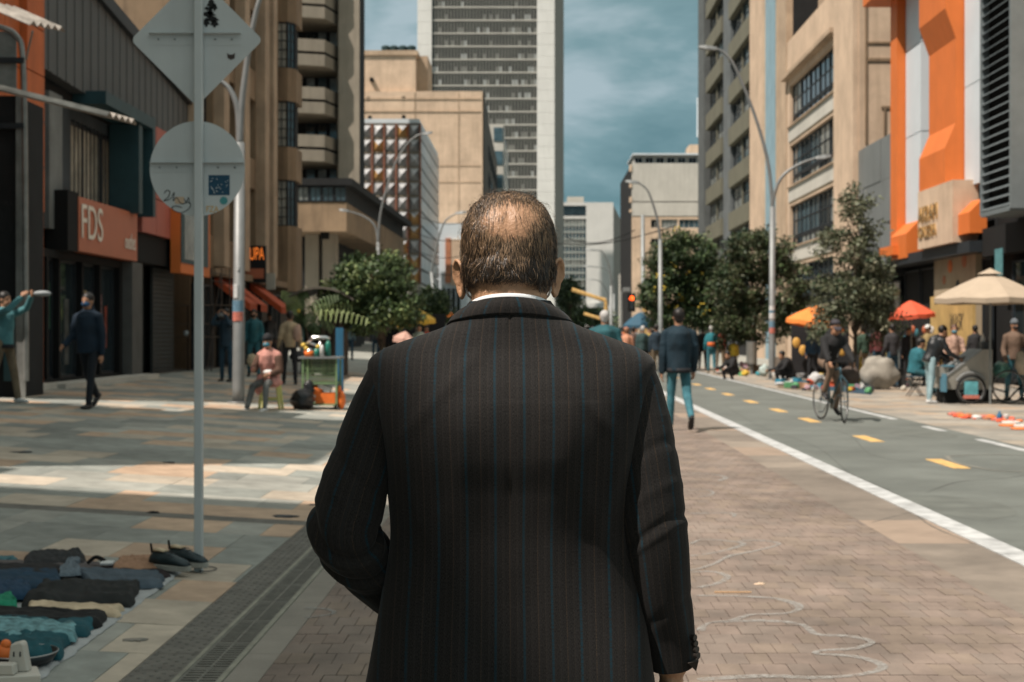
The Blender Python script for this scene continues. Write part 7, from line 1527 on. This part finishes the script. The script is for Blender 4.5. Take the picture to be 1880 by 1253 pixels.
# ---------------------------------------------------------------- the suited man (foreground)
YM = 2.6; SM = F/YM
def mx_(px): return (px-VX)/SM
def mz_(py): return EYE+(VY-py)/SM
def suit_mat():
    m = bpy.data.materials.new('pinstripe_wool'); m.use_nodes = True; t = m.node_tree; b = t.nodes['Principled BSDF']; lk = t.links.new
    b.inputs['Roughness'].default_value = .85; b.inputs['Specular IOR Level'].default_value = .16; b.inputs['Sheen Weight'].default_value = .06; b.inputs['Sheen Roughness'].default_value = .5
    uv = t.nodes.new('ShaderNodeAttribute'); uv.attribute_name = 'cloth'; sep = t.nodes.new('ShaderNodeSeparateXYZ'); lk(uv.outputs['Vector'], sep.inputs[0])
    def stripe(period, width, phase, soft):
        a = t.nodes.new('ShaderNodeMath'); a.operation = 'ADD'; a.inputs[1].default_value = phase; lk(sep.outputs[0], a.inputs[0])
        d = t.nodes.new('ShaderNodeMath'); d.operation = 'DIVIDE'; d.inputs[1].default_value = period; lk(a.outputs[0], d.inputs[0])
        f = t.nodes.new('ShaderNodeMath'); f.operation = 'FRACT'; lk(d.outputs[0], f.inputs[0])
        s = t.nodes.new('ShaderNodeMath'); s.operation = 'SUBTRACT'; s.inputs[1].default_value = .5; lk(f.outputs[0], s.inputs[0])
        q = t.nodes.new('ShaderNodeMath'); q.operation = 'ABSOLUTE'; lk(s.outputs[0], q.inputs[0])
        r = t.nodes.new('ShaderNodeMapRange'); r.inputs['From Min'].default_value = width/period/2; r.inputs['From Max'].default_value = (width/2+soft)/period; r.inputs['To Min'].default_value = 1; r.inputs['To Max'].default_value = 0; lk(q.outputs[0], r.inputs['Value']); return r.outputs[0]
    base = (.0118,.0109,.0103, 1); last = None
    mp = t.nodes.new('ShaderNodeMapping'); mp.inputs['Scale'].default_value = (900, 900, 260); lk(uv.outputs['Vector'], mp.inputs[0])
    n = t.nodes.new('ShaderNodeTexNoise'); n.inputs['Scale'].default_value = 1.0; n.inputs['Detail'].default_value = 3; lk(mp.outputs[0], n.inputs['Vector'])
    mr = t.nodes.new('ShaderNodeMapRange'); mr.inputs['From Min'].default_value = .3; mr.inputs['From Max'].default_value = .7; mr.inputs['To Min'].default_value = .25; mr.inputs['To Max'].default_value = 2.0; lk(n.outputs['Fac'], mr.inputs['Value'])
    mu = t.nodes.new('ShaderNodeMixRGB'); mu.blend_type = 'MULTIPLY'; mu.inputs[0].default_value = 1; mu.inputs[1].default_value = base; lk(mr.outputs[0], mu.inputs[2]); last = mu.outputs[0]
    # broken thread along each stripe
    mp2 = t.nodes.new('ShaderNodeMapping'); mp2.inputs['Scale'].default_value = (40, 1, 700); lk(uv.outputs['Vector'], mp2.inputs[0]); n3 = t.nodes.new('ShaderNodeTexNoise'); n3.inputs['Scale'].default_value = 1; lk(mp2.outputs[0], n3.inputs['Vector'])
    th = t.nodes.new('ShaderNodeMapRange'); th.inputs['From Min'].default_value = .3; th.inputs['From Max'].default_value = .62; lk(n3.outputs['Fac'], th.inputs['Value'])
    for (per, w, ph, soft, col, amt) in ((.0525,.0028,.0,.0018,(.004,.030,.046),.9), (.0525,.0012,.026,.0009,(.060,.040,.026),.5), (.0525,.0010,.0125,.0009,(.035,.028,.023),.45), (.0525,.0010,.039,.0009,(.035,.029,.024),.35), (.0132,.0016,.004,.002,(.020,.018,.018),.5)):
        f = stripe(per, w, ph, soft); mm = t.nodes.new('ShaderNodeMath'); mm.operation = 'MULTIPLY'; lk(f, mm.inputs[0]); m2 = t.nodes.new('ShaderNodeMath'); m2.operation = 'MULTIPLY'; m2.inputs[1].default_value = amt; lk(th.outputs[0], m2.inputs[0]); lk(m2.outputs[0], mm.inputs[1])
        x = t.nodes.new('ShaderNodeMixRGB'); lk(mm.outputs[0], x.inputs[0]); lk(last, x.inputs[1]); x.inputs[2].default_value = (*col, 1); last = x.outputs[0]
    lk(last, b.inputs['Base Color'])
    bp = t.nodes.new('ShaderNodeBump'); bp.inputs['Strength'].default_value = .35; bp.inputs['Distance'].default_value = .0006; lk(n.outputs['Fac'], bp.inputs['Height']); lk(bp.outputs[0], b.inputs['Normal']); return m
m_suit = suit_mat()
def grid_mesh(name, rows, mat, parent, wrap=True, coords=None):
    nr, nc = len(rows), len(rows[0]); vs = [tuple(v-org(parent)) for r in rows for v in r]; fs = []
    for i in range(nr-1):
        for k in range(nc if wrap else nc-1): a = i*nc+k; c = i*nc+(k+1) % nc; fs.append((a, c, c+nc, a+nc))
    me = bpy.data.meshes.new(name); me.from_pydata(vs, [], fs); me.materials.append(mat); me.polygons.foreach_set('use_smooth', [True]*len(fs))
    if coords is not None:
        at = me.attributes.new('cloth', 'FLOAT_VECTOR', 'POINT'); at.data.foreach_set('vector', [c for r in coords for v in r for c in v])
    me.update(); return link(name, me, parent)
cx = mx_(937)
base = Vector((cx, YM+.05, 0))
man = thing('person', 'balding man in a dark pinstripe suit seen from behind in the middle of the street', 'person', base)
def interp(tab, z):
    if z <= tab[0][0]: return tab[0][1:]
    for i in range(len(tab)-1):
        if z <= tab[i+1][0]:
            # monotone-ish smooth interpolation
            t = (z-tab[i][0])/(tab[i+1][0]-tab[i][0])
            m0 = tab[max(i-1, 0)]; p0 = tab[i]; p1 = tab[i+1]; m1 = tab[min(i+2, len(tab)-1)]
            out = []
            for k in range(1, len(p0)):
                d0 = (p1[k]-m0[k])/max(1e-6, p1[0]-m0[0])*(p1[0]-p0[0]); d1 = (m1[k]-p0[k])/max(1e-6, m1[0]-p0[0])*(p1[0]-p0[0])
                out.append((2*t**3-3*t*t+1)*p0[k]+(t**3-2*t*t+t)*d0+(-2*t**3+3*t*t)*p1[k]+(t**3-t*t)*d1)
            return out
    return tab[-1][1:]
# z, centre x, half width, back, front
tors = [(.72, cx-.002, .278, .162, .185), (.80, cx+.000, .264, .148, .19), (.93, cx+.002, .243, .120, .19), (1.04, cx+.002, .226, .120, .18), (1.13, cx+.001, .230, .142, .165), (1.20, cx+.001, .238, .164, .155), (1.27, cx, .250, .167, .14), (1.325, cx+.001, .262, .152, .12), (1.366, cx+.002, .266, .126, .105), (1.390, cx+.003, .240, .108, .095), (1.414, cx+.003, .180, .098, .085), (1.436, cx+.001, .118, .092, .078), (1.458, cx-.001, .092, .085, .070), (1.478, cx-.001, .076, .078, .064)]
NZ, NS = 190, 360; rows = []; cds = []
for i in range(NZ+1):
    z = .72+(1.478-.72)*i/NZ; c, w, bk, fr = interp(tors, z); r = []; cd_ = []
    for k in range(NS):
        a = 2*math.pi*k/NS; n = 2.45; ca, sa = math.cos(a), math.sin(a); x = w*math.copysign(abs(ca)**(2/n), ca); yb = (fr if sa > 0 else bk); y = yb*math.copysign(abs(sa)**(2/n), sa)
        p = Vector((c+x, YM+.05+y, z)); rel = p.x-cx; back = max(0, -sa)
        # seams and folds on the back
        d = 0
        d += -.0035*math.exp(-(rel/.0028)**2)*(1 if z < 1.452 else 0)
        d += .007*noise.noise(Vector((rel*5, z*1.6, 2)))+.0032*noise.noise(Vector((rel*15+z*2, z*3.0, 6)))+.0014*noise.noise(Vector((rel*34-z*5, z*9.0, 8)))
        for (fx, fz0, fz1, sl, amp, wd) in ((-.17,.78,1.06,.25,.010,.020), (.18,.85,1.12,-.28,.008,.022), (-.09,.80,1.25,.05,.005,.028), (.08,.80,1.2,-.03,.005,.03), (-.20,1.08,1.28,-.35,.010,.018), (.205,1.10,1.28,.35,.010,.018), (.0,1.0,1.3,.0,.004,.05), (-.13,1.25,1.36,.9,.004,.018), (.13,1.25,1.36,-.9,.004,.018)):
            if fz0-.06 < z < fz1+.06:
                e = min(1, max(0, (z-fz0+.06)/.06))*min(1, max(0, (fz1+.06-z)/.06)); d += amp*e*math.exp(-((rel-fx-sl*(z-(fz0+fz1)/2))/wd)**2)
        # gentle hollow of the back between the shoulder blades and at the waist
        d += -.010*math.exp(-((rel)/.07)**2)*math.exp(-((z-1.16)/.14)**2)+.006*(math.exp(-((rel-.11)/.06)**2)+math.exp(-((rel+.11)/.06)**2))*math.exp(-((z-1.27)/.07)**2)
        p.y -= d*back
        if z > 1.3: p.z += .004*noise.noise(Vector((rel*9, p.y*9, 5)))
        r.append(p); s_ = rel/ (w/.245) if z < 1.34 else rel; cd_.append(((rel/(.82+.18*min(w, .25)/.25) + .006*noise.noise(Vector((rel*4, z*3, 9)))), 0 if sa < 0 else .3, z))
    rows.append(r); cds.append(cd_)
jk = grid_mesh('jacket', rows, m_suit, man, coords=cds)
# hem lip
# sleeves: path with radii; stripes follow the length
def sleeve(path, name='sleeve', tw=0, fold=0, nseg=72, phase=0):
    P_ = [Vector(p[:3]) for p in path]; RR = [p[3:] for p in path]; n = len(P_); q = []
    for i in range(n-1):
        for k in range(26):
            t = k/26; p0, p1, p2, p3 = P_[max(i-1,0)], P_[i], P_[i+1], P_[min(i+2,n-1)]
            q.append((.5*((2*p1)+(p2-p0)*t+(2*p0-5*p1+4*p2-p3)*t*t+(3*p1-p0-3*p2+p3)*t**3), [a*(1-t)+b_*t for a, b_ in zip(RR[i], RR[i+1])]))
    q.append((P_[-1], RR[-1])); rows = []; cds = []; L_ = 0; ref = Vector((0,-1,0))
    for i, (p, rr) in enumerate(q):
        t = (q[min(i+1,len(q)-1)][0]-q[max(i-1,0)][0]).normalized(); u = ref-t*ref.dot(t); u.normalize(); w = t.cross(u); ref = u
        if i: L_ += (p-q[i-1][0]).length
        r = []; cd_ = []
        for k in range(nseg):
            a = 2*math.pi*k/nseg; ru, rw = rr[0], rr[1]; d = .003*noise.noise(Vector((math.cos(a)*2, math.sin(a)*2, L_*6+phase)))
            fl_ = 0
            for (l0, am, wl) in fold: fl_ += am*math.exp(-((L_-l0-.035*math.cos(a+phase))/wl)**2)
            v = p+u*(ru+d+fl_)*math.cos(a)+w*(rw+d+fl_)*math.sin(a); r.append(v); cd_.append((a*(.062), .7, -L_))
        rows.append(r); cds.append(cd_)
    return grid_mesh(name, rows, m_suit, man, coords=cds), q
Yb = YM+.05
lpath = [(mx_(742), Yb+.0, mz_(668), .020, .012), (mx_(718), Yb+.0, mz_(682), .066, .042), (mx_(702), Yb-.003, mz_(725), .072, .050), (mx_(686), Yb-.010, mz_(775), .070, .056), (mx_(664), Yb-.02, mz_(850), .066, .062), (mx_(640), Yb-.03, mz_(925), .066, .064), (mx_(630), Yb-.03, mz_(978), .070, .064), (mx_(658), Yb+.01, mz_(1036), .066, .058), (mx_(702), Yb+.09, mz_(1098), .062, .056), (mx_(752), Yb+.18, mz_(1160), .056, .052), (mx_(790), Yb+.23, mz_(1190), .050, .048)]
rpath = [(mx_(1130), Yb+.0, mz_(655), .020, .012), (mx_(1150), Yb+.0, mz_(670), .066, .040), (mx_(1166), Yb-.003, mz_(712), .074, .050), (mx_(1173), Yb-.010, mz_(775), .072, .062), (mx_(1184), Yb-.022, mz_(850), .068, .064), (mx_(1196), Yb-.028, mz_(940), .064, .064), (mx_(1206), Yb-.022, mz_(1010), .061, .061), (mx_(1216), Yb-.005, mz_(1090), .057, .056), (mx_(1232), Yb+.02, mz_(1170), .052, .050), (mx_(1241), Yb+.035, mz_(1236), .050, .047)]
sl_l, ql = sleeve(lpath, fold=((.22,-.003,.012),(.27,.002,.012),(.335,-.007,.008),(.352,.004,.007),(.385,-.006,.007),(.402,.004,.007),(.43,-.003,.008)), phase=1.0)
sl_r, qr = sleeve(rpath, fold=((.22,-.0022,.010),(.29,.0016,.010),(.345,-.003,.007),(.362,.002,.007),(.50,-.0015,.010)), phase=4.0)
# cuff notch and buttons on the near sleeve
for k in range(4):
    b = mb(); z = mz_(1178+k*11); x = mx_(1274+k*2.0); b.tube([(x, Yb-.015, z), (x+.006, Yb-.02, z)], .0065, 12); b.build('cuff_button', M('horn_button', (.02,.017,.015), .3), man)
b = mb(); b.prism([Vector((mx_(1266), Yb-.022, mz_(1225))), Vector((mx_(1288), Yb-.004, mz_(1225))), Vector((mx_(1283), Yb-.008, mz_(1243)))], (.002,.02,0)); b.build('cuff_vent', m_suit, man)
# armhole seams: thin dark welt over the junction
# collar band: lies round the neck and falls on the shoulders
rows = []; cds = []
for i in range(15):
    v = i/14; r = []; cd_ = []
    for k in range(97):
        th = math.radians(-152+304*k/96); c_ = math.cos(th/2)
        drop = .015*(1-math.cos(th))   # sides hang lower at the front
        rt_ = Vector((.077*math.sin(th), -.081*math.cos(th), 0))
        zt_ = 1.4855-.020*(1-math.cos(th))-.012*max(0, -math.cos(th)); zb = 1.4545-.004*(1-math.cos(th))-.020*max(0, -math.cos(th))-.010*abs(math.sin(th))**2
        tc_, tw_, tb_, tf_ = interp(tors, min(zb, 1.47)); sa_, ca_ = -math.cos(th), math.sin(th); rb = Vector((tc_-cx+(tw_+.004)*math.copysign(abs(ca_)**.82, ca_), ((tf_ if sa_ > 0 else tb_)+.004)*math.copysign(abs(sa_)**.82, sa_), 0))
        vv = v; bulge = .004*math.sin(math.pi*vv)
        q_ = rt_.lerp(rb, vv**.8); z = zt_*(1-vv)+zb*vv
        nrm = Vector((math.sin(th), -math.cos(th), .5)).normalized()
        p = Vector((cx-.001, Yb, z))+q_+nrm*(bulge+.0015)
        r.append(p); cd_.append((.0975*th+.011, .5, z))
    rows.append(r); cds.append(cd_)
# roll the top edge inward and close the lower edge
rows.insert(0, [p+Vector((0,.0,-.012))+Vector((cx-p.x, Yb-p.y, 0)).normalized()*.005 for p in rows[0]]); cds.insert(0, cds[0])
rows.append([p+Vector((cx-p.x, Yb-p.y, 0)).normalized()*.006-Vector((0,0,.003)) for p in rows[-1]]); cds.append(cds[-1])
grid_mesh('collar', rows, m_suit, man, wrap=False, coords=cds)
# shirt collar
m_shirt = M('shirt_white', (.66,.68,.70), .7, .04, 20)
rows = []
for v in (0, .15, .5, .85, 1.0, 1.1):
    r = []
    for k in range(65):
        th = math.radians(-165+330*k/64); zt_ = 1.4925-.020*(1-math.cos(th)); zz_ = zt_-v*.028; rr = .0755+(.001 if v > .1 else -.001)+v*.003
        if v > 1.05: zz_ = zt_-.003; rr = .0725
        r.append(Vector((cx-.001+rr*math.sin(th), Yb-(rr+.003)*math.cos(th), zz_)))
    rows.append(r)
rows = [rows[-1]]+rows[:-1]
grid_mesh('shirt_collar', rows, m_shirt, man, wrap=False)
# body: head, neck, torso, arms, legs, hands as one mesh
hx = mx_(933); hy = Yb+.02; HT_ = mz_(349)       # scalp top
b = mb(); V = Vector
C0 = V((hx, hy, HT_-.103))
b.ball(C0, .0795, .094, .103, 40, 26); b.ball(C0+V((-.014,-.014,.018)), .0690, .082, .082, 30, 20); b.ball(C0+V((.014,-.014,.018)), .0690, .082, .082, 30, 20); b.ball(C0+V((0,-.012,-.035)), .0785, .082, .085, 32, 20); b.ball(C0+V((0,.035,-.085)), .062, .070, .075, 24, 16); b.ball(C0+V((0,-.02,-.075)), .071, .066, .06, 24, 16)
b.capsule(V((cx,Yb+.005,1.36)), V((hx,hy-.018,1.51)), .071, .070, 28); b.ball(V((cx, Yb-.018, 1.488)), .069, .055, .030, 24, 12)
b.capsule(C0+V((0,.098,-.03)), C0+V((0,.118,-.065)), .010, .016, 10); b.ball(C0+V((0,.085,-.105)), .026, .018, .010, 12, 8); b.ball(C0+V((0,.075,-.145)), .030, .026, .022, 12, 8)
for sd in (-1, 1): b.ball(C0+V((sd*.030,.082,-.015)), .020, .012, .010, 10, 8); b.ball(C0+V((sd*.042,.066,-.065)), .024, .022, .02, 10, 8)
def ear(b, c, sd):
    rot = Matrix.Rotation(sd*math.radians(-42), 3, 'Z') @ Matrix.Rotation(sd*math.radians(10), 3, 'Y')
    n = 22; pts = []
    for i in range(n):
        a = math.pi*2*i/n; rr = (.034 if math.sin(a) > 0 else .036); y = .020*math.cos(a)*(1.0 if math.sin(a) > -.2 else .72); pts.append(V((sd*.004*(1+math.cos(a)*-1)+sd*.004, y, rr*math.sin(a))))
    for i in range(n): b.capsule(c+rot @ pts[i], c+rot @ pts[(i+1) % n], .0050, .0050, 6)
    b.ball(c+V((-sd*.003,0,0)), .0065, .017, .029, 12, 8, rot=rot); b.ball(c+rot @ V((sd*.003,.004,-.032)), .0065, .010, .010, 10, 6)
ear(b, V((mx_(846), hy-.008, mz_(508))), -1); ear(b, V((mx_(1018), hy-.008, mz_(505))), 1)
b.tube([V((cx,Yb+.01,.85)), V((cx,Yb+.01,1.0)), V((cx,Yb,1.2)), V((cx,Yb,1.33)), V((cx,Yb,1.40))], [(.12,.19),(.12,.19),(.11,.19),(.10,.20),(.06,.08)], 20)
for path in (lpath, rpath):
    for i in range(1, len(path)-1): b.capsule(V(path[i][:3]), V(path[i+1][:3]), .036, .034, 10)
for sd in (-1, 1): b.capsule(V((cx+sd*.10,Yb,.86)), V((cx+sd*.11,Yb+.01,.47)), .08, .055); b.capsule(V((cx+sd*.11,Yb+.01,.47)), V((cx+sd*.115,Yb-.02,.09)), .05, .04)
torso_b = b
# hands: right hangs with curled fingers, left rests on the belt
wr = V(rpath[-1][:3]); hb = mb(); hand(hb, wr+V((.002,.004,-.02)), V((-.12,.10,-1)), V((1,-.3,0)), 1, 1.12, .65)
wl_ = V(lpath[-1][:3]); hand(hb, wl_+V((.02,.012,-.005)), V((.8,.45,-.25)), V((0,.4,1)), -1, 1.10, .55)
b.add(hb.v, hb.f)
b.capsule(wr+V((0,0,.03)), wr+V((0,.003,-.02)), .032, .024, 10); b.capsule(wl_, wl_+V((.02,.012,-.005)), .03, .024, 10)
m_skinm = M('skin_older', (.40,.225,.130), .45, .12, 26, spec=.45, bump=.25, bscale=160)
b.v = [tuple(Vector(v)-base) for v in b.v]
body = remesh(b, 'body', m_skinm, man, .0042, 4, .5)
# trousers, shoes
b = mb(); b.ball(V((cx,Yb+.03,.86)), .18, .095, .12)
for sd in (-1, 1): b.capsule(V((cx+sd*.10,Yb+.03,.80)), V((cx+sd*.115,Yb+.01,.47)), .098, .085); b.capsule(V((cx+sd*.115,Yb+.01,.47)), V((cx+sd*.12,Yb-.01,.10)), .084, .078)
b.v = [tuple(Vector(v)-base) for v in b.v]; remesh(b, 'trousers', M('trousers_charcoal', (.03,.028,.027), .85), man, .014, 3)
for sd in (-1, 1):
    b = mb(); c = V((cx+sd*.12, Yb-.02, .045)); b.tube([c+V((0,-.09,0)), c+V((0,-.06,.01)), c+V((0,.05,.005)), c+V((0,.15,-.01)), c+V((0,.21,-.02))], [(.03,.03),(.045,.042),(.045,.048),(.03,.046),(.012,.03)], 14); b.build('shoe', M('leather_shoe', (.012,.010,.009), .25), man, smooth=True)
# front flap of the jacket and hem showing beside the hip
b = mb(); b.prism([V((mx_(706),Yb+.16,mz_(1130))), V((mx_(740),Yb+.16,mz_(1120))), V((mx_(740),Yb+.16,mz_(1300))), V((mx_(664),Yb+.14,mz_(1300))), V((mx_(672),Yb+.14,mz_(1240))), V((mx_(697),Yb+.15,mz_(1192)))], (0,.012,0)); b.build('front_panel', m_suit, man, bevel=.003)
# face mask with its strap behind the ear
b = mb(); b.ball(C0+V((0,.062,-.085)), .058, .066, .055, 24, 16); b.build('face_mask', M('mask_white', (.55,.58,.60), .8, .05), man, smooth=True)
for sd, px in ((-1, 848), (1, 1017)):
    e = V((mx_(px), hy, mz_(508))); b = mb(); q = arc([C0+V((sd*.058,.085,-.055)), e+V((-sd*.006,.012,.036)), e+V((-sd*.0005 if sd < 0 else -.004,-.020,.018)), e+V((-sd*.003,-.024,-.008)), e+V((-sd*.010,-.012,-.034)), C0+V((sd*.055,.082,-.10))], 8); b.tube(q, [(.0012,.0022)]*len(q), 6); b.build('mask_strap', M('strap_white', (.6,.62,.63), .8), man, smooth=True)
# ---- hair: an undercoat shell over the scalp and thousands of combed strands
m_h1 = M('hair_brown_dark', (.018,.012,.008), .42, .3, 40, spec=.5); m_h2 = M('hair_brown_mid', (.060,.037,.021), .48, .3, 40, spec=.5); m_h3 = M('hair_brown_light', (.26,.165,.095), .45, .3, 40, spec=.5); m_under = M('hair_undercoat', (.012,.008,.006), .8, .3, 60)
def scalp(d, off=0):
    """point on the head surface in direction d from C0: max over the head ellipsoids"""
    best = 0
    for (c, rx, ry, rz) in ((V((0,0,0)),.0795,.094,.103), (V((-.014,-.014,.018)),.0690,.082,.082), (V((.014,-.014,.018)),.0690,.082,.082), (V((0,-.012,-.035)),.0785,.082,.085), (V((0,-.02,-.075)),.071,.066,.06)):
        A_ = (d.x/rx)**2+(d.y/ry)**2+(d.z/rz)**2; B_ = -2*(d.x*c.x/rx**2+d.y*c.y/ry**2+d.z*c.z/rz**2); C_ = (c.x/rx)**2+(c.y/ry)**2+(c.z/rz)**2-1; D_ = B_*B_-4*A_*C_
        if D_ > 0: best = max(best, (-B_+math.sqrt(D_))/(2*A_))
    return C0+d*(best+off)
bald_c = V((.06, -.62, .78)).normalized()
def bald(p):
    # distance from the thin patch on the crown (visible upper back of the head)
    q = p-C0; u = (q.x-.006)/.060; w = (q.z-.050)/.050
    return math.sqrt(u*u+w*w)*(1+.30*noise.noise(q*30)+.15*noise.noise(q*90)) if q.y < .03 else 2.0
def has_hair(p):
    q = p-C0; nape = -.048-.012*min(1, abs(q.x)/.07)+.005*math.sin(q.x*90)
    if q.z < nape: return False
    if q.y > .062+.25*max(0,q.z-.04): return False
    if q.z < -.02 and q.y > .016: return False      # in front of and below the ears
    return True
rh = random.Random(33)
NB = 31000; hv = []; hf = []; hm_ = []
def strand(p, n, tdir, ln, w, lift, curl, mi, segs=6):
    pts = [p]; pos = p.copy(); d = tdir.copy(); sd = rh.uniform(0, 100)
    for i in range(segs):
        st_ = ln/segs; cu = V((noise.noise(pos*38+V((sd*.03,0,0))), noise.noise(pos*38+V((5,sd*.03,0))), noise.noise(pos*38+V((0,9,sd*.03)))))
        d = (d+cu*curl*(.5+i/segs)).normalized(); pos = pos+d*st_
        dr = (pos-C0).normalized(); srf = scalp(dr, lift*(.35+.65*math.sin(math.pi*min(1, (i+1)/segs*.8)))+rh.uniform(-.0006,.0006)); pos = srf.lerp(pos, .12); pts.append(pos)
    m = len(hv); side0 = None
    for i, q in enumerate(pts):
        t = (pts[min(i+1,segs)]-pts[max(i-1,0)]).normalized(); out_ = (q-C0).normalized(); s = t.cross(out_)
        if s.length < 1e-5: s = V((1,0,0))
        s = (s.normalized()+out_*rh.uniform(-.5,.5)).normalized(); ww = w*(1-.75*(i/segs)**1.5)*.5; hv.extend((tuple(q+s*ww-base), tuple(q-s*ww-base)))
    for i in range(segs): hf.append((m+2*i, m+2*i+1, m+2*i+3, m+2*i+2)); hm_.append(mi)
cnt = 0
while cnt < NB:
    d = V((rh.gauss(0,1), rh.gauss(0,1), rh.gauss(0,1)))
    if d.length < .01: continue
    d.normalize()
    if d.y > .75: continue
    p = scalp(d)
    if not has_hair(p): continue
    bd = bald(p); q = p-C0
    if bd < 1 and rh.random() > .03+.97*bd**6: continue
    cnt += 1; low = min(1, max(0, (-q.z+.02)/.09)); n = d
    down = V((0,0,-1)); tdir = down-n*down.dot(n)
    if q.z > .055:   # on top the hair is combed back over the crown
        tb = V((0,-1,.15)); k = min(1, (q.z-.055)/.035); tdir = (tdir.normalized()*(1-k)+(tb-n*tb.dot(n)).normalized()*k)
    swirl = V((.28 if q.x > 0 else -.18, 0, 0)); tdir = (tdir.normalized()+swirl*(1-low)*.7+V((rh.gauss(0,.13),rh.gauss(0,.13),rh.gauss(0,.10)))).normalized(); tdir = (tdir-n*tdir.dot(n)).normalized(); lock = V((noise.noise(p*62), noise.noise(p*62+V((7,3,1))), noise.noise(p*62+V((2,8,5))))); tdir = (tdir+lock*(.35+1.1*low)*(1 if bd > 1.1 else .3)).normalized(); tdir = (tdir-n*tdir.dot(n)).normalized()
    ln = rh.uniform(.011,.020) if bd < 1.5 and q.z > .03 else rh.uniform(.026,.044)*(1-.25*low)
    lift = (.0015+.0090*min(1, max(0, bd-.75)/1.1)+.004*low)*rh.uniform(.5,1.15)*(1+.55*noise.noise(p*75))
    r_ = rh.random(); k_ = min(1, max(0, (bd-.7)/1.0)); mi = 2 if r_ < .6*(1-k_)+.10*k_ else (0 if rh.random() < (.15+.6*k_+.2*low) else 1)
    if low > .7: ln *= .72
    strand(p+n*.0005, n, tdir, ln, rh.uniform(.0005,.0010), lift, .22+.75*low, mi)
# loose wisps standing off the outline
for _ in range(420):
    d = V((rh.gauss(0,1), -abs(rh.gauss(0,.5)), rh.gauss(.4,.9))).normalized(); p = scalp(d)
    if has_hair(p) and bald(p) > 1: strand(p+d*.008, d, (V((rh.gauss(0,.5),-.3,-.6))).normalized(), rh.uniform(.015,.03), .0005, .014, .6, rh.choice([1,2]), 5)
me = bpy.data.meshes.new('hair'); me.from_pydata(hv, [], hf)
for m_ in (m_h1, m_h2, m_h3): me.materials.append(m_)
me.polygons.foreach_set('material_index', hm_); me.polygons.foreach_set('use_smooth', [True]*len(hf)); me.update(); hr_o = tag(link('hair', me, man), kind='stuff')
# undercoat
n1_, n2_ = 90, 70; rows = []; vs = []; ok = []; idx = {}
for i in range(n2_+1):
    for k in range(n1_):
        th = math.pi*i/n2_; ph = 2*math.pi*k/n1_; d = V((math.sin(th)*math.cos(ph), math.sin(th)*math.sin(ph), math.cos(th))); p = scalp(d); h = has_hair(p); bd = bald(p)
        off = -.002+.0060*min(1, max(0, (bd-1.15)/.5)); q = scalp(d, off if h else -.004); vs.append(tuple(q-base)); ok.append(h)
fs = []
for i in range(n2_):
    for k in range(n1_):
        f = (i*n1_+k, (i+1)*n1_+k, (i+1)*n1_+(k+1) % n1_, i*n1_+(k+1) % n1_)
        if any(ok[a] for a in f): fs.append(f)
me = bpy.data.meshes.new('hair_undercoat'); me.from_pydata(vs, [], fs); me.materials.append(m_under); me.polygons.foreach_set('use_smooth', [True]*len(fs)); link('hair_undercoat', me, man)
bpy.data.scenes.remove(TMP)
for o in bpy.data.objects:
    if '_s' in o.keys(): del o['_s']
